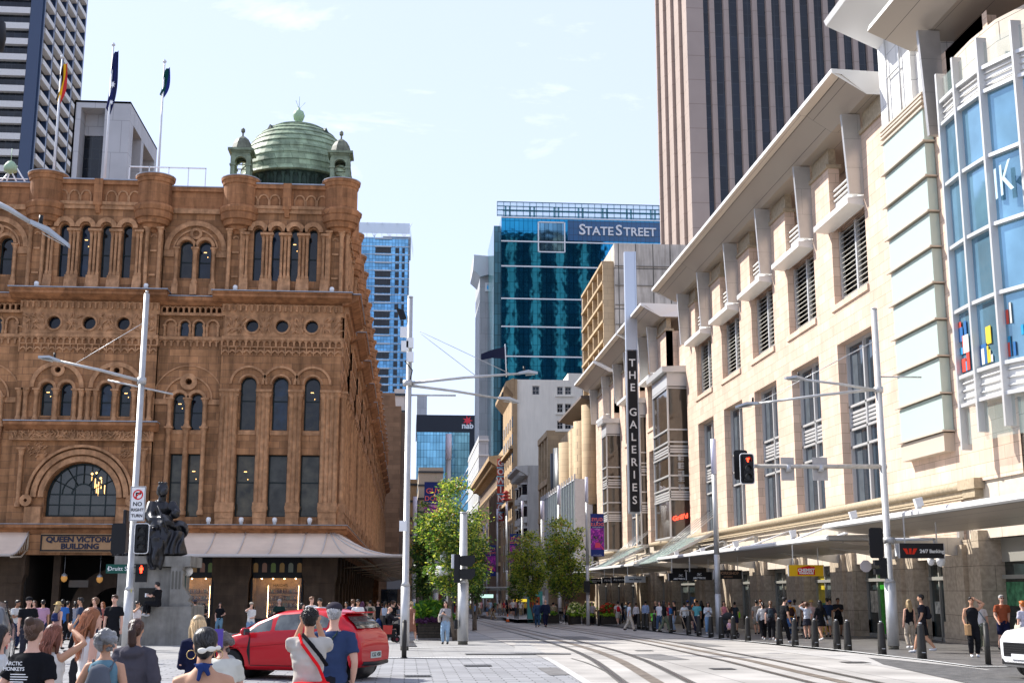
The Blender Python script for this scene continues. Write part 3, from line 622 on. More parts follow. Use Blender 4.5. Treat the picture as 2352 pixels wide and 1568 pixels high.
for u,n,w,i in((-21.9,.9,19.31,'upper ledge below the leftmost turret'),(-15.6,.9,19.31,'upper ledge just above the no right turn pole'),(-10.4,.9,19.31,'upper ledge left of the four mossy windows'),(-4.7,.9,19.31,'upper ledge near the building corner'),(-9.5,.7,5.65,'lower ledge above the awning, under the left window of three'),(-7.6,.7,5.65,'lower ledge above the awning, under the middle window of three'),(-5.6,.7,5.65,'lower ledge above the awning, under the right window of three'),(-11.35,.7,5.65,'lower ledge above the awning, right of the bronze statue')):ledge_light(u,n,w,i)
def flag(px,pytop,pybot,lab,cols,fh,kind):
 a=onY(px[0],pytop,77);b=onY(px[1],pybot,77);r=empty('flagpole',(b.x,77,24.5),0,lab,'flagpole')
 mb=MB();mb.tube([(b.x,77,24.5),(b.x,77,a.z)],[.09,.05],8);mb.lathe([(.001,a.z),(.12,a.z+.05),(.12,a.z+.12),(.001,a.z+.28)],b.x,77,8);mb.build('pole',steelL,r)
 fl=MB();n=14;x0=b.x+.06
 rr=random.Random(3)
 for j in range(3):
  fl.mi=j%len(cols)
  pts=[]
  for i in range(n+1):
   t=i/n;wv=.28+.2*sin(t*3.1)
   for s_ in(0,1):
    tt=(j+s_)/3
    pts.append((x0-.25*t+wv*tt,77-.12*sin(tt*6+i*.5),a.z-.5-fh*t*(.9+.1*tt)+.25*tt*(1-t)))
  fl.add(pts,[(2*i,2*i+1,2*i+3,2*i+2)for i in range(n)],True)
 fo=fl.build('flag',[mat('flag_%s%d'%(kind,i),c,.8)for i,c in enumerate(cols)],r)
 if kind=='blue':
  st=MB()
  for w_,s_ in((a.z-2.7,.17),(a.z-3.9,.12)):
   pts=[]
   for i in range(14):ra=s_ if i%2==0 else s_*.45;pts.append((x0+.1+ra*cos(2*pi*i/14+.2),-76.84+0,w_+ra*1.5*sin(2*pi*i/14+.2)))
   st.add([(p[0],76.8,p[2])for p in pts],[tuple(range(14))]);st.add([(p[0],76.82,p[2])for p in pts],[tuple(range(14))[::-1]])
  st.build('stars',white,fo)
flag((272,240),107,412,'tallest flagpole with limp dark blue flag with white stars',[(.008,.012,.07),(.01,.015,.09),(.008,.012,.06)],4.2,'blue')
flag((381,363),145,405,'rightmost flagpole with limp dark green and blue flag',[(.0,.045,.04),(.0,.05,.05),(.01,.02,.15)],1.9,'teal')
flag((150,122),135,410,'leftmost flagpole with limp black, yellow and red flag, in front of the banded tower',[(.02,.01,.01),(.75,.4,.01),(.5,.03,.03)],2.6,'red')
# ================================================================ PALE STONE RETAIL BUILDING ON THE RIGHT
GX=22.3
FG=Fr((GX,0,0),(0,1,0),(-1,0,0))
stoneG=mat('pale_sandstone_cladding',(.72,.54,.415),.75,brick=(1.05,.52,(.33,.24,.16),.009,.16),var=.12,vs=.9,streak=.10,bump=.12,bs=60)
stoneT=mat('buff_granite_trim',(.42,.34,.23),.6,var=.25,vs=6)
stoneB=mat('grey_granite_pier',(.47,.385,.285),.55,brick=(1.6,.95,(.10,.08,.06),.009,.1),var=.3,vs=5,bump=.1)
stoneW=mat('pale_granite_base',(.60,.52,.42),.6,brick=(2.2,.75,(.1,.08,.06),.012,.05),var=.1)
metS=mat('silver_panel',(.52,.51,.49),.33,metal=.55,var=.06,brick=(3.,1.5,(.2,.2,.2),.006,.03))
metF=mat('silver_frame',(.58,.58,.57),.4,metal=.4)
metW=mat('white_metal_panel',(.72,.71,.68),.42,metal=.15)
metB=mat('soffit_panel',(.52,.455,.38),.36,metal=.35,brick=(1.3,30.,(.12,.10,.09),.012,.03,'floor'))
glassG=mat('office_glass',(.02,.035,.05),.05,spec=.9,wave=.06,bs=.7)
glassT=mat('clear_teal_glass',(.35,.45,.42),.05,alpha=.35,spec=.9)
louv=mat('louvre_blade',(.55,.53,.47),.5,metal=.2)
g=empty('stone_retail_building',(GX,45,0),0,'long pale sandstone retail building with silver winged eaves, louvres and tall windows on the right','building')
ST,TR=MB(FG),MB(FG)
WY=[57.45,65.35,73.3,81.2,89.15,109.0,121.3,135.7]
WW=4.9
def tallwin(y0,y1,w0,w1,n,par,mid=True):
 f=MB(FG);d=.12
 for(a,b)in((y0,y0+.14),(y1-.14,y1),((y0+y1)/2-.08,(y0+y1)/2+.08)):f.box(a,b,n-.1,n+.1,w0,w1)
 f.box(y0,y1,n-.1,n+.06,w0,w0+.14);f.box(y0,y1,n-.1,n+.06,w1-.16,w1)
 if mid:
  for z_ in(9.05,9.95,11.15):f.box(y0,y1,n-.1,n+.1,z_,z_+.12)
  for z_ in(10.2,10.4,10.6,10.8):f.box(y0+.14,y1-.14,n-.06,n+.03,z_,z_+.13)
 o=f.build('window',metF,par);p=MB(FG);p.quad((y0,n-.06,w0),(y1,n-.06,w0),(y1,n-.06,w1),(y0,n-.06,w1));p.build('pane',glassG,o)
 if mid:
  c=MB(FG)
  for(a,b)in((y1-1.2,y1-.5),(y0+1.1,y0+1.6)):c.box(a,b,n-.055,n-.05,w0+.2,w1-.3)
  c.build('curtain',mat('pale_blind',(.07,.085,.10),.6,var=.3,vs=2),o)
def louvre(y0,y1,w0,w1,n,par):
 f=MB(FG)
 for(a,b)in((y0,y0+.12),(y1-.12,y1),((y0+y1)/2-.1,(y0+y1)/2+.1)):f.box(a,b,n-.1,n+.12,w0,w1)
 f.box(y0,y1,n-.1,n+.1,w0-.1,w0+.05)
 o=f.build('louvre_window',metF,par);l=MB(FG);k=int((w1-w0)/.26)
 for i in range(k):
  z_=w0+.12+i*(w1-w0)/k;l.prism([(n-.12,z_+.07),(n+.08,z_-.03),(n+.08,z_),(n-.12,z_+.1)],y0+.1,y1-.1,'u')
 l.build('louvre_blades',louv,o);b=MB(FG);b.quad((y0,n-.3,w0),(y1,n-.3,w0),(y1,n-.3,w1),(y0,n-.3,w1));b.build('dark_void',black,o)
def eave(ya,yb,par,hip=True):
 """winged silver roof canopy seen from below"""
 E=MB(FG);no,ni=2.35,-.6;zo,zi=26.25,25.35;th=.22;e=1.2 if hip else 0
 A=[(ya-e*0,no,zo),(yb,no,zo),(yb,no-.45,zo-.12),(ya,no-.45,zo-.12)]
 def P(y,n,w):return(y,n,w)
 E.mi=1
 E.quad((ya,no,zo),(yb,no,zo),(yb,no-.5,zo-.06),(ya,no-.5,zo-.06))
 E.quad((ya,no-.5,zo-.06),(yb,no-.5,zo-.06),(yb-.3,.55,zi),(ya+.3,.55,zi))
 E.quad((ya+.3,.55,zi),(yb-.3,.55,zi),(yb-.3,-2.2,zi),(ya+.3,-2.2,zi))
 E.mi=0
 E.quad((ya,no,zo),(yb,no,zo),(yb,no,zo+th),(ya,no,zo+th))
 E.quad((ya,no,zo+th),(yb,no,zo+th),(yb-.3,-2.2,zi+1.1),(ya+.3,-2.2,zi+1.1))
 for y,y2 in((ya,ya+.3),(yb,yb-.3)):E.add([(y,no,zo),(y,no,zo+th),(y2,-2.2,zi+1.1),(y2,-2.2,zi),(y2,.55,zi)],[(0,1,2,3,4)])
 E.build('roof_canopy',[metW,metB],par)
 J=MB(FG);J.tube([(ya+.02,no-.5,zo-.07),(yb-.02,no-.5,zo-.07)],.015,4);J.build('canopy_joint',black,par)
def fin(y,par,w0=21.15,w1=25.3):
 f=MB(FG);f.prism([(0,w0),(.75,w0),(.95,w1),(.0,w1)],y-.1,y+.12,'u');f.build('bracket_fin',metS,par)
def pier(y0,y1):
 ST.box(y0,y1,-.6,.0,20.9,24.2);TR.box(y0-.1,y1+.1,-.7,.12,24.2,24.4);TR.box(y0+.12,y1-.12,-.5,-.1,24.4,25.35)
def bay(yn,first=True):
 ya,yb=yn,yn+WW
 tallwin(ya,yb,6.15,14.5,-.55,g);louvre(ya+.05,yb-.05,16.9,20.6,-.5,g)
 TR.mi=0;SIL=MB(FG);SIL.prism([(-.5,16.85),(.1,16.6),(.1,16.3),(-.5,15.95)],ya-.02,yb+.3,'u');SIL.build('window_sill',stoneG,g)
 l=MB(FG);l.prism([(-.1,20.62),(.8,20.72),(.8,21.0),(-.1,21.15)],ya+.12,yb+.45,'u');lo=l.build('ledge',metW,g)
 r=MB(FG)
 r.box(ya+.1,yb+.3,-.35,-.28,21.1,22.2)
 for z_ in(22.3,22.58,22.86):r.tube([(ya,-.25,z_),(yb+.3,-.25,z_)],.07,5)
 r.box(ya+1.7,ya+1.85,-.3,-.05,21.1,23.1);r.build('balustrade',metW,g)
holes=[]
for yn in WY:holes+=[rectl(yn,yn+WW,6.15,14.5),rectl(yn,yn+WW,16.3,20.85)]
segs=[(53.9,97.7,6),(105.2,115.2,1),(118.0,129.6,1),(133.2,146.5,1)]
for a,b,_ in segs:
 hh=[h for h in holes if h[0][0]>=a and h[1][0]<=b+.2]
 ST.wall(a,b,6.1,20.9,hh,0,.6)
 for s_,y in((-1,a),(1,b)):ST.quad((y,0,6.1),(y,0,24.2),(y,-1.9,24.2),(y,-1.9,6.1))
 eave(a-.8 if a>60 else 54.6,b+1.6,g)
 ed=a
 hs=sorted(set(h[0][0]for h in hh))
 for y in hs+[None]:
  pier(ed if ed==a else ed,y if y else b);ed=(y+WW)if y else ed
  if y:fin(y+.0,g);bay(y)
 fin(b-1.6,g)
ST.box(44,147,-3.0,-2.4,20.9,26.5);ST.box(30,147,-14,-3.0,-1,26.0)
for a,b in((54,97.5),(105.4,113.2),(118.2,129.4),(133.4,146.2)):ST.box(a,b,-2.4,.0-.62,20.7,20.9)
def glassbay(ya,yb,n=1.35):
 m=MB(FG);gl=MB(FG)
 ST.box(ya-.8,yb+.8,-2.4,-1.7,6,24.0);TR.box(ya-.8,yb+.8,-1.9,-1.4,23.9,24.2);ST.box(ya-.6,yb+.3,-1.9,-1.0,20.0,23.9)
 m.prism([(-1.5,19.3),(n+.5,19.3),(n+.55,19.75),(-1.5,19.9)],ya-.5,yb+.3,'u');m.box(ya-.2,yb,-1.5,n+.1,18.2,19.3)
 for z_ in(6.0,9.0,9.9,10.9,12.5,13.6,14.6,18.0):m.box(ya-.1,yb+.05,-1.5,n+.12,z_,z_+.12)
 for z_ in(9.2,9.4,9.6,12.8,13.0,13.25,18.4,18.65,18.9):m.box(ya,yb,-1.5,n+.04,z_,z_+.14)
 for y in(ya,yb-.12,):m.box(y,y+.12,n-.05,n+.08,6,19.3)
 for y in(ya,):m.box(y,y+.1,-1.5,-1.4,6,19.3)
 o=m.build('bay_window',metF,g)
 gl.quad((ya+.02,n,6),(yb,n,6),(yb,n,18.2),(ya+.02,n,18.2));gl.quad((ya+.02,n,6),(ya+.02,-1.5,6),(ya+.02,-1.5,18.2),(ya+.02,n,18.2));gl.build('pane',mat('brown_reflecting_glass',(.07,.055,.04),.06,spec=1.,wave=.05,bs=.5,var=.4,vs=.4),o)
 return o
b1=glassbay(98.6,104.6);b2=glassbay(115.6,117.6,.5);b3=glassbay(130.0,133.0)
text_mb("Grill'd",.5,Fr((GX-.3,98.5,0),(1,.0,.22),(0,-1,0)),-.32,7.7,.05,.03,mat('red_neon',(1,.06,.03),.5,emit=2.5),'neon_lettering',b1,bold=.01)
FB=Fr((GX,98.5,0),(1,0,0),(0,-1,0))
kj=MB(FB);rr=random.Random(4)
for i,z_ in enumerate((12.4,11.75,11.1,10.5+.2,10.0)):
 for _ in range(3):x=-.45+rr.uniform(-.2,.2);kj.box(x-.02,x+.02,.02,.04,z_-.25,z_+.25)
 for k_ in range(4):kj.box(-.7,-.2,.02,.04,z_-.2+k_*.13,z_-.17+k_*.13)
kj.build('white_characters',white,b1)
TR.tube([(47.0,.12,6.0),(98.2,.12,6.0)],.2,8);TR.box(47.4,98.2,-.3,.12,5.6,5.9)
for a,b in((105,113.4),(118,129.6),(133.2,146.5)):TR.tube([(a,.12,6.0),(b,.12,6.0)],.2,8)
TR.box(46.9,48.4,-.3,.35,5.82,6.22);TR.box(47.1,48.2,-.3,.25,5.5,5.82)
W2=MB(FG)
W2.wall(48.2,147,3.2,5.95,[],-.12,.1)
TR.tube([(48,.16,5.5),(98,.16,5.5)],.05,6)
PY=[47.6,54.0,61.6,69.4,77.3,85.1,93.0,104.6,112.0,119.0,127.5,136,145]
for y in PY:
 g0=gz(y)-.1
 BS=MB(FG);BS.box(y,y+3.3,-.9,.1,g0+.9,3.9);BS.box(y-.05,y+3.35,-.9,.16,g0,g0+.9);BS.box(y+.9,y+1.9,.1,.3,g0,3.7);BS.build('pier',stoneB,g)
 c=MB(FG);c.prism([(.02,3.3),(.5,3.3),(4.4,3.95),(.02,4.0)],y+1.3,y+1.45,'u');c.box(y+1.25,y+1.5,.0,.2,4.0,5.3);c.build('canopy_bracket',metS,g)
 r=MB(FG);r.tube([(y+1.3,.25,5.3),(y+1.3,3.4,4.15)],.05,6);r.tube([(y+1.5,.25,5.3),(y+1.5,3.4,4.15)],.05,6);r.build('tie_rod',white,g)
TR.build('stone_trim',stoneT,g,rm=False);W2.build('base_wall',stoneW,g)
mg=mat('shopfront_metal',(.36,.35,.31),.4,metal=.4)
PR=random.Random(8)
def gshop(y0,y1,cols,door=None):
 g0=gz(y0);m=MB(FG);m.box(y0,y1,-.75,-.6,3.0,3.9)
 for i in range(4):a=y0+(y1-y0)*i/3;m.box(a-.05,a+.05,-.8,-.6,g0-.1,3.0)
 m.box(y0,y1,-.8,-.55,2.35,2.5);m.box(y0,y1,-.8,-.6,g0-.1,g0+.12)
 o=m.build('shopfront',mg,g)
 for i in range(3):
  a,b=y0+(y1-y0)*i/3+.05,y0+(y1-y0)*(i+1)/3-.05;p=MB(FG);p.quad((a,-.7,g0),(b,-.7,g0),(b,-.7,3.0),(a,-.7,3.0));pp=MB(FG);z_=g0+PR.uniform(.9,1.4);hh_=PR.uniform(.5,1.1);pp.box(a+.1,b-.1-PR.uniform(0,.3),-.695,-.68,z_,z_+hh_);kk=PR.randrange(5);(pp.build('window_poster',mat('poster_%d'%kk,[(.5,.45,.35),(.1,.2,.35),(.45,.08,.06),(.6,.58,.5),(.08,.25,.12)][kk],.6,var=.7,vs=4),o)if cols[i%len(cols)]<3 else 0);p.build('pane',mat('shop_pane_%d'%cols[i%len(cols)],[(.02,.03,.03),(.16,.14,.10),(.55,.42,.03),(.03,.30,.02),(.10,.12,.11)][cols[i%len(cols)]],.12,spec=.8,var=.5,vs=1.6),o)
 return o
cfg=[[0,0,0],[0,3,0],[2,4,2],[0,1,4],[1,1,4],[4,1,0],[1,0,4],[0,1,0],[4,0,1],[0,0,0],[0,1,0],[0,0,4]]
SH=[]
for i,y in enumerate(PY[:-1]):SH.append(gshop(y+3.3,PY[i+1],cfg[i]))
def canopy(ya,yb,zo,lab,n0=1.1,no=4.75):
 r=empty('street_canopy',(GX-no,ya,zo),0,lab,'canopy','silver canopies over the right footpath');c=MB(FG)
 c.prism([(n0,zo+.0),(no,zo+.02),(no,zo+.22),(n0+.3,zo+.3)],ya,yb,'u');c.mi=1
 c.prism([(no,zo+.0),(no+.1,zo+.06),(no+.1,zo+.17),(no,zo+.24)],ya-.02,yb+.02,'u')
 c.build('canopy_slab',[metS,metW],r);u=MB(FG)
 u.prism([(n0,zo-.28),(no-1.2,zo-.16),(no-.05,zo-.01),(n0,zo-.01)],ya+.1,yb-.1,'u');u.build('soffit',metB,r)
 return r
canopy(51.3,87.2,3.95,'long silver canopy above the yellow sign and bollards on the right')
canopy(33,51.7,4.42,'nearest silver canopy above the dark banking sign at the right edge')
canopy(96.5,120.5,3.75,'distant silver canopy above the white and black hanging signs');canopy(121.5,146,3.6,'farthest silver canopy behind the right hand street trees')
for ya,yb,i in((88.6,96.8,'right of the red neon window'),(112.5,119.5,'behind the street banner'),):
 r=empty('glass_awning',(GX-3,ya,5),0,'teal slatted glass awning hung on rods '+i,'awning','teal glass awnings');c=MB(FG)
 for k in range(9):n_=.6+k*.42;c.prism([(n_,5.9-.22*k),(n_+.42,5.72-.22*k),(n_+.42,5.66-.22*k),(n_,5.84-.22*k)],ya,yb,'u')
 c.build('slats',mat('teal_glass_slat',(.28,.36,.33),.2,spec=.8),r);e_=MB(FG)
 e_.prism([(.5,5.8),(4.5,3.9),(4.5,4.05),(.5,6.05)],ya-.12,ya,'u');e_.prism([(.5,5.8),(4.5,3.9),(4.5,4.05),(.5,6.05)],yb,yb+.12,'u')
 for k in range(6):e_.tube([(ya+.5+k*1.2,-1,8.2),(ya+.5+k*1.2,3.4,4.6)],.025,5)
 e_.build('edge_beam',metS,r)
 # --- near end: glass block column, white panel tower, upper canopies, curved glazed bay
ST.box(48.9,53.9,-1.5,-.02,3.9,20.9);ST.wall(43.6,48.9,6.1,24.2,[],.0,.3)
nb_=MB(FG);gb=MB(FG);
for k in range(9):
 z0_=8.35+k*1.56;nb_.box(48.95,53.75,.0,.5,z0_-.05,z0_);nb_.box(48.9,53.8,.5,.58,z0_-.07,z0_+.01)
 gb.box(49.1,53.6,.0,.42,z0_,z0_+1.46)
nb_.box(48.95,53.75,0,.5,8.25+9*1.56,8.35+9*1.56)
for k in range(3):nb_.box(48.95,53.75,.0,.5,22.55+k*.18,22.65+k*.18)
nb_.box(49.1,53.6,.0,.45,7.5,8.25)
o=nb_.build('glass_block_frame',mat('bronze_white_frame',(.50,.43,.35),.5),g);gb.build('frosted_panes',mat('frosted_pale_green_glass',(.43,.53,.48),.25,spec=.6),o)
ST.box(48.9,53.9,-.02,.0,3.9,8.2)
tw=MB(FG);tw.box(50.3,53.9,-1.2,.3,23.1,31);tw.box(48.9,50.3,-1.2,.05,22.9,31)
o=tw.build('panel_tower',mat('white_panel_grid',(.74,.73,.70),.45,brick=(1.8,1.15,(.25,.25,.25),.012,.02,'wall',0.)),g)
ra=MB(FG)
for y in(51.2,52.7):ra.tube([(y,.42,22.9),(y,.42,28.5)],.05,6)
ra.tube([(51.2,.42,25.2),(52.7,.42,25.2)],.04,6);ra.build('panel_rail',metF,o)
pier(44.0,47.4);fin(47.9,g,20.6,25.3)
def topc(ya,yb,no,zo):
 E=MB(FG);E.mi=1;E.quad((ya,no,zo),(yb,no,zo),(yb,.4,25.35),(ya,.4,25.35));E.quad((ya,.4,25.35),(yb,.4,25.35),(yb,-2.6,25.35),(ya,-2.6,25.35));E.mi=0
 E.quad((ya,no,zo),(yb,no,zo),(yb,no-.1,zo+.3),(ya,no-.1,zo+.3));E.quad((yb,no,zo),(yb,no-.1,zo+.3),(yb,-2.6,26.6),(yb,-2.6,25.35),(yb,.4,25.35));E.quad((ya,no-.1,zo+.3),(yb,no-.1,zo+.3),(yb,-2.6,26.6),(ya,-2.6,26.6))
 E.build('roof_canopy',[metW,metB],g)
topc(36,50.0,2.3,26.2)
uc=MB(FG);uc.prism([(.3,27.2),(2.75,28.3),(2.85,28.55),(.3,29.8)],47.5,53.9,'u');uc.build('white_roof_wing',metW,g)
up=MB(FG);up.box(30,47,-3.2,-3.0,24,34)
for k in range(22):up.box(30,47,-3.0,-2.9,25.6+k*.3,25.72+k*.3)
up.build('upper_louvres',louv,g)
tb=MB(FG)
arc=[]
arc=[(46.2,.82),(44.6,.86),(42.8,.70),(41.25,.1),(39.9,-.8),(38.8,-2.0),(38,-3.2),(37.5,-4.4),(37.2,-5.6)]
fr_=MB(FG);gz_=MB(FG);pn_=MB(FG);cpn=MB(FG)
ZB=[(7.95,9.1),(10.0,12.6),(12.6,15.2),(15.2,17.85),(17.85,20.4)]
for i,(y,n)in enumerate(arc):
 fr_.box(y-.07,y+.07,n-.15,n+.25,7.7 if i else 7.2,22.6)
for i in range(8):
 (ya,na),(yb,nb2)=arc[i],arc[i+1]
 def P(t,dn,w):return(ya+(yb-ya)*t,na+(nb2-na)*t+dn,w)
 for z_ in(8.9,10.0,12.6,15.2,17.85,20.4,21.35):
  fr_.add([P(0,-.1,z_-.07),P(1,-.1,z_-.07),P(1,.2,z_-.07),P(0,.2,z_-.07),P(0,-.1,z_+.07),P(1,-.1,z_+.07),P(1,.2,z_+.07),P(0,.2,z_+.07)],[(0,3,2,1),(4,5,6,7),(0,1,5,4),(1,2,6,5),(2,3,7,6),(3,0,4,7)])
 for a,b in((9.0,9.95),(20.5,21.3)):
  pn_.quad(P(0,0,a),P(1,0,a),P(1,0,b),P(0,0,b))
  for k in range(3):z_=a+(b-a)*(k+.6)/3.3;pn_.tube([P(0,.06,z_),P(1,.06,z_)],.035,5)
 gz_.quad(P(0,0,10.07),P(1,0,10.07),P(1,0,20.33),P(0,0,20.33))
 cpn.quad(P(0,0,7.4),P(1,0,7.4),P(1,0,8.85),P(0,0,8.85));cpn.quad(P(0,0,21.4),P(1,0,21.4),P(1,0,22.4),P(0,0,22.4))
 fr_.quad(P(0,-.1,22.6),P(1,-.1,22.6),P(1,-1.2,23.6),P(0,-1.2,23.6))if 0 else None
 tb.quad(P(0,-.6,20.5),P(1,-.6,20.5),P(1,-.6,23.4),P(0,-.6,23.4));tb.quad(P(0,-.1,8.9),P(1,-.1,8.9),(yb,-.2,8.9),(ya,-.2,8.9));tb.quad(P(0,-.6,23.4),P(1,-.6,23.4),(yb,-3,23.4),(ya,-3,23.4))
o=fr_.build('curved_bay_window',metF,g);gz_.build('pane',mat('sky_reflecting_glass',(.20,.38,.50),.04,metal=.55,spec=1.,wave=.04,bs=.4,var=.35,vs=.5),o);cpn.build('clear_pane',glassT,o);pn_.build('spandrel',metW,o);tb.build('bay_soffit',stoneW,o)
dp=MB(FG);cols=[(.02,.25,.45),(.6,.45,.05),(.5,.06,.04),(.6,.6,.55),(.03,.12,.3)]
for j in range(26):
 q_=random.randrange(3);t=random.uniform(.1,.6);y=arc[q_][0]+(arc[q_+1][0]-arc[q_][0])*t;n_=arc[q_][1]+(arc[q_+1][1]-arc[q_][1])*t+.05;z_=random.choice([10.2,10.2,10.9,11.4]);dp.mi=random.randrange(5);dp.box(y,y+random.uniform(.2,.6),n_-.01,n_+.012,z_,z_+random.uniform(.2,.8))
dp.build('window_display',[mat('display%d'%i,c,.5)for i,c in enumerate(cols)],o)
FK=Fr((GX,0,0),(0,-1,0),(-1,0,0))
text_mb('IK',1.7,FK,-41.9,16.6,.75,.02,mat('pale_sticker',(.42,.56,.62),.5),'window_lettering',o)
W3=MB(FG);W3.wall(30,48.2,3.9,8.9,[],-.1,.2);W3.build('base_wall',stoneW,g)
ST.build('wall',stoneG,g,rm=False)
gshop(36,47.6,[4,4,0])
bd=MB(FG);bd.box(47.0,47.6,-.9,.3,-.3,4.2);bd.build('pier',stoneB,g)
for i,(y,z_,t_)in enumerate(((43.6,5.15,'nearest the right edge above the banking sign'),(50.3,5.1,'just left of the tall right signal pole'),(58.5,4.7,'above the yellow sign'),(69,4.6,'above the brown workshop sign'),(77,4.5,'above the nearer black fashion sign'),(84.5,4.5,'at the far end of the long canopy'))):
 s_=MB(FG);s_.box(y-.03,y+.03,3.9,4.0,z_-.55,z_-.2);s_.prism([(3.85,z_-.25),(4.1,z_-.32),(4.18,z_-.02),(3.9,z_+.05)],y-.1,y+.1,'u');s_.prism([(4.05,z_-.5),(4.12,z_-.5),(4.1,z_-.2),(4.03,z_-.2)],y-.06,y+.06,'u')
 tag(s_.build('spotlight',steelL),'grey floodlight standing on the silver canopy, '+t_,'floodlight','grey floodlights on the right canopies')
def hang(y,txts,bgc,fg,lab,size=.26,z0=2.55,h=.5,x0=17.25,x1=18.85,extra=None,cols=None):
 z0+=0;F_=Fr((0,y,0),(1,0,0),(0,-1,0));r=empty('hanging_sign',((x0+x1)/2,y,z0),0,lab,'shop sign','shop signs hanging below the canopies')
 m=MB(F_);m.box(x0,x1,-.09,.0,z0,z0+h);m.build('sign_board',mat('sign_'+str(bgc),bgc,.45),r)
 b=MB(F_);b.box(x0+.2,x0+.24,-.06,-.03,z0+h,z0+h+.9);b.box(x1-.24,x1-.2,-.06,-.03,z0+h,z0+h+.9);b.box(x0-.03,x0,-.1,.01,z0,z0+h);b.box(x1,x1+.03,-.1,.01,z0,z0+h);b.build('hanger',metF,r)
 c=(x0+x1)/2
 for(t,s_,dx,dz)in txts:text_mb(t,s_,F_,c+dx,z0+h/2+dz,.01,.012,mat('signtext'+str(fg),fg,.5),'lettering',r,bold=.006)
 if extra:extra(F_,r,c,z0)
 return r
WHT=(.75,.75,.73)
def house(F_,r,c,z0):
 m=MB(F_);m.prism([(c-.4,z0+.06),(c+.4,z0+.06),(c+.4,z0+.42),(c+.2,z0+.42),(c+.2,z0+.46),(c+.1,z0+.46),(c,z0+.44),(c-.4,z0+.36)],.0,.008,'n');m.build('red_house_panel',mat('shop_red',(.60,.01,.01),.5),r)
 text_mb('CHEMIST',.19,F_,c,z0+.26,.012,.01,mat('sign_white',WHT,.5),'lettering',r,bold=.008);text_mb('WAREHOUSE',.11,F_,c,z0+.13,.012,.01,mat('sign_white',WHT,.5),'lettering',r,bold=.006)
hang(56,[],(.72,.42,.01),WHT,'yellow hanging sign with a red house panel reading CHEMIST WAREHOUSE',extra=house)
def wlogo(F_,r,c,z0):
 m=MB(F_)
 for a in(-1,1):m.prism([(c-.42+a*.19-.07,z0+.34),(c-.42+a*.19+.07,z0+.34),(c-.42+a*.1+.04,z0+.14),(c-.42+a*.1-.04,z0+.14)],0,.01,'n')
 m.prism([(c-.47,z0+.34),(c-.37,z0+.34),(c-.38,z0+.14),(c-.46,z0+.14)],0,.01,'n');m.build('red_emblem',mat('emblem_red',(.7,.03,.01),.5),r)
hang(43,[('24/7 Banking',.17,.36,-.02)],(.02,.02,.022),WHT,'dark hanging sign with a red emblem reading 24/7 Banking',extra=wlogo,z0=3.02,h=.52)
def bird(F_,r,c,z0):
 m=MB(F_)
 for a,b,c_,d in((-.15,.30,.02,.38),(-.12,.42,.02,.34),(.0,.36,.14,.42),(.02,.34,.16,.28),(-.02,.35,.05,.24),(-.1,.26,.02,.33)):m.tube([(c+a,.01,z0+b),(c+(a+c_)/2,.01,z0+(b+d)/2+.02),(c+c_,.01,z0+d)],.012,4)
 m.build('emblem',mat('sign_white',WHT,.5),r)
hang(77,[("ARC'TERYX",.15,0,-.13)],(.008,.008,.009),WHT,"nearer black hanging sign reading ARC'TERYX with a bird emblem, its whole width visible",extra=bird)
hang(82.3,[("ARC'TERYX",.15,-.1,-.13)],(.008,.008,.009),WHT,"farther black hanging sign reading ARC'TERYX, partly hidden by the nearer one",extra=bird)
hang(70,[('WORKSHOP',.22,0,.07),('E S P R E S S O',.08,0,-.13)],(.012,.010,.009),(.28,.16,.09),'black hanging sign with bronze lettering WORKSHOP behind a lamp pole')
hang(99,[('new balance',.2,0,0)],(.55,.58,.58),(.02,.02,.02),'white hanging sign reading new balance in black lower case')
hang(105.8,[('P.E NATION',.22,0,0)],(.01,.01,.012),WHT,'right one of two black hanging signs reading P.E NATION')
hang(110.8,[('P.E NATION',.22,0,0)],(.01,.01,.012),WHT,'left one of two black hanging signs reading P.E NATION, mostly hidden')
hang(120.8,[('THE GROUNDS',.18,0,.05),('RESTAURANT',.07,0,-.12)],(.01,.01,.012),WHT,'leftmost black hanging sign reading THE GROUNDS')
hang(86.5,[('the',.16,-.2,.2),('galeries',.26,.15,-.02)],(.012,.012,.014),WHT,'large black wall sign with white lettering the galeries above a doorway',x0=18.3,x1=20.8,z0=2.7,h=.75)
bl=empty('vertical_blade_sign',(20.3,109.5,8),0,'tall black vertical sign with white letters THE GALERIES on a silver mast','sign')
FV=Fr((0,109.5,0),(1,0,0),(0,-1,0))
m=MB(FV);m.box(19.62,20.5,-.35,.0,8.75,23.2);m.build('sign_panel',mat('blade_black',(.014,.014,.016),.4),bl)
m=MB(FV);m.box(19.55,20.6,-.55,-.36,8.6,32.5);m.box(19.5,19.62,-.36,.02,8.7,23.2);m.box(20.5,20.6,-.36,.02,8.7,32.5);m.box(19.55,20.5,-.36,-.05,23.3,32.5);m.build('mast',mat('silver_blue_mast',(.50,.54,.60),.35,metal=.5),bl)
for i,ch in enumerate('THE GALERIES'):
 if ch!=' ':text_mb(ch,.98,FV,20.06,22.05-i*1.12,.02,.03,mat('sign_white',WHT,.5),'letter',bl,bold=.012)
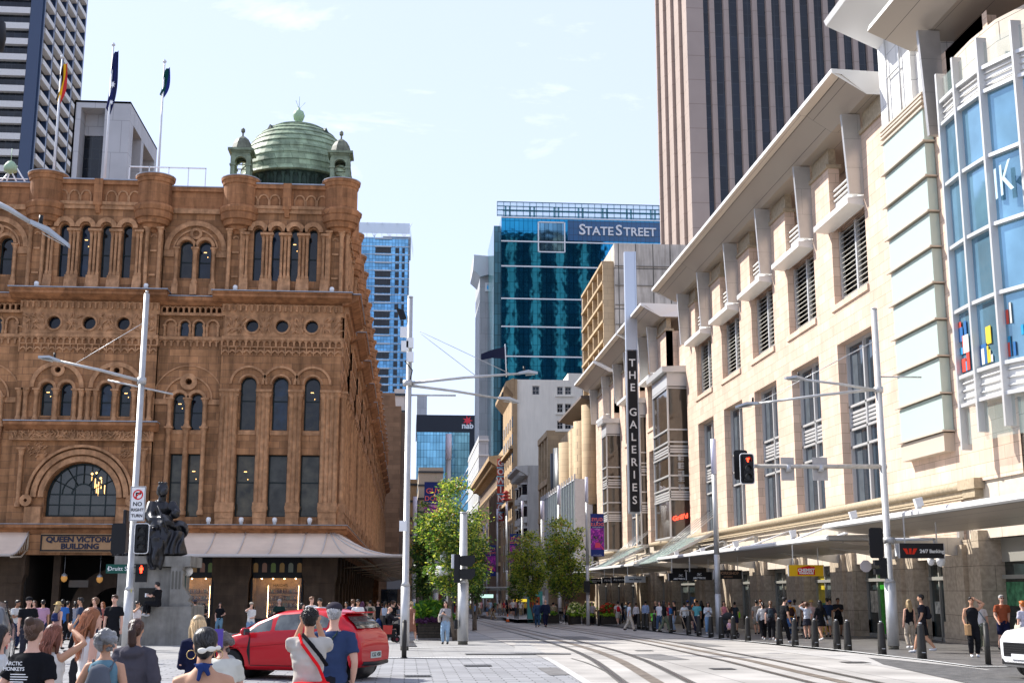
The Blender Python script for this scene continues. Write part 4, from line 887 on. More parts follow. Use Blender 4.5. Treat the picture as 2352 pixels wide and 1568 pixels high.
 # ================================================================ BACKGROUND BUILDINGS
def px2(xa,xb,yt,Y):a=onY(xa,yt,Y);b=onY(xb,yt,Y);return a.x,b.x,(a.z+b.z)/2
gl1=mat('blue_curtain_wall',(.22,.48,.64),.06,metal=1.,spec=1.,brick=(1.5,3.6,(.01,.03,.05),.07,.35,'wall',0.),var=.45,vs=.06,wave=.12,bs=.25)
gl2=mat('deep_blue_curtain_wall',(.035,.34,.58),.04,metal=1.,spec=1.,brick=(1.6,3.7,(.01,.12,.22),.09,.22,'wall',0.),var=.25,vs=.03,wave=.05,bs=.35)
gl3=mat('dark_tower_glass',(.010,.016,.026),.1,spec=.45,brick=(1.4,1.9,(.03,.035,.04),.06,.6,'wall',0.),var=.6,vs=.15,wave=.1,bs=.4)
conc=mat('pale_concrete',(.62,.56,.48),.85,var=.3,vs=.35,streak=.35,brick=(2.2,5.2,(.15,.14,.12),.07,.06,'wall',0.))
beige=mat('beige_pink_precast',(.375,.30,.255),.7,var=.1,vs=.2,brick=(60.,3.9,(.25,.19,.16),.05,.02))
whitep=mat('white_precast',(.66,.64,.60),.7,var=.08)
greyp=mat('grey_granite_tower',(.46,.46,.46),.6,var=.12,vs=.2,brick=(3.2,6.,(.3,.3,.3),.06,.05))
cream=mat('cream_painted_render',(.93,.89,.77),.85,var=.06,vs=.25,streak=.08)
sandg=mat('yellow_sandstone_grid',(.52,.39,.24),.8,var=.15,vs=.6,brick=(1.6,.8,(.3,.22,.14),.015,.15))
def root(name,x,y,lab,cat='building',group=None):return empty(name,(x,y,0),0,lab,cat,group)
x0,x1,_=px2(-230,84,200,270);r=root('office_tower',x1,270,'tall tower with white horizontal bands and dark blue glass, top left corner')
m=MB();D=34;m.box(x0,x1-.8,270.8,270+D,-5,190);m.build('glass_wall',gl3,r)
nv=mat('navy_column',(.006,.028,.08),.35,spec=.8)
m=MB();m.box(x1-2.6,x1,269.8,272.2,-5,190)
for k in range(5):m.box(x1-1,x1+.35,270+k*D/4-.5+(0 if k else 1.5),270+k*D/4+.5,-5,190)
m.build('column',nv,r)
m=MB()
for i in range(50):
 z=6+i*3.75
 m.box(x0,x1-2.6,269.6,270.9,z,z+1.45)
 for k in range(4):a,b=270+k*D/4+.5,270+(k+1)*D/4-.5;m.prism([(x1-.9,z+.0),(x1+.5,z+.1),(x1+.5,z+1.3),(x1-.9,z+1.9)],a+1.2*(k==0),b,'n')
m.build('white_bands',whitep,r);tag(KIDS[r.name][-1],kind=None)
x0,x1,zt=px2(172,301,232,215);r=root('office_tower',x1,215,'pale grey concrete office block with a deep portal frame behind the flagpoles')
F_=Fr((0,215,0),(1,0,0),(0,-1,0));m=MB(F_);zt2=onY(300,330,215).z-4
m.wall(x0,x1,10,zt,[rectl(x0+1.2,x1-4.4,12,zt2+10.5)],0,3.5)
F2=Fr((x1,215,0),(0,1,0),(1,0,0));m.fr=F2
m.wall(0,24,10,zt,[rectl(3,10,12,zt2+8.5),rectl(12,22,12,zt2+8.5)],0,3);m.fr=ID;m.box(x0,x1,215,239,zt-.4,zt);m.box(x0,x0+.3,215,239,5,zt)
m.build('wall',greyp,r);m=MB();m.box(x0+.5,x1-3.2,218.6,236,5,zt2+6.5);m.build('glass_wall',gl3,r)
m=MB();m.box(x0+1,x1-3.4,218.4,218.6,zt2+6.5,zt2+11);m.build('inner_soffit',greyp,r)
m=MB();xa=onY(280,412,75).x;m.box(-17.5,-12.8,75.2,75.25,27.6,27.68);[m.box(x,x+.05,75.2,75.25,26.2,27.65)for x in(-17.5,-16.3,-15.1,-13.9,-12.85)]
tag(m.build('roof_railing',white),'thin white railing on the sandstone roof between two flagpoles','railing')
r=root('rooftop_mast',-24,76,'small white frame with pale green lamp on the roof at the far left','mast')
m=MB();c_=onY(24,390,76)
for a,b in((-.9,.2),(.7,-.1),(-.3,.05),(1.3,.3)):m.tube([(c_.x+a,76,26.2),(c_.x+b,76,c_.z+.2)],.05,5)
m.tube([(c_.x-.7,76,26.9),(c_.x+1.1,76,26.9)],.04,5);m.build('frame',white,r);m=MB();m.lathe([(.001,c_.z-.3),(.4,c_.z-.1),(.42,c_.z+.2),(.2,c_.z+.5),(.001,c_.z+.6)],c_.x,76,10);m.tube([(c_.x,76,c_.z+.5),(c_.x,76,c_.z+1.4)],.02,4);m.build('lamp',mat('pale_green_copper',(.3,.42,.27),.5),r)
Y=470;x0,x1,zt=px2(808,938,545,Y);r=root('apartment_tower',x1,Y,'tall light blue glass apartment tower just right of the sandstone building')
m=MB();m.box(x0,x1,Y,Y+34,-5,zt);m.build('glass_wall',mat('sky_blue_curtain_wall',(.20,.50,.80),.06,metal=.8,spec=1.,brick=(1.25,3.2,(.07,.18,.28),.09,.4,'wall',0.),var=.35,vs=.05,wave=.1,bs=.3),r)
m=MB();i=0;z=zt-.4
while z>20:m.box(x0-.3,x0+9,Y-.35,Y+.2,z-.16,z);m.box(x0+9,x0+15.5,Y-.8,Y+.2,z-.4,z+.05);m.box(x0+15.5,x1+.5,Y-.35,Y+34,z-.2,z);z-=3.2;i+=1
m.build('floor_slabs',mat('white_slab_edge',(.6,.64,.68),.5),r)
m=MB();dk=0;z=zt-4
rr=random.Random(9)
while z>20:
 for a,b in((x0+9.2,x0+15.3),(x0+17,x0+18.5),(x0+19.6,x0+20.6)):
  if rr.random()<.75:m.box(a,b,Y-.15,Y+.05,z-2.3,z-.1)
 z-=3.2
m.build('dark_panes',gl3,r);tag(KIDS[r.name][-1],kind=None)
m=MB();m.box(x0+12,x1+1,Y-.6,Y+34,zt,zt+.4)
for k in range(8):a=x0+k*2.9;m.box(a-.08,a+.08,Y,Y+.2,zt,zt+6);m.tube([(a,Y,zt+(0 if k%2 else 6)),(a+2.9,Y,zt+(6 if k%2 else 0))],.12,4)
o=m.build('crown_frame',steelL,r);m=MB();m.quad((x0,Y-.2,zt+1.5),(x1+.5,Y-.2,zt+1.5),(x1+.5,Y-.2,zt+5.8),(x0,Y-.2,zt+5.8));m.quad((x1+.5,Y,zt+1),(x1+2,Y+34,zt+1),(x1+2,Y+34,zt+5.5),(x1+.5,Y,zt+5.5));m.build('crown_screen',mat('pale_glass_screen',(.5,.56,.6),.2,alpha=.75),o)
Y=420;x0,x1,zt=px2(1142,1528,468,Y);r=root('office_tower',x0,Y,'wide deep blue glass tower with white lettering STATE STREET')
zb=onY(1300,500,Y).z
m=MB();m.box(x0+1.5,x1-1.5,Y,Y+40,-5,zb);m.build('glass_wall',gl2,r)
F_=Fr((0,Y,0),(1,0,0),(0,-1,0));m=MB(F_)
for z in(zb-.4,onY(1300,557,Y).z,onY(1300,614,Y).z,onY(1300,688,Y).z,onY(1300,752,Y).z,onY(1300,820,Y).z):m.box(x0+1.5,x1-1.5,.02,.3,z-.22,z+.22)
xa,xb=onY(1237,520,Y).x,onY(1296,520,Y).x;za,zc_=onY(1260,579,Y).z,onY(1260,511,Y).z
for a,b,c,d in((xa-.3,xa+.1,za,zc_),(xb-.1,xb+.3,za,zc_),(xa,xb,za-.2,za+.2),(xa,xb,zc_-.2,zc_+.2)):m.box(a,b,.02,.35,c,d)
m.build('white_trim',white,r)
m=MB(F_);m.quad((xa,.1,za),(xb,.1,za),(xb,.1,zc_),(xa,.1,zc_));m.build('light_panes',gl1,r)
sg=MB(F_);xs=onY(1340,540,Y).x;sg.quad((onY(1296,520,Y).x+1.2,.12,onY(1300,555,Y).z+.4),(x1-2,.12,onY(1300,555,Y).z+.4),(x1-2,.12,zb-1),(onY(1296,520,Y).x+1.2,.12,zb-1));sg.build('sign_field',mat('sign_blue_glass',(.005,.09,.22),.2,spec=.8,brick=(1.6,2.4,(.0,.02,.05),.06,.1,'wall',0.)),r)
c=onY(1418,531,Y)
text_mb('S',5.4,F_,onY(1337,531,Y).x,c.z,.4,.4,white,parent=r,bold=.06);text_mb('TATE',4.3,F_,onY(1376,533,Y).x,c.z-.4,.4,.4,white,parent=r,bold=.06);text_mb('S',5.4,F_,onY(1421,531,Y).x,c.z,.4,.4,white,parent=r,bold=.06);text_mb('TREET',4.3,F_,onY(1469,533,Y).x,c.z-.4,.4,.4,white,parent=r,sx=.97,bold=.06)
m=MB(F_)
for i in range(27):a=x0+i*(x1-x0)/26;m.box(a-.09,a+.09,-.1,.1,zb,zt)
for z in(zt,zt-1.6,zt-3,zb+.3):m.box(x0,x1,-.12,.12,z-.13,z+.13)
for k in range(7):a=x0+3+k*(x1-x0-3)/6.6;m.box(a-.3,a+.3,-.8,-.3,zb,zt-1.5);m.box(a+1.2,a+1.8,-.8,-.3,zb,zt-1.5)
m.box(x0+2,x1-1,-.9,-.3,zt-3.2,zt-2.7)
o=m.build('crown_frame',mat('teal_steel',(.03,.13,.17),.4),r);m=MB(F_);m.quad((x0,-.2,zb),(x1,-.2,zb),(x1,-.2,zt),(x0,-.2,zt));m.build('crown_glass',mat('cyan_clear_glass',(.25,.62,.72),.05,alpha=.42,spec=.9),o)
m=MB();m.box(x0-1,x0+1.4,Y+2,Y+36,-5,onY(1145,515,Y).z);m.build('side_glass',mat('teal_side_glass',(.06,.24,.30),.12,metal=.3,spec=1.,brick=(1.2,3.7,(.02,.07,.08),.1,.5,'wall',0.)),r)
Y=455;x0,x1,zt=px2(1102,1144,640,Y);r=root('office_tower',x0,Y,'slim grey tower with pointed metal roof wing and a blue T emblem')
m=MB();m.box(x0,x1+6,Y,Y+30,-5,zt+4);m.build('wall',greyp,r)
m=MB();m.box(x0+4,x1+5,Y-.2,Y,-5,onY(1120,715,Y).z);m.build('glass_wall',gl3,r)
z=onY(1120,715,Y).z;m=MB()
while z>10:m.box(x0+4,x1+4,Y-.45,Y-.1,z-.4,z);m.box(x0+4,x1+4,Y-.45,Y-.1,z-1.9,z-1.6);z-=5.2
m.build('white_bands',whitep,r)
m=MB();p1,p2,p3,p4=onY(1088,588,Y),onY(1086,622,Y),onY(1103,638,Y),onY(1146,600,Y)
m.prism([(p2.x,p2.z),(p3.x,p3.z),(p4.x,p3.z+2),(p4.x+2,p4.z+1),(p1.x,p1.z)],Y-2,Y+20,'n');m.build('roof_wing',steelL,r)
F_=Fr((0,Y-.3,0),(1,0,0),(0,-1,0));a,b=onY(1114,650,Y),onY(1136,670,Y)
m=MB(F_);m.box(a.x,b.x,0,.3,b.z,a.z);o=m.build('emblem_board',white,r);cx=(a.x+b.x)/2;cz=(a.z+b.z)/2
m=MB(F_);m.prism([(cx-.2+.95*cos(t*.4),cz-.2+1.25*sin(t*.4))for t in range(16)],.3,.36,'n');m.build('emblem',mat('sky_emblem',(.05,.45,.8),.5),o)
m=MB(F_);m.box(cx-.9,cx+1.1,.37,.42,cz+.7,cz+1.15);m.box(cx-.05,cx+.45,.37,.42,cz-1.0,cz+.7);m.build('letter',mat('navy_letter',(.01,.06,.3),.5),o)
Y=175;x0=onY(1612,300,Y).x;x1=x0+60;r=root('office_tower',x0,Y,'very tall beige ribbed tower with dark window strips behind the retail building');D=24
m=MB();m.box(x0,x1,Y+.8,Y+D,-2,190);m.box(x0+.2,x1,Y+.5,Y+.85,-2,190);m.build('glass_wall',gl3,r)
m=MB();P=2.25;k=0;a=x0
m.box(x0-1.9,x0+.75,Y-.2,Y+1.4,-2,190)
while a<x1:
 a+=P;m.prism([(a-.66,Y+.85),(a-.48,Y+.0),(a-.1,Y-.12),(a+.3,Y+.0),(a+.48,Y+.85)],-2,190,'w')
for k in range(4):b=Y+1.4+k*5.7;m.box(x0-1.4,x0+.1,b,b+3.6,-2,190);m.box(x0-1.9,x0-1.3,b+3.9,b+4.6,-2,190);m.box(x0-1.0,x0+.1,b+3.6,b+5.7,-2,190);m.box(x0+8+k*13,x0+12+k*13,Y+D,Y+D+.5,-2,188)
m.build('ribbed_wall',beige,r)
Y=150;x0,x1,zt=px2(1387,1560,560,Y);r=root('concrete_building',x0,Y,'raw concrete block with a yellow sandstone window grid on its street side')
m=MB();m.box(x0+1.3,x1+12,Y,Y+30,0,zt);m.build('wall',conc,r)
m=MB();
for k in range(12):z=zt-3-k*2.5;m.box(x0+1.3,x1,Y-.12,Y,z,z+.1)
m.build('board_joints',mat('dark_concrete_joint',(.2,.18,.15),.9),r)
x2=onX(1360,700,24.0);FX=Fr((x0,Y+.6,0),(0,1,0),(-1,0,0));m=MB(FX);gq=MB(FX);ht=zt-2.2
for k in range(15):
 z=ht-k*2.5;m.box(0,19,-3.6,.2,z-.35,z)
 for j in range(5):m.box(j*4.5,j*4.5+.45,-3.6,.05,z-2.2,z-.35)if j!=4 else m.box(18.5,19,-3.6,.05,z-2.2,z-.35)
 m.box(-.05,0.3,-3.6,.1,z-2.5,z)
m.build('stone_grid',sandg,r);gq.box(0.2,19,-3.7,-1.2,0,ht);gq.build('glass_wall',mat('bronze_glass',(.20,.15,.09),.2,spec=.8),r)
X=21.6;r=root('fluted_stone_building',X,150,'sandstone building with giant rounded columns under a flat dark eave')
m=MB();m.box(X+1,X+20,148,196,-2,24);m.build('wall',sandg,r)
for i,(yy,rr_,h,c)in enumerate(((148.8,1.0,24,sandg),(153.6,1.35,22.6,sandg),(159.0,.8,22.4,sandg),(162.5,.8,22.4,sandg),(167,1.6,21.5,sandg),(174.5,1.5,21.6,0),(179.5,.9,21.8,0),(183,.9,21.8,0))):
 m=MB();m.lathe([(rr_,12),(rr_,h),(.01,h)],X+.3,yy,18);m.build('column',c or mat('dark_cylinder',(.02,.025,.03),.35),r)
m=MB();m.prism([(X-.9,24.7),(X+1.5,24.2),(X+8,24.4),(X+8,25.4),(X-.9,25.0)],147.5,170,'n');m.build('eave',mat('brown_eave',(.16,.13,.11),.6),r)
r2=root('glass_street_wall',X-2,148,'pale green glass curtain wall behind the right street trees');m=MB();FX=Fr((X-1.6,148,0),(0,1,0),(-1,0,0));m.fr=FX
m.quad((0,0,3.5),(38,0,3.5),(38,0,14.9),(0,0,14.9));m.build('glass',mat('green_street_glass',(.20,.27,.23),.1,spec=1.,brick=(2.4,1.9,(.10,.13,.11),.04,.35,'wall',0.),var=.3,vs=.4),r2);m=MB(FX);m.box(0,38,-.3,.1,14.9,15.05);m.box(-.1,0,-2,.1,3.5,15)
for k in range(16):m.box(k*2.5,k*2.5+.08,.0,.2,3.5,15.6)
m.build('mullion',steelL,r2)
r=root('stone_grid_building',20.6,186,'narrow sandstone building with a tall window grid beside dark cylinders');FX=Fr((20.9,185,0),(0,1,0),(-1,0,0));m=MB(FX)
m.box(0,13,-10,-1,0,25.3);m.build('wall',mat('bronze_glass',(.20,.15,.09),.2,spec=.8),r);m=MB(FX)
for j in range(4):m.box(j*4.1,j*4.1+.8,-1,.1,0,25)
for z in(24.6,17.5,12.2,7.0):m.box(-.1,13.2,-1.1,.2,z,z+.9)
m.box(-.3,0,-6,.1,0,25.2);m.build('stone_grid',sandg,r)
Y=205;x0,x1,zt=px2(1196,1252,1068,Y);r=root('white_ornate_building',x0,Y,'white ornate old building with bay windows and bracketed cornice')
m=MB();m.box(x0+1.2,x1+4,Y,Y+18,0,zt);m.build('wall',mat('white_render',(.62,.61,.56),.8,var=.12,vs=.5,streak=.15),r)
wr=MC['white_render'];FX=Fr((x0+1.2,Y,0),(0,1,0),(-1,0,0));m=MB(FX);m.prism([(0,zt-1.8),(.6,zt-1.4),(2.0,zt-.6),(2.0,zt-.2),(0,zt)],-.3,18,'u')
for k in range(14):m.box(k*1.3,k*1.3+.4,0,1.4,zt-1.7,zt-.7)
m.build('cornice',wr,r)
for k in range(4):
 z=zt-4.5-k*3.6
 for j in range(3):
  m=MB(FX);yb_=1.5+j*5.5;m.prism([(yb_,0),(yb_+.7,.9),(yb_+2.6,.9),(yb_+3.3,0)],z-1.2,z-.2,'w');m.prism([(yb_,0),(yb_+.7,.9),(yb_+2.6,.9),(yb_+3.3,0)],z+1.5,z+1.8,'w');o=m.build('balcony',wr,r)
  m=MB(FX);m.prism([(yb_+.1,0),(yb_+.8,.75),(yb_+2.5,.75),(yb_+3.2,0)],z-.2,z+1.5,'w');m.build('window',gl3,o)
m=MB()
for k in range(5):m.lathe([(.001,0),(.7,.2),(.75,.9),(.35,1.6),(.6,2.0),(.3,2.6),(.15,3.4),(.001,3.5)],x0+3.0+k*.9,Y-6-k*3,10);
for i in range(len(m.v)):m.v[i]=m.v[i]+Vector((0,0,onY(1225,1232,200).z-2))
m.box(x0+2.2,x0+8,Y-20,Y-2,0,onY(1225,1232,200).z-2);m.build('urn_parapet',wr,r)
Y=228;x0,x1,zt=px2(1180,1345,872,Y);r=root('cream_building',x0,Y,'tall cream painted party wall building with few small windows')
zt=onY(1260,872,Y).z;F_=Fr((0,Y,0),(1,0,0),(0,-1,0));m=MB(F_)
wl=[]
for a,b,c,d in((1222,1240,886,906),(1279,1294,888,906),(1297,1313,888,906),(1279,1294,927,947),(1297,1313,927,947),(1279,1294,966,985),(1297,1313,966,985)):
 p,q_=onY(a,d,Y),onY(b,c,Y);wl.append((p.x,q_.x,p.z,q_.z))
m.wall(x0,x1+6,0,zt,[rectl(a+.05,b-.05,c,d)for a,b,c,d in wl],0,.5);m.fr=ID;m.box(x0+.1,x1+6,Y+.6,Y+24,0,zt-.05);m.box(onY(1305,860,Y).x,x1+6,Y,Y+10,zt,zt+1.3);m.build('wall',cream,r)
for a,b,c,d in wl:
 o=window(F_,rectl(a+.05,b-.05,c,d),-.3,((c+d)/2,),r,gl3,whitep,fw=.12,vb=((a+b)/2,))
m=MB(F_)
for k in(907.5,948.5,987):
 z=onY(1296,k,Y).z;m.box(wl[1][0]-.3,wl[2][1]+.3,0,.25,z-.3,z)
m.build('window_sill',cream,r)
tanf=mat('tan_ornate_stone',(.50,.35,.20),.8,var=.2,vs=.6,streak=.2)
FX=Fr((x0,Y,0),(0,1,0),(-1,0,0));m=MB(FX);m.box(-.4,0,-.6,.15,0,zt);m.box(0,26,-.6,0,0,zt-1.5);m.prism([(0,zt-3),(.5,zt-2.4),(1.5,zt-1.2),(1.5,zt-.5),(0,zt+.2)],-.5,27,'u');m.box(0,26,0,.8,17.8,18.4);m.box(0,26,0,.6,27.6,28.1);m.build('street_wall',tanf,r)
for i in range(9):
 for j in range(5):
  m=MB(FX);m.box(2+j*5,3.6+j*5,-.02,.08,5.5+i*3.3,7.5+i*3.3);m.build('window',gl3,r)
a=onY(1160,790,Y+5);b=onY(1163,865,Y+5);rf_=root('flagpole',b.x,Y+5,'far white flagpole with small dark flag above the cream building','flagpole');m=MB();m.tube([(b.x,Y+5,b.z),(a.x,Y+5,a.z)],.12,6);m.build('pole',white,rf_)
m=MB();m.add([(a.x-4.6+.0,Y+5,a.z-2.0),(a.x-2.5,Y+4.6,a.z-1.2),(a.x,Y+5,a.z-.5),(a.x,Y+5,a.z-2.9),(a.x-2.5,Y+4.6,a.z-2.8),(a.x-4.6,Y+5,a.z-3.2)],[(0,1,4,5),(1,2,3,4)]);m.build('flag',mat('navy_cloth',(.015,.02,.05),.8),rf_)
Y=262;x0,x1,zt=px2(1150,1180,1046,Y);xg=x0;r=root('stone_corner_building',x0,Y,'brown stone building with heavy cornice behind the vertical red sign')
bs=mat('brown_granite_facade',(.26,.19,.14),.8,var=.25,vs=.5,streak=.2);m=MB();m.box(x0,x0+16,Y,Y+75,-2,zt);m.build('wall',bs,r)
FX=Fr((x0,Y,0),(0,1,0),(-1,0,0));m=MB(FX);m.prism([(0,zt-3),(.8,zt-2.5),(2.6,zt-1.2),(2.6,zt-.3),(0,zt)],-1.5,75,'u');m.box(-1,75,0,.5,zt-6.5,zt-6);m.box(0,75,0,.5,7,7.7)
for k in range(40):m.box(k*1.9,k*1.9+.6,0,1.9,zt-2.4,zt-1.5)
m.build('cornice',tanf,r)
for k in range(16):m=MB(FX);m.lathe([(.7,7.7),(.6,zt-8),(.9,zt-7)],1+k*4.4,.2,8);m.build('column',bs,r)
m=MB();m.box(x0+2.5,x0+14,Y+3,Y+60,zt,zt+4.5);m.box(x0+4,x0+14,Y+8,Y+50,zt+4.5,zt+6.5);m.build('attic',tanf,r)
Y=252;a,b=onY(1143,1053,Y),onY(1157,1196,Y);r=root('vertical_sign',a.x,Y,'vertical red and blue sign with white letters GOWINGS','sign');F_=Fr((0,Y,0),(1,0,0),(0,-1,0))
H_=a.z-b.z;hh=H_/7;cx=(a.x+b.x)/2;wd=(b.x-a.x)*1.1;m=MB(F_);m.box(cx-wd/2,cx+wd/2,-.4,0,b.z,a.z);m.build('sign_panel',mat('sign_red',(.42,.05,.035),.5),r)
m=MB(F_)
for i in range(1,7):m.box(cx-wd/2-.03,cx+wd/2+.03,-.42,.04,b.z+i*hh-.14,b.z+i*hh+.14)
m.build('blue_bar',mat('sign_sky',(.2,.5,.65),.5),r)
for i,ch in enumerate('GOWINGS'):text_mb(ch,hh*.98,F_,cx,a.z-(i+.5)*hh,.05,.05,white,'letter',r,bold=.04)
m=MB(F_)
for z,s_ in((b.z-.9,.5),(b.z-1.6,.35),(a.z+.4,.4)):m.lathe([(.001,z-s_),(s_*.35,z-.1),(s_,z),(s_*.35,z+.1),(.001,z+s_*1.4)],cx,-.2,4)
m.build('finial',tanf,r)
Y=600;x0,x1,zt=px2(958,1089,953,Y);r=root('office_tower',x0,Y,'distant blue glass bank tower with black top and red star over the letters nab')
zb=onY(1020,992,Y).z;F_=Fr((0,Y,0),(1,0,0),(0,-1,0));m=MB();m.box(x0,x1,Y,Y+40,-8,zb);m.build('glass_wall',gl1,r)
m=MB();m.box(x0-.3,x1+.4,Y-.5,Y+40,zb,zt);m.box(x1-2.2,x1+.4,Y-.4,Y+40,-8,zb);m.build('black_top',mat('charcoal_cladding',(.03,.033,.042),.5),r)
c=onY(1074,966,Y);m=MB(F_);m.prism([(c.x+(2.5 if i%2==0 else 1.1)*cos(pi/2+2*pi*i/14+.25),c.z+(2.5 if i%2==0 else 1.1)*sin(pi/2+2*pi*i/14+.25))for i in range(14)],.55,.75,'n');m.build('red_star',mat('star_red',(.8,.06,.08),.5),r)
text_mb('nab',4.0,F_,c.x,onY(1074,978,Y).z,.6,.2,white,'lettering',r,bold=.12)
def block(name,xa,xb,yt,Y,dep,m_,lab,bands=None,bm_=None):
 x0,x1,zt=px2(xa,xb,yt,Y);r=root(name,x0,Y,lab);m=MB();m.box(x0,x1,Y,Y+dep,-9,zt);m.build('wall',m_,r)
 if bands:
  m=MB();z=zt-1
  while z>3:m.box(x0-.15,x1+.15,Y-.3,Y+dep,z-.5,z);z-=bands
  m.build('floor_bands',bm_ or whitep,r)
 return r
block('distant_tower',958,981,905,650,30,greyp,'small pale grey tower top seen right of the central light pole')
block('distant_building',962,1018,1073,340,40,mat('tan_precast',(.42,.36,.28),.8,var=.15),'low tan office building behind the left street tree',3.6,mat('dark_window_band',(.04,.045,.05),.3))
block('distant_tower',1088,1102,960,700,30,gl1,'thin far glass tower just right of the bank tower',3.6)
block('distant_tower',1078,1100,1062,420,60,gl2,'dark glass building low in the street gap left of the vertical red sign',3.6)
block('distant_building',1100,1122,1000,345,60,greyp,'grey stone building with cornices beyond the vertical red sign',4.2)
block('distant_building',1108,1150,1240,345,50,bs,'brown street building low beneath the vertical red sign',4.,mat('dark_window_band',(.04,.045,.05),.3))
block('distant_building',990,1085,1240,560,30,gl3,'dark glass building closing the far end of the street',4.)
Y=236;x0,x1,zt=px2(872,922,932,Y);r=root('brown_stone_building',x0,Y,'plain brown stone block wall just beyond the sandstone building')
m=MB();m.box(x0-20,x1,Y,Y+60,-3,zt);m.box(x0-20,onY(907,900,Y).x,Y+2,Y+30,zt,onY(890,898,Y).z);m.build('wall',mat('brown_block_wall',(.36,.21,.12),.85,var=.2,vs=.5,brick=(2.2,.9,(.24,.14,.08),.03,.3)),r)
m=MB();m.box(x1,x1+1.0,Y+1,Y+60,-3,zt-1);m.build('street_wall',bs,r)
m=MB();m.box(x0+2,x1+.6,Y-.6,Y-.1,2.2,4.4);m.build('shop_fascia',mat('grey_fascia',(.3,.3,.3),.5),r)
m=MB();m.box(x0+1,x1-.1,Y-.4,Y,-2.5,2.2);m.build('shop_window',gl3,r)
block('white_building',906,930,893,262,40,whitep,'white modern block rising behind the brown stone wall',3.6,gl3)
block('street_building',925,958,1100,300,90,tanf,'tan street building behind the left tree and central pole',4.,mat('dark_window_band',(.04,.045,.05),.3))
block('street_building',946,985,1190,400,90,greyp,'grey street building seen below the far tan office',4.,mat('dark_window_band',(.04,.045,.05),.3))
# ================================================================ STREET FURNITURE
def remesh(mb,vox,name,mats,parent=None,sm=3,loc=True,fn=None,mesh_only=False,fac=.5):
 me=bpy.data.meshes.new('tmp');me.from_pydata([tuple(v)for v in mb.v],[],mb.f);o=bpy.data.objects.new('tmp',me);COL.objects.link(o)
 r=o.modifiers.new('r','REMESH');r.mode='VOXEL';r.voxel_size=vox;r.use_smooth_shade=True
 if sm:s_=o.modifiers.new('s','SMOOTH');s_.iterations=sm;s_.factor=fac
 dg=bpy.context.evaluated_depsgraph_get();m2=bpy.data.meshes.new_from_object(o.evaluated_get(dg));bpy.data.objects.remove(o);bpy.data.meshes.remove(me)
 if fn:
  for v in m2.vertices:v.co=fn(v.co)
 m2.materials.clear()
 for m_ in(mats if isinstance(mats,(list,tuple))else[mats]):m2.materials.append(m_)
 m2.polygons.foreach_set('use_smooth',[True]*len(m2.polygons));m2.name=name
 if mesh_only:return m2
 ob=bpy.data.objects.new(name,m2);COL.objects.link(ob)
 if parent is not None:attach(ob,parent,loc)
 return ob
def ell(mb,c,r,n=12):
 k=8;prof=[(max(.0005,sin(pi*i/k)),-cos(pi*i/k))for i in range(k+1)]
 pts=[(c[0]+r[0]*a*cos(2*pi*j/n),c[1]+r[1]*a*sin(2*pi*j/n),c[2]+r[2]*b)for a,b in prof for j in range(n)]
 mb.add(pts,[(i*n+j,i*n+(j+1)%n,(i+1)*n+(j+1)%n,(i+1)*n+j)for i in range(k)for j in range(n)]+[tuple(range(n))[::-1],tuple(range(k*n,k*n+n))],True)
def loft(mb,rings,n=16):
 pts=[(c[0]+c[3]*cos(2*pi*j/n),c[1]+c[4]*sin(2*pi*j/n),c[2])for c in rings for j in range(n)];k=len(rings)
 mb.add(pts,[(i*n+j,i*n+(j+1)%n,(i+1)*n+(j+1)%n,(i+1)*n+j)for i in range(k-1)for j in range(n)]+[tuple(range(n))[::-1],tuple(range((k-1)*n,k*n))],True)
poleG=mat('grey_pole_paint',(.50,.50,.49),.45,metal=.35,var=.12,vs=3,streak=.15)
def lamp_arm(r,p0,p1,head=1.1,tilt=0.):
 m=MB();p0,p1=Vector(p0),Vector(p1);m.tube([p0,(p0+p1)/2+Vector((0,0,.03)),p1],[.06,.05,.04],8);a=m.build('lamp_arm',poleG,r)
 d=(p1-p0).normalized();q_=p1+d*head;h=MB();s_=Vector((-d.y,d.x,0))*.15
 top=[p1-s_*.6+Vector((0,0,.05)),p1+s_*.6+Vector((0,0,.05)),p1+d*head*.5+s_+Vector((0,0,.09)),q_+s_*.5,q_-s_*.5,p1+d*head*.5-s_+Vector((0,0,.09))]
 h.add([tuple(v)for v in top]+[tuple(v-Vector((0,0,.08)))for v in top],[tuple(range(6)),tuple(range(11,5,-1))]+[(i,(i+1)%6,(i+1)%6+6,i+6)for i in range(6)])
 hd=h.build('lamp_head',mat('lamp_head_grey',(.40,.42,.44),.4,metal=.4),r);c_=MB();c_.cyl(p1.x+d.x*.2,p1.y+d.y*.2,p1.z+.05+d.z*.2,p1.z+.25+d.z*.2,.04);c_.build('photocell',black,hd)
 g_=MB();z_=-.085;A=[p1+d*.25-s_*.7,p1+d*.25+s_*.7,q_-d*.1+s_*.5,q_-d*.1-s_*.5];g_.add([tuple(v+Vector((0,0,z_)))for v in A],[(0,1,2,3)]);g_.build('led_panel',mat('led_panel',(.5,.5,.48),.3),hd)
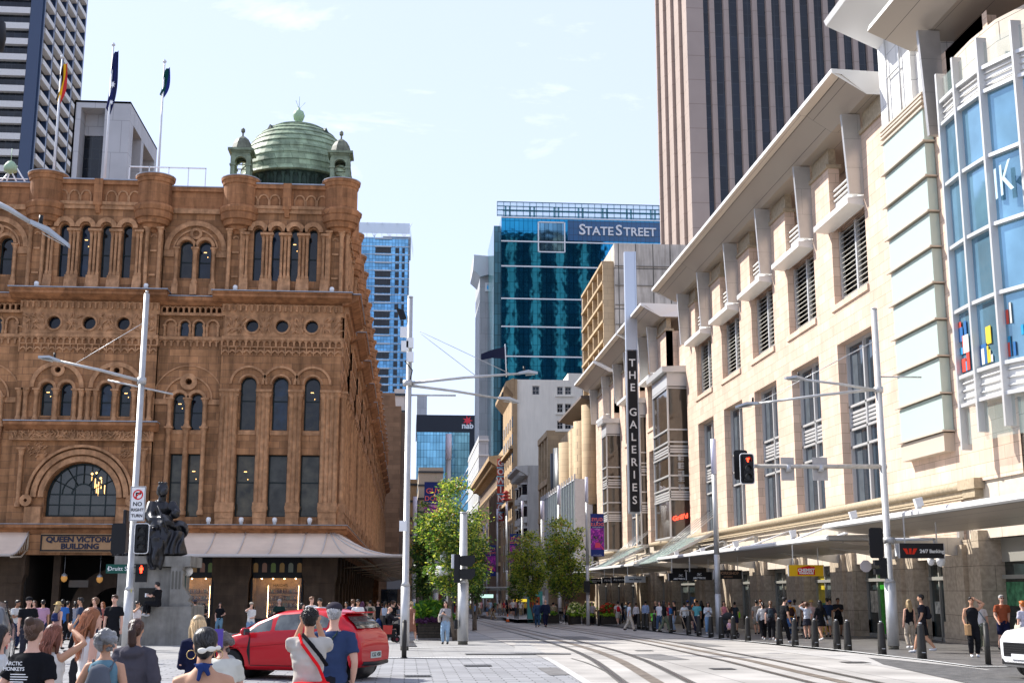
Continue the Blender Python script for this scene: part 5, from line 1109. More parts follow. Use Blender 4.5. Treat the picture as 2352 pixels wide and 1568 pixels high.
def bigpole(px,py,topx,topy,ylow,lab,r0=.16,r1=.115):
 b=gnd(px,py);t=onY(topx,topy,b.y);z1=onY(px,ylow,b.y).z;r=empty('light_pole',tuple(b),0,lab,'light pole','tall grey street poles')
 m=MB();m.cyl(b.x,b.y,b.z+.12,z1,r0,r0,16);m.cyl(b.x,b.y,z1,z1+.14,r0*1.05,r1,16);m.cyl(b.x,b.y,z1+.14,t.z,r1,r1*.85,16);m.cyl(b.x,b.y,t.z,t.z+.05,r1*.95,r1*.9,12);m.build('pole_shaft',poleG,r)
 m=MB();m.cyl(b.x,b.y,b.z-.02,b.z+.14,r0*.9,r0*.9,16);m.build('base_collar',mat('dark_collar',(.08,.075,.06),.7),r);return r,b,t
def at(r_b,px,py):return onY(px,py,r_b.y)
r,b,t=bigpole(929,1491,942,684,1345,'tall grey light pole with floodlight and antenna boxes in the middle, at the building corner')
lamp_arm(r,at(b,936,880),(at(b,1190,860).x,b.y-.2,at(b,1190,860).z),.7);lamp_arm(r,at(b,936,884),(at(b,1150,903).x,b.y+1.5,at(b,1150,903).z+.05),.9)
m=MB();a,c=at(b,942,907),at(b,1047,908);m.tube([a,c],.035,6);m.build('thin_arm',poleG,r)
m=MB();a=at(b,936,880);m.cyl(a.x,b.y,a.z-.1,a.z+.1,.17,.17,12);m.build('arm_collar',poleG,r)
m=MB();a=at(b,921,722);m.prism([(a.x-.18,a.z+.22),(a.x+.1,a.z+.12),(a.x+.2,a.z-.15),(a.x-.02,a.z-.2)],b.y-.2,b.y+.1,'n');m.build('floodlight',black,r)
for px_,py_ in((941,790),(941,822),(929,797),(927,765),(925,1208)):
 m=MB();a=at(b,px_,py_);m.box(a.x-.12,a.x+.14,b.y-.28,b.y-.1,a.z-.18,a.z+.18);m.build('antenna_box',white,r)
m=MB();m.tube([(b.x+.1,b.y-.12,at(b,0,800).z),(b.x-.15,b.y-.2,at(b,0,818).z),(b.x+.12,b.y-.15,at(b,0,838).z),(b.x+.05,b.y-.14,at(b,0,860).z)],.025,5);m.build('cable',black,r)
m=MB();a,c=at(b,965,765),at(b,1097,866);m.tube([a,c],.012,4);a,c=at(b,963,760),at(b,1180,862);m.tube([a,c],.012,4);m.build('stay_wires',steel,r)
P1=b
r,b,t=bigpole(1063,1478,1066,1178,1338,'shorter grey pole with traffic signal standing right of the woman in blue jeans',.215,.17)
for py_ in(1288,1318):
 m=MB();a=at(b,1070,py_);m.prism([(a.x-.25,a.z+.2),(a.x+.35,a.z+.22),(a.x+.35,a.z-.05),(a.x+.2,a.z-.22),(a.x-.25,a.z-.18)],b.y-.45,b.y-.2,'n');m.build('signal_hood',black,r)
m=MB();a=at(b,1048,1305);m.box(a.x-.1,a.x+.15,b.y-.35,b.y-.15,a.z-.55,a.z+.55);m.build('signal_backplate',black,r)
m=MB();a=at(b,1041,1290);m.box(a.x-.08,a.x+.08,b.y-.3,b.y-.1,a.z-.25,a.z+.3);m.build('control_box',steelL,r)
m=MB();a=at(b,1047,1432);m.box(a.x-.07,a.x+.07,b.y-.3,b.y-.1,a.z-.18,a.z+.18);m.build('push_button',black,r)
bb=gnd(1024,1470);r=empty('camera_mast',tuple(bb),0,'thin mast with white box, round dish and horn speaker in front of the left tree','camera mast');t=at(bb,1035,1180)
m=MB();m.tube([(bb.x,bb.y,bb.z),(t.x,bb.y,t.z)],[.05,.035],8);m.build('mast',poleG,r)
m=MB();a=at(bb,1031,1222);m.box(a.x-.16,a.x+.16,bb.y-.2,bb.y-.02,a.z-.5,a.z+.5);m.build('white_box',white,r)
m=MB();a=at(bb,1026,1277);m.lathe([(.001,0),(.26,0),(.3,.1),(.26,.3),(.001,.3)],0,0,14);vv=[Vector((v.x+a.x,-v.z+bb.y-.05,v.y+a.z))for v in m.v];m.v=vv;m.build('dish',white,r)
m=MB();a=at(bb,1020,1311);m.tube([(a.x+.25,bb.y-.1,a.z-.02),(a.x-.3,bb.y-.35,a.z)],[.14,.24],12);m.build('horn_speaker',white,r)
m=MB();m.tube([(bb.x-.1,bb.y-.1,at(bb,0,1178).z),(bb.x+.2,bb.y-.1,at(bb,0,1200).z)],.03,5);m.build('antenna',black,r)
r,b,t=bigpole(2053,1490,2006,711,1337,'tall grey signal pole with long mast arm and two lamps on the right footpath',.2,.125);P3=b
lamp_arm(r,at(b,2020,897),(at(b,1830,880).x,b.y-.8,at(b,1830,880).z),.75);lamp_arm(r,at(b,2018,893),(at(b,1765,914).x,b.y+1.3,at(b,1765,914).z),.85)
m=MB();a=at(b,2018,895);m.cyl(a.x,b.y,a.z-.1,a.z+.1,.17,.17,12);a=at(b,2042,1240);m.cyl(a.x,b.y,a.z-.1,a.z+.1,.2,.2,12);m.build('arm_collar',poleG,r)
m=MB();m.tube([at(b,2022,865),at(b,2116,866)],.03,6);m.build('thin_arm',poleG,r)
m=MB();a0,a1=at(b,2036,1071),at(b,1728,1070);m.tube([a0,a1],[.085,.07],10);m.build('mast_arm',mat('stained_arm',(.48,.45,.40),.6,var=.3,vs=5),r)
for px_,w_ in((1811,.24),(1886,.27)):
 m=MB();a=at(b,px_,1075);m.prism([(a.x-w_,a.z-.42),(a.x+w_,a.z-.42),(a.x+w_+.0,a.z+.4),(a.x-w_,a.z+.4)],b.y+.1,b.y+.13,'n');o=m.build('sign_back',mat('grey_sign_back',(.40,.38,.36),.5,metal=.3,var=.15,vs=5),r)
 m=MB();m.cyl(a.x,b.y,a.z-.12,a.z+.12,.1,.1,8);m.build('clamp',steel,o)
m=MB();m.tube([at(b,2012,780),(at(b,1830,880).x,b.y-.8,at(b,1830,878).z)],.01,4);m.tube([at(b,2012,782),(at(b,1765,914).x,b.y+1.3,at(b,1765,912).z)],.01,4);m.build('stay_wires',steel,r)
m=MB();m.tube([at(b,2046,1238),at(b,2130,1238),at(b,2133,1240)],.05,8);m.tube([at(b,2146,1237),at(b,2146,1281)],.04,6);m.tube([at(b,2130,1238),at(b,2146,1237)],.045,6);o=m.build('camera_arm',steelL,r)
for px_,s_ in((2136,.12),(2158,.16)):
 m=MB();a=at(b,px_,1290);m.lathe([(.001,a.z-s_*1.1),(s_*.7,a.z-s_*.8),(s_*.9,a.z-.02),(s_,a.z),(s_,a.z+.12),(s_*.4,a.z+.2),(.001,a.z+.2)],a.x,b.y-.1,12);m.build('dome_camera',white,o)
m=MB();a=at(b,2064,1262);m.box(a.x-.1,a.x+.12,b.y-.1,b.y+.1,a.z-.22,a.z+.22);m.build('control_box',steelL,r)
def signal(px,py,Y,lab,facing='front',lit=None,s=1.,lens='T',group=None):
 a=onY(px,py,Y);r=empty('traffic_signal',tuple(a),0,lab,'traffic light',group);F_=Fr((a.x,Y,a.z),(1,0,0),(0,-1,0));m=MB(F_)
 w_,h_=.29*s,.62*s;rr_=.1*s;pl=[]
 for cx_,cz_,a0 in((w_-rr_,h_-rr_,0),(-w_+rr_,h_-rr_,90),(-w_+rr_,-h_+rr_,180),(w_-rr_,-h_+rr_,270)):pl+=[(cx_+rr_*cos(radians(a0+t)),cz_+rr_*sin(radians(a0+t)))for t in(0,30,60,90)]
 m.prism(pl,-.03,.0,'n');m.box(-.17*s,.17*s,.0 if facing=='front' else-.25,.12*s if facing=='front' else-.03,-.52*s,.52*s);o=m.build('backplate',black,r)
 if facing=='front':
  m=MB(F_)
  for k in range(16):
   p0,p1=pl[k],pl[(k+1)%16];m.tube([(p0[0],.005,p0[1]),(p1[0],.005,p1[1])],.016,4,False)
  m.build('white_border',white,r)
  for k,z_ in enumerate((.34,0,-.34)):
   z_*=s;m=MB(F_);m.lathe([(.001,0),(.11*s,0)],0,0,14);m.v=[a+Vector((v.x-a.x,-.125*s,(v.y-Y)*1.0+z_))for v in m.v];
   m=MB(F_);m.add([(0,.13*s,z_)]+[(.115*s*cos(2*pi*j/14),.13*s,z_+.115*s*sin(2*pi*j/14))for j in range(14)],[(0,1+j,1+(j+1)%14)for j in range(14)]);m.build('lens',mat('dark_lens',(.03,.03,.03),.2),r)
   m=MB(F_);m.arch(0,z_,.12*s,.135*s,.12*s,.32*s,10,-.5,pi+.5);m.build('visor',black,r)
  if lit:text_mb('T',.2*s,F_,0,.34*s,.16*s,.02,mat('red_lamp',(1,.03,.01),.4,emit=6.),'lit_symbol',r,bold=.012)
 else:
  m=MB(F_);m.box(-.02,.02,-.3,-.03,.3,.5);m.build('mount_bracket',steel,r)
  for z_ in(.34,0,-.34):
   m=MB(F_);m.arch(0,z_*s,.12*s,.135*s,-.45,-.25,10,-.5,pi+.5);m.build('visor',black,r)
 return r
signal(1716,1076,P3.y-.35,'traffic signal with a lit red T at the end of the mast arm',lit=1,s=.85);signal(1702,1067,P3.y+.15,'traffic signal seen from behind, back to back with the lit red T signal','back',s=.85)
signal(2013,1246,P3.y-.3,'black traffic signal seen from behind on the right pole, beside the small camera arm','back',s=.85)
m=MB();a=onY(2022,1303,P3.y);r=empty('pedestrian_signal',(a.x,P3.y,a.z),0,'black pedestrian signal seen from the side low on the right signal pole','pedestrian signal')
m.box(a.x-.08,a.x+.14,P3.y-.3,P3.y-.1,a.z-.38,a.z+.34);m.box(a.x-.3,a.x-.08,P3.y-.3,P3.y-.1,a.z+.08,a.z+.26);m.box(a.x-.3,a.x-.08,P3.y-.3,P3.y-.1,a.z-.24,a.z-.04);m.build('housing',black,r)
m=MB();a=onY(1996,1299,P3.y);m.prism([(a.x+.22*cos(pi/8+k*pi/4),a.z+.22*sin(pi/8+k*pi/4))for k in range(8)],P3.y+.3,P3.y+.32,'n');tag(m.build('stop_sign',mat('dull_sign_back',(.45,.40,.38),.5,metal=.3)),'pale octagonal sign seen from behind beside the right pedestrian signal','road sign')
yl=44.8;b=gat(289,yl);t=onY(338,675,yl);z1=onY(292,1355,yl).z;r=empty('light_pole',tuple(b),0,'tall grey light pole carrying the no right turn sign, left of the bronze statue','light pole','tall grey street poles')
m=MB();m.cyl(b.x,yl,b.z+.1,z1,.165,.165,16);m.cyl(b.x,yl,z1,z1+.14,.17,.115,16);m.cyl(b.x,yl,z1+.14,t.z,.115,.1,16);m.build('pole_shaft',poleG,r)
m=MB();m.cyl(b.x,yl,t.z,t.z+.12,.05,.05,10);a=onY(327,875,yl);m.cyl(b.x,yl,a.z-.12,a.z+.12,.16,.16,12);m.build('collar',poleG,r)
lamp_arm(r,onY(322,874,yl),(onY(145,834,yl).x,yl-.4,onY(145,834,yl).z),.75)
m=MB();m.tube([onY(248,873,yl),onY(397,905,yl)],.035,6);m.build('thin_arm',poleG,r)
m=MB();m.tube([onY(328,742,yl),onY(168,838,yl)],.01,4);m.build('stay_wires',steel,r)
m=MB();a=onY(296,1363,yl);m.box(b.x+.02,b.x+.1,yl-.14,yl-.11,a.z+.05,a.z+.15);m.build('yellow_sticker',mat('yellow_sticker',(.7,.6,.02),.5),r)
Yk=yl-.2;a,c=onY(301,1116,Yk),onY(331,1196,Yk);F_=Fr((0,Yk,0),(1,0,0),(0,-1,0));r=empty('road_sign',(a.x,Yk,c.z),0,'white NO RIGHT TURN sign with crossed arrow on the left pole','road sign')
m=MB(F_);m.box(a.x,c.x,-.02,0,c.z,a.z);m.build('sign_plate',white,r);m=MB(F_)
for p in((a.x+.015,a.x+.03,c.z+.02,a.z-.02),(c.x-.03,c.x-.015,c.z+.02,a.z-.02)):m.box(p[0],p[1],.0,.006,p[2],p[3])
m.box(a.x+.015,c.x-.015,.0,.006,c.z+.015,c.z+.03);m.box(a.x+.015,c.x-.015,.0,.006,a.z-.03,a.z-.015);cx,cz,hh=(a.x+c.x)/2,(a.z+c.z)/2,a.z-c.z
m.box(cx-.08,cx-.035,.002,.008,cz+.15,cz+.38);m.box(cx-.08,cx+.07,.002,.008,cz+.34,cz+.385);m.prism([(cx+.05,cz+.29),(cx+.13,cz+.36),(cx+.05,cz+.43)],.002,.008,'n');m.build('arrow',black,r)
m=MB(F_);m.arch(cx,cz+.31,.135,.175,.008,.014,24,0,2*pi);m.prism([(cx-.13,cz+.2),(cx-.1,cz+.17),(cx+.13,cz+.42),(cx+.1,cz+.45)],.009,.013,'n');m.build('red_ring',mat('sign_red_ring',(.65,.02,.02),.5),r)
for i,(s_,sz)in enumerate((('NO',.2),('RIGHT',.145),('TURN',.145))):text_mb(s_,sz,F_,cx,cz-.02-i*.2,.006,.006,black,parent=r,bold=.004)
signal(272,1236,yl-.1,'left of two black traffic signals below the no right turn sign, seen from the side','back',s=.85,group='traffic signals on the left pole');signal(325,1236,yl-.35,'right of two black traffic signals below the no right turn sign, with white border','front',s=.82,group='traffic signals on the left pole')
a,c=onY(244,1295,Yk),onY(291,1316,Yk);r=empty('street_sign',(a.x,Yk,c.z),0,'green street name sign reading Druitt St on the left pole','street sign');m=MB(F_);m.box(a.x,c.x,-.02,0,c.z,a.z);m.build('sign_plate',mat('street_green',(.008,.07,.05),.45),r)
text_mb('Druitt St',.2,F_,(a.x+c.x)/2+.07,(a.z+c.z)/2,.005,.006,white,parent=r);m=MB(F_);m.lathe([(.001,0)],0,0,3)if 0 else m.arch(a.x+.08,(a.z+c.z)/2,.02,.035,0,.006,10,0,2*pi);m.box(a.x+.075,a.x+.085,0,.006,c.z+.06,a.z-.06);m.build('crest',white,r)
a,c=onY(312,1295,Yk),onY(336,1336,Yk);r=empty('pedestrian_signal',(a.x,Yk,c.z),0,'pedestrian signal showing a lit red standing figure on the left pole','pedestrian signal');m=MB(F_);m.box(a.x,c.x,-.15,0,c.z,a.z);m.box(a.x-.03,c.x+.03,.0,.12,a.z-.02,a.z+.01);m.box(a.x-.03,c.x+.03,.0,.12,(a.z+c.z)/2-.02,(a.z+c.z)/2+.0);m.build('housing',black,r)
cx=(a.x+c.x)/2;z_=a.z-.17;m=MB(F_);m.arch(cx,z_+.1,.001,.028,.003,.012,8,0,2*pi);m.prism([(cx-.05,z_+.065),(cx+.05,z_+.065),(cx+.06,z_-.03),(cx+.03,z_-.03),(cx+.03,z_-.13),(cx-.03,z_-.13),(cx-.03,z_-.03),(cx-.06,z_-.03)],.003,.012,'n');m.build('red_figure',mat('red_lamp',(1,.03,.01),.4,emit=6.),r)
yl2=24;r=empty('light_pole',(onY(-60,800,yl2).x,yl2,0),0,'street lamp arm with angled LED head reaching in at the upper left edge','light pole','tall grey street poles')
m=MB();bx=onY(-60,800,yl2).x;m.cyl(bx,yl2,0,onY(-60,460,yl2).z,.14,.12,12);m.build('pole_shaft',poleG,r);lamp_arm(r,(bx,yl2,onY(-60,455,yl2).z),onY(72,512,yl2),.85)
m=MB();a=onY(-6,84,14);m.lathe([(.001,a.z-.2),(.08,a.z-.17),(.1,a.z),(.08,a.z+.17),(.001,a.z+.2)],a.x,14,12);m.tube([(a.x-.05,14,a.z),(a.x-2,14,a.z+.2),(a.x-2,14,0)],.05,8);tag(m.build('street_lamp',black),'dark rounded lamp edge cut off by the left frame border','street lamp')
bl_t=mat('banner_blue',(.015,.03,.16),.6);bl_m=mat('banner_magenta',(.30,.03,.32),.6,var=.6,vs=3.5,col2=(.1,.02,.3));bl_b=mat('banner_navy',(.02,.02,.09),.6)
def banner(par_xy,x0,z1,w_,h_,Y,lab,mirror=True,grp=True):
 F_=Fr((0,Y,0),(1,0,0),(0,-1,0));r=empty('street_banner',(x0,Y,z1-h_),0,lab,'banner','show banners hung on the slim light poles');m=MB(F_)
 m.box(x0,x0+w_,-.01,.01,z1-h_,z1);o=m.build('banner_cloth',bl_t,r);m=MB(F_);m.box(x0,x0+w_,.012,.016,z1-h_*.84,z1-h_*.34);m.build('pink_crowd_print',bl_m,o)
 m=MB(F_);rr=random.Random(int(Y))
 for k in range(40):a=x0+rr.random()*w_*.92;z=z1-h_*(.38+.36*rr.random());m.box(a,a+w_*.07,.017,.019,z,z+h_*.025)
 m.build('pink_lights_print',mat('banner_pink',(.7,.08,.45),.6),o);m=MB(F_)
 for k in range(14):a=x0+rr.random()*w_*.9;z=z1-h_*(.56+.16*rr.random());m.prism([(a,z),(a+w_*.1,z),(a+w_*.07,z+h_*.05),(a+w_*.02,z+h_*.05)],.019,.021,'n')
 m.build('figures_print',mat('banner_dark_green',(.05,.09,.05),.6),o);m=MB(F_);m.prism([(x0+w_*.3,z1-h_*.8),(x0+w_*.72,z1-h_*.8),(x0+w_*.66,z1-h_*.68),(x0+w_*.34,z1-h_*.68)],.021,.023,'n');m.prism([(x0+w_*.62,z1-h_*.71),(x0+w_*.68,z1-h_*.70),(x0+w_*.98,z1-h_*.83),(x0+w_*.94,z1-h_*.85)],.023,.024,'n');m.build('red_stripe_print',mat('banner_red',(.7,.06,.12),.6),o)
 co=mat('banner_coral',(.85,.16,.12),.5);s_=w_*.34
 text_mb('GUYS',s_,F_,x0+w_/2,z1-h_*.14,.02,.008,co,'lettering',r,mirror=mirror,bold=.006);text_mb('&',s_*.5,F_,x0+w_/2,z1-h_*.20,.02,.008,white,'lettering',r,mirror=mirror);text_mb('DOLLS',s_*.95,F_,x0+w_/2,z1-h_*.255,.02,.008,co,'lettering',r,mirror=mirror,bold=.006)
 if Y<130:text_mb('21 March-20 April',s_*.3,F_,x0+w_/2,z1-h_*.32,.02,.006,white,'lettering',r,mirror=mirror);text_mb('Book now',s_*.28,F_,x0+w_/2,z1-h_*.36,.02,.006,white,'lettering',r,mirror=mirror);text_mb('OPERA AUSTRALIA',s_*.22,F_,x0+w_/2,z1-h_*.97,.02,.006,white,'lettering',r,mirror=mirror)
SPOL=[]
def slim(px,Y,top,lab,r0=.16,white_top=True):
 b=gat(px,Y);t=onY(px-1,top,Y);r=empty('light_pole',tuple(b),0,lab,'light pole','slim grey poles with white light tubes');m=MB();zt=t.z
 zl=b.z+(zt-b.z)*.40;m.cyl(b.x,Y,b.z,b.z+(zt-b.z)*.2,r0,r0*.95,14);m.cyl(b.x,Y,b.z+(zt-b.z)*.2,zl,r0*.9,r0*.9,14);m.cyl(b.x,Y,zl,zt-(1.9 if white_top else 0),r0*.85,r0*.8,14);m.build('pole_shaft',poleG,r)
 if white_top:m=MB();m.cyl(b.x,Y,zt-1.9,zt,r0*.9,r0*.9,14);m.build('light_tube',mat('lilac_light_tube',(.62,.61,.72),.3),r)
 return b,t
b,t=slim(1351,94.5,1095,'slim pole carrying the largest show banner, in front of the stone retail building',.14)
a,c=onY(1356,1179,94.3),onY(1388,1277,94.3);banner(0,a.x,a.z,c.x-a.x,a.z-c.z,94.3,'largest blue and pink mirrored show banner, on the pole left of the stone retail building')
m=MB();m.box(b.x-.32,b.x+.12,94.1,94.4,onY(0,1344,94.5).z-.5,onY(0,1344,94.5).z+.35);tag(m.build('equipment_box',black),'black box clamped low on the largest banner pole','equipment box')
slim(1652,66.6,1008,'slim grey pole behind the woman with the stroller on the right footpath',.17)
slim(1286,128,1115,'slim pole rising through the crown of the right street tree',.2);slim(1247,132,1150,'slim pole behind the two right street trees',.22);slim(1200,150,1150,'slim pole with lilac top left of the right street trees',.15)
b,t=slim(1164,165,1150,'slim pole below the red lantern ornament',.16);m=MB()
for k in range(3):m.lathe([(.05,t.z+k*.45),(.75-.1*k,t.z+.15+k*.45),(.05,t.z+.5+k*.45)],t.x,165,4)
tag(m.build('red_lantern',mat('lantern_red',(.45,.06,.05),.6)),'red square lantern ornament topping a slim pole in the far street','lantern')
Yb=165;a=onY(1171,1225,Yb);banner(0,a.x,a.z,1.45,4.4,Yb,'small mirrored show banner just left of the right street trees')
for i,(px_,Y,tp,ex)in enumerate(((1112,190,1188,'nearest of three in the far street gap'),(1088,215,1225,'middle of three in the far street gap'),(1070,240,1240,'farthest of three in the far street gap'))):
 b,t=slim(px_+30-8*i,Y,tp-20,'slim pole holding the small banner '+ex,.17);a=onY(px_+12-6*i,1252+12*i,Y);
for px_,py_,Y,ex in((1122,1251,190,'largest of three small mirrored show banners in the far street gap'),(1109,1261,215,'middle of three small mirrored show banners in the far street gap'),(1096,1277,240,'smallest of three small mirrored show banners in the far street gap')):
 a=onY(px_,py_,Y);banner(0,a.x-.4,a.z,1.5,4.6,Y,ex)
b,t=slim(1026,92,996,'slim pole with tall lilac tube rising behind the left street tree',.25);a=onY(975,1106,92);banner(0,a.x,a.z,1.55,4.8,92,'blue show banner reading GUYS and DOLLS the right way round, behind the left tree',mirror=False)
for i,(px_,Y,tp)in enumerate(((949,100,1140),(972,115,1190),(1000,85,1240),(1118,250,1200))):
 slim(px_,Y,tp,'slim pole '+['nearest the central pole, hidden by leaves','second from the central pole, hidden by leaves','just left of the information totem','farthest in the street gap'][i],.2)
b=gat(1028,62);r=empty('information_totem',tuple(b),0,'dark information totem with orange circle beside the left tree trunk','totem');F_=Fr((0,62,0),(1,0,0),(0,-1,0));z1=onY(1028,1325,62).z
m=MB(F_);m.box(b.x-.3,b.x+.3,-.1,.0,b.z,z1);m.build('panel',mat('totem_black',(.03,.03,.035),.4),r);m=MB(F_);m.arch(b.x-.02,z1-.35,.001,.24,.0,.01,20,0,2*pi);m.build('orange_disc',mat('totem_orange',(.75,.28,.01),.5),r)
m=MB(F_);m.box(b.x-.06,b.x+.03,.01,.014,z1-.5,z1-.32);m.arch(b.x-.01,z1-.24,.001,.04,.01,.014,8,0,2*pi);m.build('black_figure',black,r);
for k,s_ in enumerate(('Town Hall','Queen St','Pitt St','Hyde Park','Quay')):text_mb(s_,.08,F_,b.x,z1-.85-k*.22,.004,.004,white,'lettering',r)
bm_=mat('bollard_bronze',(.035,.033,.03),.5,metal=.2)
BL=[(15.08,81.7),(15.07,80.1),(15.0,78.4),(14.97,76.0),(14.94,71.1),(14.76,65.7),(14.67,63.0),(14.6,60.2),(14.6,58.2),(14.6,56.0),(14.62,53.7),(14.66,49.2),(14.79,47.6),(14.91,45.6),(14.97,43.4),(14.93,42.2),(14.85,38.9),(14.8,35.7)]
def bollard_proto(lean):
 r=empty('bollard',(0,0,0),0,'x','bollard');m=MB();m.loc=True;m.lathe([(.001,0),(.135,0),(.13,.3),(.095,.93),(.09,.96),(.001,.99)],0,0,14);m.build('post',bm_,r)
 m=MB();m.loc=True;m.lathe([(.001,.985),(.05,.985),(.045,1.02),(.001,1.03)],0,0,10);m.build('steel_cap',steel,r);m=MB();m.loc=True;m.box(-.05,.05,-.138,-.12,.18,.2);m.build('base_rivet',steel,r);return r
where=['farthest in the row, right of the man in the pale blue shirt','second farthest, left of the green bicycle','beside the green bicycle wheel','just right of the green bicycle','at the feet of the boy in light jeans','left of the striped teal shirt','under the striped teal shirt','right of the woman in striped shirt','left of the stroller','right of the stroller','alone left of the waiting group','behind the leaning man in black','before the woman in white top with raised arm','before the woman in black dress','left one of the close pair below the yellow rack','right one of the close pair below the yellow rack','left of the big signal pole','in front of the striding bearded man']
bp=None
for i,(x,y)in enumerate(BL):
 o=bollard_proto(0)if bp is None else copy_tree(bp)
 if bp is None:bp=o
 o.location=(x,y,gz(y)-.01);tag(o,'dark tapered bollard '+where[i],'bollard','tapered bollards along the right kerb')
for(x,y,lab,nm)in((-.02,37.9,'slim dark round post in front of the central light pole','post'),(15.25,32.5,'slim dark round post left of the white car at the right edge','post'),(14.3,93.8,'slim dark post beside the banner pole base','post'),(gnd(600*2352/2196/1.0,1500).x*0-7.4,48,'short black post behind the blonde haired woman near the pedestal','post')):
 r=empty('post',(x,y,gz(y)),0,lab,'post','slim round posts');m=MB();m.cyl(x,y,gz(y)-.02,gz(y)+1.02,.075,.07,12);m.lathe([(.072,gz(y)+1.02),(.055,gz(y)+1.08),(.001,gz(y)+1.1)],x,y,12);m.build('shaft',bm_,r);m=MB();m.cyl(x,y,gz(y)-.01,gz(y)+.02,.1,.1,12);m.build('foot',black,r)
wood=mat('dark_planter_timber',(.055,.045,.035),.7,var=.4,vs=8,brick=(3,.12,(.01,.01,.01),.01,.2))
leafs=[mat('plant_green',(.05,.15,.015),.6,var=.3,vs=9),mat('plant_lime',(.22,.36,.02),.6),mat('plant_purple',(.06,.015,.06),.6,var=.4,vs=9),mat('plant_red',(.42,.05,.02),.6),mat('plant_cream',(.62,.60,.28),.6)]
def foliage(name,c,rx,ry,rz,n,sz,idx,par,seed=1,long=1.):
 rr=random.Random(seed);m=MB()
 for i in range(n):
  a,b_,k=rr.uniform(0,2*pi),rr.uniform(-.2,1),rr.random()**.35;x=c[0]+rx*cos(a)*k*sqrt(max(0,1-b_*b_));y=c[1]+ry*sin(a)*k*sqrt(max(0,1-b_*b_));z=c[2]+rz*b_*k
  d=Vector((rr.gauss(0,1),rr.gauss(0,1),rr.gauss(.5,.8))).normalized();s_=Vector((rr.gauss(0,1),rr.gauss(0,1),rr.gauss(0,.4))).cross(d).normalized();L_=sz*rr.uniform(.6,1.3)*long;w_=sz*.35;p=Vector((x,y,z));m.mi=rr.choice(idx)
  m.add([tuple(p),tuple(p+d*L_*.5+s_*w_),tuple(p+d*L_-Vector((0,0,L_*.25))),tuple(p+d*L_*.5-s_*w_)],[(0,1,2,3)])
 return m.build(name,leafs,par,rm=False)
def planter(x0,x1,y,d,h,lab,fol):
 z=gz(y);r=empty('planter_box',((x0+x1)/2,y,z),0,lab,'planter');m=MB();m.wall(x0,x1,z,z+h,[])if 0 else None
 m.box(x0,x1,y,y+.06,z+.05,z+h);m.box(x0,x1,y+d-.06,y+d,z+.05,z+h);m.box(x0,x0+.06,y+.06,y+d-.06,z+.05,z+h);m.box(x1-.06,x1,y+.06,y+d-.06,z+.05,z+h);m.box(x0+.06,x1-.06,y+.06,y+d-.06,z+.05,z+h-.08);m.build('timber_box',wood,r)
 m=MB();m.box(x0-.03,x1+.03,y-.03,y+d+.03,z+h,z+h+.04);m.build('rim',wood,r)
 for(nm,c,rx,ry,rz,n,sz,idx,lg)in fol:foliage(nm,(c[0],c[1],z+c[2]),rx,ry,rz,n,sz,idx,r,seed=int(x0*10)+n,long=lg)
a=gnd(959,1467);c=gnd(1010,1467)
planter(a.x,c.x+.25,57.2,1.6,.72,'dark timber planter of ferns and purple leaves left of the woman in jeans',[('fern',((a.x+c.x)/2+.1,58,.9),.85,.7,.75,900,.28,[0,0,1],1.4),('purple_plant',((a.x+c.x)/2+.1,57.2,.78),.85,.25,.18,500,.12,[2],1)])
planter(12.85,13.6,98.3,1.3,.7,'small timber planter with creamy leaves, leftmost of three by the banner pole',[('cream_plant',(13.2,98.8,.95),.6,.6,.75,500,.25,[4,4,1,0],1),('lime_plant',(13.2,98.3,.72),.5,.2,.15,300,.14,[1],1)])
planter(13.7,14.6,97.0,1.3,.7,'timber planter with creamy and green leaves just left of the banner pole',[('cream_plant',(14.1,97.6,.95),.6,.6,.7,500,.25,[4,1,0],1),('lime_plant',(14.1,97.0,.72),.5,.2,.15,300,.14,[1],1)])
planter(15.0,16.5,97.0,1.3,.7,'timber planter with bright red leaves just right of the banner pole',[('red_plant',(15.7,97.6,.95),.8,.6,.6,650,.25,[3,3,0],1),('lime_plant',(15.7,97.0,.72),.8,.2,.15,350,.14,[1],1)])
planter(10.9,12.2,101,1.2,.7,'low timber planter with lime ground plants behind the two suited men',[('lime_plant',(11.5,101.2,.75),.6,.4,.3,300,.2,[1,0],1)])
b=gnd(925,1462);r=empty('brochure_rack',tuple(b),0,'leaning black rack of postcards and brochures left of the timber planter','display rack');m=MB();x,y,z=b.x+.55,b.y,b.z
m.prism([(x-.35,z),(x-.28,z),(x+.15,z+1.7),(x+.08,z+1.7)],y,y+.04,'n');m.prism([(x-.35,z),(x-.28,z),(x+.15,z+1.7),(x+.08,z+1.7)],y+.6,y+.64,'n');m.build('frame',black,r)
m=MB();rr=random.Random(2)
for k in range(7):
 for j in range(3):xx=x-.3+k*.06;m.mi=rr.randrange(3);m.add([(xx,y+.05+j*.18,z+.15+k*.22),(xx,y+.2+j*.18,z+.15+k*.22),(xx+.05,y+.2+j*.18,z+.33+k*.22),(xx+.05,y+.05+j*.18,z+.33+k*.22)],[(0,1,2,3)]);m.box(xx-.12,xx+.04,y+.0,y+.02,z+.15+k*.22,z+.3+k*.22)
m.build('cards',[white,mat('card_blue',(.1,.25,.4),.5),mat('card_green',(.2,.45,.1),.5)],r)
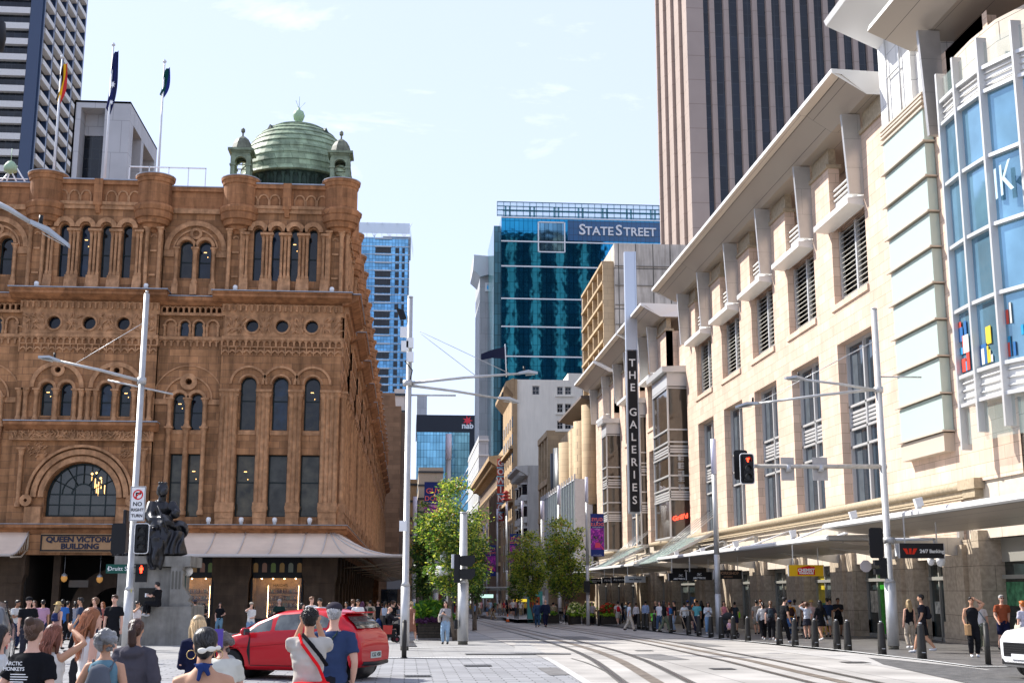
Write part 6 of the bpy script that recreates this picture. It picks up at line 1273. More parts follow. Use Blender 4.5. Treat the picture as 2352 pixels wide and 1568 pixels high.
b=gnd(1168,1429);b=gnd(1166,1428);r=empty('traffic_cone',tuple(b),0,'orange and white traffic cone by the left of the two suited men','cone');m=MB();z=b.z;m.lathe([(.16,z+.04),(.03,z+.72),(.001,z+.73)],b.x,b.y,12);m.build('cone',mat('cone_orange',(.8,.13,.02),.6),r);m=MB();m.lathe([(.115,z+.28),(.075,z+.5)],b.x,b.y,12);m.v=[Vector((b.x+(v.x-b.x)*1.08,b.y+(v.y-b.y)*1.08,v.z))for v in m.v];m.build('white_band',white,r);m=MB();m.box(b.x-.2,b.x+.2,b.y-.2,b.y+.2,z,z+.04);m.build('base',black,r)
for o in list(KIDS[r.name])+[r]:pass
def wheel(m,c,R_,rad=.02,ax='y',n=24):
 pts=[(c[0]+R_*cos(2*pi*i/n),c[1],c[2]+R_*sin(2*pi*i/n))if ax=='y' else(c[0],c[1]+R_*cos(2*pi*i/n),c[2]+R_*sin(2*pi*i/n))for i in range(n+1)];m.tube(pts,rad,5,False)
def bike(x,y,yaw,lab,col):
 r=empty('bicycle',(x,y,gz(y)),yaw,lab,'bicycle');
 for cx_ in(-.53,.53):m=MB();m.loc=True;wheel(m,(cx_,0,.34),.32,.025);[m.tube([(cx_,0,.34),(cx_+.31*cos(a),0,.34+.31*sin(a))],.004,3)for a in[k*pi/5 for k in range(10)]];m.build('wheel',black,r)
 m=MB();m.loc=True
 for a,c in(((-.53,0,.34),(-.05,0,.3)),((-.05,0,.3),(-.2,0,.85)),((-.05,0,.3),(.4,0,.8)),((-.2,0,.72),(.4,0,.82)),((-.53,0,.34),(-.2,0,.72)),((.53,0,.34),(.38,0,.98))):m.tube([a,c],.028,6)
 m.build('frame',col,r);m=MB();m.loc=True;m.tube([(.38,-.28,1.02),(.4,0,.98),(.38,.28,1.02)],.015,5);m.build('handlebar',black,r);m=MB();m.loc=True;ell(m,(-.22,0,.9),(.13,.07,.03));m.build('saddle',black,r)
 m=MB();m.loc=True;m.box(.42,.66,-.16,.16,.78,.98);m.arch(-.53,.34,.35,.38,-.03,.03,10,.3,2.6);m.build('basket',col,r);return r
gr=mat('bike_green',(.16,.75,.05),.4)
bike(gnd(1490,1443).x,80.2,radians(75),'bright green hire bicycle standing among the bollards',gr)
bike(12.4,105,radians(25),'black bicycle held by the cyclist behind the suited men',black)
b=gnd(1676,1463);r=empty('stroller',tuple(b),radians(10),'black baby stroller with dark hood pushed by the woman in red floral top','stroller')
m=MB();m.loc=True
for sx in(-.26,.26):
 m.tube([(sx,.35,1.02),(sx,.05,.6),(sx,-.35,.18)],.018,5);m.tube([(sx,.3,.15),(sx,.0,.6)],.018,5)
 for yy,R_ in((-.38,.1),(.32,.13)):wheel(m,(sx,yy,R_+.02),R_,.03,'x',14)
m.tube([(-.26,.35,1.02),(.26,.35,1.02)],.02,6);m.build('frame',black,r);m=MB();m.loc=True;loft(m,[(0,.05,.45,.2,.2),(0,.02,.6,.24,.24),(0,.08,.8,.24,.2)]);ell(m,(0,.12,.95),(.27,.3,.22));m.build('hood_and_seat',mat('stroller_black',(.02,.02,.022),.8),r)
m=MB();m.loc=True;m.box(-.22,.22,-.3,.25,.2,.34);m.build('basket',black,r)
b=onY(1676,1437,gnd(1676,1463).y-.22)
bb=MB();ell(bb,(b.x,b.y,b.z),(.13,.1,.17));ell(bb,(b.x,b.y-.02,b.z+.22),(.08,.085,.095));bb.tube([(b.x-.06,b.y,b.z-.08),(b.x-.1,b.y-.2,b.z-.15)],[.05,.035],6);bb.tube([(b.x+.06,b.y,b.z-.08),(b.x+.12,b.y-.2,b.z-.15)],[.05,.035],6);bb.tube([(b.x-.1,b.y,b.z+.08),(b.x-.16,b.y-.14,b.z)],[.035,.025],6);bb.tube([(b.x+.1,b.y,b.z+.08),(b.x+.16,b.y-.14,b.z)],[.035,.025],6)
ob=remesh(bb,.012,'person',mat('baby_skin',(.55,.32,.23),.6));tag(ob,'baby in pink sitting inside the black stroller','person');bb=MB();ell(bb,(b.x,b.y,b.z),(.15,.12,.18));bb.build('pink_clothes',mat('baby_pink',(.6,.35,.42),.8),ob)
b=gnd(1903,1454);r=empty('newspaper_rack',tuple(b),0,'yellow plastic rack standing right of the group outside the yellow shop','rack');m=MB();x,y,z=b.x,b.y,b.z
for a in(-.16,.16):
 for c in(0,.4):m.box(x+a-.02,x+a+.02,y+c,y+c+.04,z,z+1.12)
for k in range(6):m.box(x-.16,x+.16,y,y+.42,z+.1+k*.2,z+.13+k*.2)
m.box(x-.16,x+.16,y-.02,y,z+.15,z+.9);m.build('rack_frame',mat('rack_yellow',(.72,.48,.02),.5),r)
m=MB();x,y=18.2,59.5;z=gz(y);m.box(x-1.0,x+1.0,y,y+.5,z+.4,z+.48);m.box(x-.9,x-.8,y+.05,y+.45,z,z+.4);m.box(x+.8,x+.9,y+.05,y+.45,z,z+.4);tag(m.build('street_bench',mat('grey_bench',(.3,.28,.25),.6)),'low grey bench on the right footpath behind the stroller','bench')
m=MB();a=gnd(1588,1455);x,y,z=a.x,a.y,a.z
for p,q_ in(((x-.6,y,z+1.2),(x-.2,y,z)),((x+.0,y,z+1.2),(x+.45,y,z)),((x-.75,y,z+1.2),(x+.1,y,z+1.22))):m.tube([p,q_],.025,5)
tag(m.build('folding_frame',mat('tan_wood',(.35,.26,.18),.6)),'light folding trestle frame leaning behind the man in teal stripes','trestle')
a=onY(432,1311,52.8);b=gat(425,52.8);r=empty('globe_lamp',(b.x+.1,52.8,gz(52.8)),0,'white globe lamp on thin post right of the statue pedestal','street lamp');m=MB();m.cyl(a.x-.1,52.8,gz(52.8),a.z-.15,.04,.035,8);m.build('post',mat('dark_green_post',(.02,.07,.06),.5),r);m=MB();ell(m,(a.x,52.8,a.z),(.2,.2,.2),16);m.build('globe',mat('globe_white',(.8,.8,.78),.3),r)
clipsheet('platform',[(9.4,108),(13.4,112),(13.8,260),(12.6,260),(10.9,190)][::1],.3,mPave,sub=[120,160])
m=MB();
for(a,b)in(((8.2,172),(9.0,140)),):pass
z=gz(150);m=MB();pts=[(7.6+1.2,190),(8.6,165),(8.55,150),(8.8,138)]
pl_=[(9.05,128),(9.05,150),(9.9,175),(11.5,215),(7.6+7,215),(13.8,128)]
m=MB();k=len(pl_);m.add([(x,y,gz(y)-.1)for x,y in pl_]+[(x,y,gz(y)+.32)for x,y in pl_],[tuple(range(k,2*k))]+[(i,(i+1)%k,(i+1)%k+k,i+k)for i in range(k)]);tag(m.build('platform_kerb',mat('platform_stone',(.22,.22,.22),.7,var=.1)),kind='structure')
r=empty('tram_shelter',(11.5,150,gz(150)),0,'flat roofed tram stop shelter above the distant crowd','shelter');z1=onY(1180,1349,152).z;x0_,x1_=onY(1083,1350,152).x,onY(1275,1350,152).x
m=MB();m.box(x0_,x1_,148,157,z1-.05,z1+.12);m.box(x0_+2,x1_-1.5,148.6,156,z1-.3,z1-.05);m.build('roof',mat('shelter_grey',(.35,.37,.38),.4,metal=.4),r)
m=MB();
for px_ in(1100,1150,1200,1250):a=onY(px_,1390,152);m.cyl(a.x,152,gz(152)+.3,z1,.09,.09,8)
m.build('column',steel,r);a=onY(1117,1368,147);m=MB();m.box(a.x-.9,a.x+.9,146.9,147.1,a.z-.28,a.z+.28);o=m.build('display_screen',black,r);m=MB();m.box(a.x-.8,a.x+.8,146.85,146.9,a.z-.2,a.z+.2);m.build('lit_screen',mat('screen_pale',(.5,.75,.65),.4,emit=.6),o)
a=onY(1205,1392-14,146);m=MB();m.box(a.x-1.3,a.x+1.3,145.9,146.1,a.z-.16,a.z+.16);r=empty('hanging_sign',(a.x,146,a.z),0,'long yellow lit sign beneath the distant tram shelter','sign');m.build('sign_board',mat('yellow_lit',(.8,.6,.04),.4,emit=.5),r)
m=MB();p0=gat(1240,112);rr_=empty('kiosk',tuple(p0),0,'turquoise ticket kiosk with orange poster behind the right tree trunks','kiosk');x,z=p0.x-.4,p0.z;m.box(x-.65,x+.65,112,113,z,z+2.7);m.build('kiosk_body',mat('kiosk_teal',(.10,.42,.42),.5),rr_);m=MB();m.box(x-.5,x+.4,111.97,112,z+1.3,z+2.2);m.build('poster',mat('poster_orange',(.65,.12,.04),.5,var=.4,vs=3),rr_)
m=MB()
for k in range(5):m.box(x-1.6+k*.0,x-1.55,111+k,111.05+k,z,z+1.2)
for px_ in(1256,1270,1284,1300):a=gat(px_,104);m.cyl(a.x,104,a.z,a.z+1.25,.03,.03,6)
a,c=gat(1256,104),gat(1300,104);[m.tube([(a.x,104,a.z+h_),(c.x,104,c.z+h_)],.025,5)for h_ in(.3,.75,1.22)];tag(m.build('cafe_railing',black),'black cafe railing behind the creamy planters','railing')
b=gat(1046,205);r=empty('tram',(7.6,205,gz(205)),0,'red and silver tram far up the street seen front on','tram');m=MB();z=gz(205);x=7.3
loft(m,[(x,205,z+.3,1.3,1.0),(x,205,z+1.2,1.35,1.3),(x,205.3,z+2.6,1.3,1.2),(x,206,z+3.4,1.1,1.0)],12);m.box(x-1.3,x+1.3,205.5,235,z+.3,z+3.4);m.build('tram_body',mat('tram_red',(.35,.03,.03),.35),r);m=MB();loft(m,[(x,204.9,z+1.3,1.15,1.25),(x,205.1,z+2.6,1.1,1.2)],12);m.build('windscreen',gl3,r)
m=MB();m.box(7.2,9.0,262,268,gz(262),gz(262)+2.2);m.box(7.4,8.8,261.9,262,gz(262)+1.3,gz(262)+2.0);tag(m.build('white_van',white),'tiny white van at the far end of the street','van')
# ================================================================ bronze seated statue on granite pedestal
ys=51.3;r=empty('statue',(onY(345,1480,ys).x,ys,gz(ys)),0,'grey granite pedestal with fluted console corner and dark plaque under the bronze statue','pedestal')
gra=mat('grey_granite_pedestal',(.26,.25,.225),.75,var=.3,vs=2.5,streak=.35,bump=.2,bs=40);K=57.0
def sx_(px):return onY(px,1380,ys).x
zz_=lambda py:onY(340,py,ys).z
m=MB();m.box(sx_(258),sx_(441),ys-.1,ys+3.2,gz(ys)-.1,zz_(1392));m.box(sx_(262),sx_(405),ys+.35,ys+2.8,zz_(1392),zz_(1302));m.box(sx_(256),sx_(432),ys+.1,ys+3.0,zz_(1300),zz_(1276));m.build('pedestal_block',gra,r)
pr_=[(zz_(1395)),zz_(1372),zz_(1365),zz_(1345),zz_(1325),zz_(1300)]
m=MB();x0=sx_(388);prof=[(sx_(435),pr_[0]),(sx_(437),pr_[0]+.12),(sx_(430),pr_[0]+.25),(sx_(434),pr_[0]+.4),(sx_(424),pr_[1]+.25),(sx_(417),pr_[2]+.25),(sx_(415),pr_[3]),(sx_(415),pr_[4]+.1),(sx_(418),pr_[4]+.2),(sx_(414),pr_[4]+.3),(sx_(417),pr_[5])]
m.prism([(x0,pr_[0])]+prof+[(x0,pr_[5])],ys+.12,ys+.75,'n');cp=m.build('console',gra,r)
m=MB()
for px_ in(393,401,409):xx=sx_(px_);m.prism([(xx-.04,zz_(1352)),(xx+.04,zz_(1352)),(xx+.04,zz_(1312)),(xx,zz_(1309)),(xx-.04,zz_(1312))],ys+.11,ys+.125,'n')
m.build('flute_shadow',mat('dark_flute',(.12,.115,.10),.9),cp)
m=MB();m.box(sx_(314),sx_(351),ys+.3,ys+.36,zz_(1412)+.2,zz_(1386)+.62);m.build('plaque',mat('dark_bronze_plaque',(.02,.018,.015),.5),r)
bz=mat('dark_patinated_bronze',(.022,.022,.025),.32,metal=.5,spec=.6,var=.4,vs=3,bump=.25,bs=7)
def S3(px,py,d):v=onY(px,py,ys);return Vector((v.x,ys+d,v.z))
st=MB();st.tube([S3(352,1215,1.5),S3(352,1185,1.4),S3(354,1158,1.3),S3(357,1145,1.25)],[.55,.42,.41,.24],14);st.tube([S3(357,1148,1.25),S3(362,1132,1.2)],[.17,.15],10);c_=S3(362,1119,1.1);ell(st,c_,(.24,.27,.29));ell(st,S3(367,1125,.92),(.15,.16,.19));ell(st,S3(371,1121,.80),(.03,.05,.05));ell(st,S3(356,1124,1.3),(.2,.18,.2))
st.tube([S3(337,1152,1.2),S3(334,1180,.9),S3(345,1193,.6),S3(372,1190,.3)],[.24,.26,.22,.1],10)
st.tube([S3(378,1152,1.4),S3(392,1172,1.2),S3(394,1182,.9)],[.22,.2,.12],10);ell(st,S3(394,1177,.8),(.2,.2,.2));ell(st,S3(395,1167,.8),(.04,.04,.08))
st.tube([S3(345,1210,1.2),S3(368,1205,.6),S3(380,1212,.3)],[.55,.48,.34],12);st.tube([S3(385,1215,1.4),S3(402,1215,.9),S3(404,1220,.7)],[.45,.42,.32],12)
for a,b_,c2,rr_ in((372,1215,362,.36),(385,1220,380,.34),(398,1222,402,.32),(404,1225,412,.25),(350,1225,352,.45),(338,1215,338,.4)):st.tube([S3(a,b_,.5),S3((a+c2)/2,1250,.35),S3(c2,1274,.3)],[rr_,rr_*.95,rr_*1.1],10)
for px_,dd,top in((345,.2,1240),(356,.05,1235),(366,.15,1240),(350,.12,1260)):st.tube([S3(px_,top,dd),S3(px_+2,1285,dd-.15),S3(px_-1+random.uniform(-3,3),1308,dd-.1)],[.22,.17,.07],9)
st.box(S3(332,0,0).x,S3(418,0,0).x,ys+.3,ys+2.3,zz_(1276),zz_(1268));st.box(S3(330,0,0).x+.15,S3(345,0,0).x,ys+1.4,ys+2.2,zz_(1270),zz_(1165))
for k in range(7):a=pi*(.1+k*.13);ell(st,c_+Vector((.16*cos(a*2),.16*sin(a*2),.27)),(.05,.05,.06))
def drape(co):
 f=.07*sin(co.x*14+noise.noise(co*1.3)*5)*(1 if co.z<zz_(1205)else .35);return Vector((co.x,co.y-f,co.z))
so_=remesh(st,.03,'person',bz,None,2,fn=drape);so_.name='bronze_statue';tag(so_,'dark bronze statue of a seated crowned woman in a long draped robe on the pedestal','statue')
m=MB();m.tube([S3(360,1160,.2),S3(374,1192,.1),S3(386,1222,.0)],.035,6);m.build('sceptre',bz,so_)
# ================================================================ TREES
def leafmat(name,c,c2):
 m=mat(name,c,.45,var=.3,vs=5,spec=.4);t=m.node_tree;b=t.nodes['Principled BSDF'];o=t.nodes['Material Output']
 tr=t.nodes.new('ShaderNodeBsdfTranslucent');tr.inputs['Color'].default_value=(*c2,1);mx_=t.nodes.new('ShaderNodeMixShader');mx_.inputs[0].default_value=.42
 t.links.new(b.outputs[0],mx_.inputs[1]);t.links.new(tr.outputs[0],mx_.inputs[2]);t.links.new(mx_.outputs[0],o.inputs['Surface']);return m
LM=[leafmat('leaf_dark',(.03,.07,.015),(.06,.14,.02)),leafmat('leaf_mid',(.08,.15,.025),(.22,.40,.04)),leafmat('leaf_yellow_sunlit',(.34,.38,.05),(.7,.75,.08)),leafmat('leaf_orange',(.42,.20,.04),(.7,.35,.06))]
bark=mat('grey_bark',(.14,.11,.085),.9,var=.4,vs=12)
def tree(px,Y,zc0,zc1,xa,xb,lab,n=9000,seed=1,ls=.13,mix=(0,0,1,1,2),name='street_tree',stems=2):
 rr=random.Random(seed);b=gat(px,Y);xl,xr=onY(xa,zc1,Y).x,onY(xb,zc1,Y).x;z0,z1=onY(px,zc1,Y).z,onY(px,zc0,Y).z;cx=(xl+xr)/2;rx=(xr-xl)/2;rz=(z1-z0)/2;cz=(z0+z1)/2
 r=empty(name,tuple(b),0,lab,'tree','street trees');tips=[]
 m=MB()
 for s_ in range(stems):
  ox=(s_-.5*(stems-1))*.3;base=Vector((b.x+ox*.3,Y,b.z));fork=Vector((b.x+ox+(cx-b.x)*.3,Y+rr.uniform(-.1,.1),b.z+(z0-b.z)*.6));top=Vector((cx+ox*1.5,Y,cz+rz*.3))
  m.tube([base,(base+fork)/2+Vector((rr.uniform(-.05,.05),0,0)),fork,(fork+top)/2,top],[.1,.08,.07,.05,.02],8)
  for k in range(9):
   t=rr.random();p0=fork.lerp(top,t*.8);a=rr.uniform(0,2*pi);q_=p0+Vector((cos(a)*rx*rr.uniform(.5,.9),sin(a)*rx*rr.uniform(.5,.9),rz*rr.uniform(.3,.9)*(1-.3*t)));md=p0.lerp(q_,.5)+Vector((0,0,-.1));m.tube([p0,md,q_],[.04,.025,.008],5);tips+=[q_,md,p0.lerp(q_,.75)]
 m.build('trunk',bark,r)
 for k in range(60):
  a,e=rr.uniform(0,2*pi),rr.uniform(-1,1);q_=(1-e*e)**.5;k_=rr.random()**.4;w_=1-.38*max(0,e);tips.append(Vector((cx+rx*k_*q_*cos(a)*w_,Y+rx*k_*q_*sin(a)*w_,cz+rz*k_*e)))
 m=MB()
 for i in range(n):
  c=tips[rr.randrange(len(tips))];s_=.24*rx/1.6;p=c+Vector((rr.gauss(0,s_),rr.gauss(0,s_),rr.gauss(0,s_*.75)))
  d=Vector((rr.gauss(0,1),rr.gauss(0,1),rr.gauss(-.35,.5))).normalized();w_=d.cross(Vector((rr.gauss(0,1),rr.gauss(0,1),rr.gauss(0,1)))).normalized();L_=ls*rr.uniform(.6,1.25)
  hi=(p.z-z0)/(z1-z0);m.mi=rr.choice(mix)if rr.random()>.25*hi else(2 if rr.random()<.8 else 3)  # yellow leaves likelier near the top: sunlit highlights put into leaf colour
  m.add([tuple(p),tuple(p+d*L_*.45+w_*L_*.22),tuple(p+d*L_),tuple(p+d*L_*.45-w_*L_*.22)],[(0,1,2,3)])
 m.build('crown',LM,r,rm=False)
tree(1046,56,1092,1375,958,1112,'large green and yellow street tree right of the central light pole',15000,3,.16,(0,0,1,1,2),stems=2)
tree(975,74,1150,1395,938,1010,'dark green tree in shade just right of the central light pole',9000,5,.2,(0,0,0,1))
tree(1090,78,1200,1360,1062,1118,'smaller dark tree behind the right side of the large left tree',5000,8,.2,(0,0,1))
tree(1230,108,1205,1375,1168,1258,'left of the two lighter street trees before the green glass wall',6500,11,.25,(0,1,1,2,2),stems=2)
tree(1312,100,1168,1365,1243,1345,'right and taller of the two lighter street trees, beside the banner pole',8500,12,.25,(0,1,1,2,2),stems=3)
tree(1183,140,1275,1385,1172,1206,'small far tree left of the two lighter street trees',2500,15,.3,(0,1,1))
tree(1060,260,1300,1395,1040,1085,'distant dark tree in the far street gap',2500,17,.5,(0,0,1));tree(1135,300,1330,1395,1122,1150,'farthest dark tree beneath the small banners',1500,18,.5,(0,0,1))
# ================================================================ VEHICLES
def car(name,loc,yaw,L_,W_,Hh,prof,lab,paint,roofx,front=False,van=False):
 """prof: x, z_low, z_belt, z_top, halfwidth ; x grows to the rear"""
 r=empty(name,loc,yaw,lab,'car');m=MB();n=9
 def interp(x,k):
  for a,b in zip(prof,prof[1:]):
   if a[0]<=x<=b[0]:t=(x-a[0])/(b[0]-a[0]);t=t*t*(3-2*t)*.5+t*.5;return a[k]+(b[k]-a[k])*t
  return prof[0][k]if x<prof[0][0]else prof[-1][k]
 def hw(x,z):
  lo,be,to,w_=(interp(x,k)for k in(1,2,3,4))
  if z<=be:t=(z-lo)/max(.01,be-lo);return w_*(.93+.07*sin(min(1,t*1.25)*pi/2)-.02*max(0,t-.8)*5*.3)
  t=(z-be)/max(.01,to-be);return w_*(.975-.20*min(1,t)**1.3)
 xs=[prof[0][0]+(prof[-1][0]-prof[0][0])*i/44 for i in range(45)];rings=[]
 for x in xs:
  lo,be,to,w_=(interp(x,k)for k in(1,2,3,4));ring=[(0,lo)]
  ring+=[(hw(x,z)*(.9 if i==0 else 1),z)for i,z in enumerate([lo,lo+.08,lo+(be-lo)*.35,lo+(be-lo)*.7,be])]
  if to>be+.05:ring+=[(hw(x,be+(to-be)*t),be+(to-be)*t)for t in(.35,.7,.92)]+[(hw(x,to)*.88,to+.0),(hw(x,to)*.5,to+.035),(0,to+.045)]
  else:ring+=[(hw(x,be)*s_,be+d)for s_,d in((.97,.015),(.93,.03),(.86,.045),(.7,.055),(.4,.065),(0,.07))]
  rings.append([(x,-y,z)for y,z in ring]+[(x,y,z)for y,z in ring[-2:0:-1]])
 k=len(rings[0]);pts=[p for R_ in rings for p in R_];m.add(pts,[(i*k+j,i*k+(j+1)%k,(i+1)*k+(j+1)%k,(i+1)*k+j)for i in range(len(rings)-1)for j in range(k)]+[tuple(range(k))[::-1],tuple(range((len(rings)-1)*k,len(rings)*k))],True)
 me=bpy.data.meshes.new('b');me.from_pydata([tuple(v)for v in m.v],[],m.f);bm=bmesh.new();bm.from_mesh(me);bmesh.ops.remove_doubles(bm,verts=bm.verts,dist=1e-4);bmesh.ops.recalc_face_normals(bm,faces=bm.faces);bm.to_mesh(me);bm.free()
 o=bpy.data.objects.new('b',me);COL.objects.link(o);wx=(-L_*.315,L_*.335);R_=.31
 c=MB()
 for x in wx:c.tube([(x,-W_,R_),(x,W_,R_)],R_+.06,28,True,False)
 cm=bpy.data.meshes.new('c');cm.from_pydata([tuple(v)for v in c.v],[],c.f);bm=bmesh.new();bm.from_mesh(cm);bmesh.ops.remove_doubles(bm,verts=bm.verts,dist=1e-5);bmesh.ops.recalc_face_normals(bm,faces=bm.faces);bm.to_mesh(cm);bm.free()
 co=bpy.data.objects.new('c',cm);COL.objects.link(co);bo=o.modifiers.new('b','BOOLEAN');bo.operation='DIFFERENCE';bo.object=co;bo.solver='EXACT';dg=bpy.context.evaluated_depsgraph_get();m2=bpy.data.meshes.new_from_object(o.evaluated_get(dg));bpy.data.objects.remove(o);bpy.data.objects.remove(co)
 m2.materials.clear();m2.materials.append(paint);m2.polygons.foreach_set('use_smooth',[abs(p.normal.y)<2 and p.area<.5 and len(p.vertices)<=5 for p in m2.polygons]);body=bpy.data.objects.new('body',m2);COL.objects.link(body);attach(body,r,True)
 def side(nm,poly,s_,mt,off=.006,th=0,par=body):
  g_=MB();g_.loc=True;x0,x1=min(p[0]for p in poly),max(p[0]for p in poly);P=[];NX,NZ=18,6
  for i in range(NX+1):
   x=x0+(x1-x0)*min(.999,max(.001,i/NX));zs=[]
   for(xa,za),(xb,zb)in zip(poly,poly[1:]+poly[:1]):
    if(xa-x)*(xb-x)<0:zs.append(za+(zb-za)*(x-xa)/(xb-xa))
   zs=[min(zs),max(zs)]if len(zs)>1 else[poly[0][1]]*2
   P+=[(x,s_*(hw(x,zs[0]+(zs[1]-zs[0])*j/NZ)+off),zs[0]+(zs[1]-zs[0])*j/NZ)for j in range(NZ+1)]
  g_.add(P,[(i*(NZ+1)+j,(i+1)*(NZ+1)+j,(i+1)*(NZ+1)+j+1,i*(NZ+1)+j+1)for i in range(NX)for j in range(NZ)],True);return g_.build(nm,mt,par)
 def dense(poly,n_=4):
  q_=[]
  for(a,b)in zip(poly,poly[1:]+poly[:1]):q_+=[(a[0]+(b[0]-a[0])*t/n_,a[1]+(b[1]-a[1])*t/n_)for t in range(n_)]
  return q_
 inside=MB();inside.loc=True;wl_=MB();wl_.loc=True
 for x in wx:
  wl_.tube([(x,-W_/2+.25,R_),(x,W_/2-.25,R_)],R_+.05,20)
 wl_.build('wheel_well',black,body)
 for x in wx:
  for s_ in(-1,1):
   y=s_*(W_/2-.1);m=MB();m.loc=True;m.tube([(x,y-.1*s_,R_),(x,y-.08*s_,R_),(x,y+.07*s_,R_),(x,y+.09*s_,R_)],[R_-.02,R_,R_,R_-.03],28);w0=m.build('wheel',mat('tyre_rubber',(.015,.015,.015),.8),r)
   m=MB();m.loc=True;m.tube([(x,y+.07*s_,R_),(x,y+.095*s_,R_)],[.2,.2],24,True,False)
   m.build('rim',mat('rim_silver',(.42,.42,.43),.35,metal=.7),w0);m=MB();m.loc=True
   for q_ in range(7):a=q_*2*pi/7;m.tube([(x+.12*cos(a),y+.09*s_,R_+.12*sin(a)),(x+.12*cos(a),y+.099*s_,R_+.12*sin(a))],.032,8,True,False)
   m.build('rim_holes',black,w0)
 return r,body,hw,interp,side,dense
paintR=mat('red_car_paint',(.43,.001,.009),.3,spec=.25,coat=.4);glR=mat('painted_reflection_glass',(.11,.12,.11),.04,spec=1.,var=.85,vs=2.6);glC=mat('car_glass',(.02,.03,.035),.03,spec=1.,wave=.03,bs=2);plast=mat('black_plastic',(.015,.015,.016),.5)  # glR: grey-brown reflections painted into the glass colour as blotches
hatch=[(-1.95,.30,.60,.60,.55),(-1.88,.22,.70,.70,.70),(-1.65,.20,.80,.80,.79),(-1.3,.19,.88,.90,.83),(-1.05,.19,.93,1.0,.84),(-.55,.19,.96,1.27,.85),(-.1,.19,.98,1.43,.85),(.5,.19,1.0,1.48,.85),(1.05,.20,1.03,1.46,.845),(1.4,.21,1.06,1.38,.83),(1.64,.24,1.06,1.2,.81),(1.84,.28,.98,1.0,.77),(1.95,.34,.66,.66,.70)]
pc_=gnd(705,1562)
r,body,hw,itp,side,dense=car('hatchback_car',(-2.42,29.2,0),radians(-24),3.9,1.7,1.47,hatch,'bright red hatchback car crossing behind the crowd, seen from its left rear',paintR,0)
side('side_window',dense([(-.86,.99),(.52,1.03),(.50,1.41),(-.02,1.38),(-.42,1.24)]),-1,glR);side('side_window',dense([(.62,1.06),(1.15,1.12),(1.18,1.30),(.95,1.38),(.62,1.40)]),-1,glR)
side('side_window',dense([(-.62,1.02),(.52,1.05),(.50,1.39),(-.02,1.37),(-.3,1.22)]),1,glC)
side('door_seam',[(-.72,.98),(-.70,.98),(-.78,.6),(-.72,.3),(-.74,.3),(-.8,.6)],-1,black,.004);side('door_seam',[(.57,1.04),(.59,1.04),(.60,.3),(.58,.3)],-1,black,.004);side('door_seam',[(-.72,.30),(1.0,.30),(1.0,.285),(-.72,.285)],-1,black,.004)
side('crease',[(-1.5,.62),(1.3,.88),(1.3,.868),(-1.5,.608)],-1,mat('dark_red_crease',(.25,.003,.005),.35),.003)
for x in(.42,):m=MB();m.loc=True;m.tube([(x-.08,-hw(x,.9)-.03,.9),(x+.1,-hw(x,.9)-.03,.91)],.018,6);m.build('door_handle',paintR,r)
m=MB();m.loc=True;ell(m,(-.8,-.98,1.02),(.07,.12,.085));mo=m.build('side_mirror',paintR,r);m=MB();m.loc=True;m.box(-.75,-.71,-1.08,-.88,.95,1.08);m.build('mirror_glass',glC,mo);m=MB();m.loc=True;m.tube([(-.78,-.84,.98),(-.8,-.96,.98)],.03,6);m.build('mirror_stalk',plast,mo)
def rear(nm,pts,mt,off=.012,par=r):
 g_=MB();g_.loc=True;P=[]
 def xr(z):
  lo,hi=1.2,1.95
  for _ in range(25):
   q_=(lo+hi)/2
   if(itp(q_,3)+.04 if itp(q_,3)>itp(q_,2)+.05 else itp(q_,2)+.06)>z:lo=q_
   else:hi=q_
  return lo
 ys,zs=[p[0]for p in pts],[p[1]for p in pts];z0,z1=min(zs),max(zs);b0,b1=max(ys),max(y for y,z in pts if z>z1-.01)
 for i in range(9):
  for j in range(13):z=z0+(z1-z0)*i/8;hb=b0+(b1-b0)*i/8;y=-hb+2*hb*j/12;P.append((xr(z)+off-.05*(abs(y)/.8)**3,y,z))
 g_.add(P,[(i*13+j,i*13+j+1,i*13+j+14,i*13+j+13)for i in range(8)for j in range(12)],True);return g_.build(nm,mt,par)
rear('rear_window',dense([(-.60,1.10),(.60,1.10),(.54,1.35),(-.54,1.35)],6),glR,.03)
for s_ in(-1,1):
 side('tail_light',dense([(1.40,.98),(1.78,.86),(1.86,.70),(1.80,.66),(1.62,.80)],3),s_,mat('tail_red',(.45,.01,.01),.15,coat=1.),.012);side('tail_light',[(1.72,.80),(1.84,.76),(1.85,.70),(1.76,.72)],s_,mat('tail_clear',(.75,.6,.55),.15,coat=1.),.02)
m=MB();m.loc=True;m.box(1.9,1.965,-.26,.26,.46,.60);pl=m.build('number_plate',mat('plate_grey',(.45,.50,.45),.5),r)
FP=Fr((1.966,0,.53),(0,1,0),(1,0,0));t_=text_mb('CSZ 45B',.12,FP,0,0,.004,.004,black,'plate_lettering');attach(t_,pl,True)
m=MB();m.loc=True;m.tube([(1.93,-.62,.36),(1.97,0,.34),(1.93,.62,.36)],.05,6);m.build('bumper_lip',plast,r);m=MB();m.loc=True;m.tube([(1.6,.0,1.14),(1.73,.15,1.13)],.012,4);m.build('wiper',plast,r)
m=MB();m.loc=True;ell(m,(1.86,0,.86),(.02,.06,.06));m.build('badge',steel,r);m=MB();m.loc=True;m.box(1.38,1.62,-.55,.55,1.415,1.44);m.build('roof_spoiler',paintR,r)
m=MB();m.loc=True;P=[(-1.0,-.62,1.07),(-1.0,.62,1.07),(-.16,.56,1.46),(-.16,-.56,1.46)];m.add(P,[(0,1,2,3)]);m.build('windscreen',glC,r)
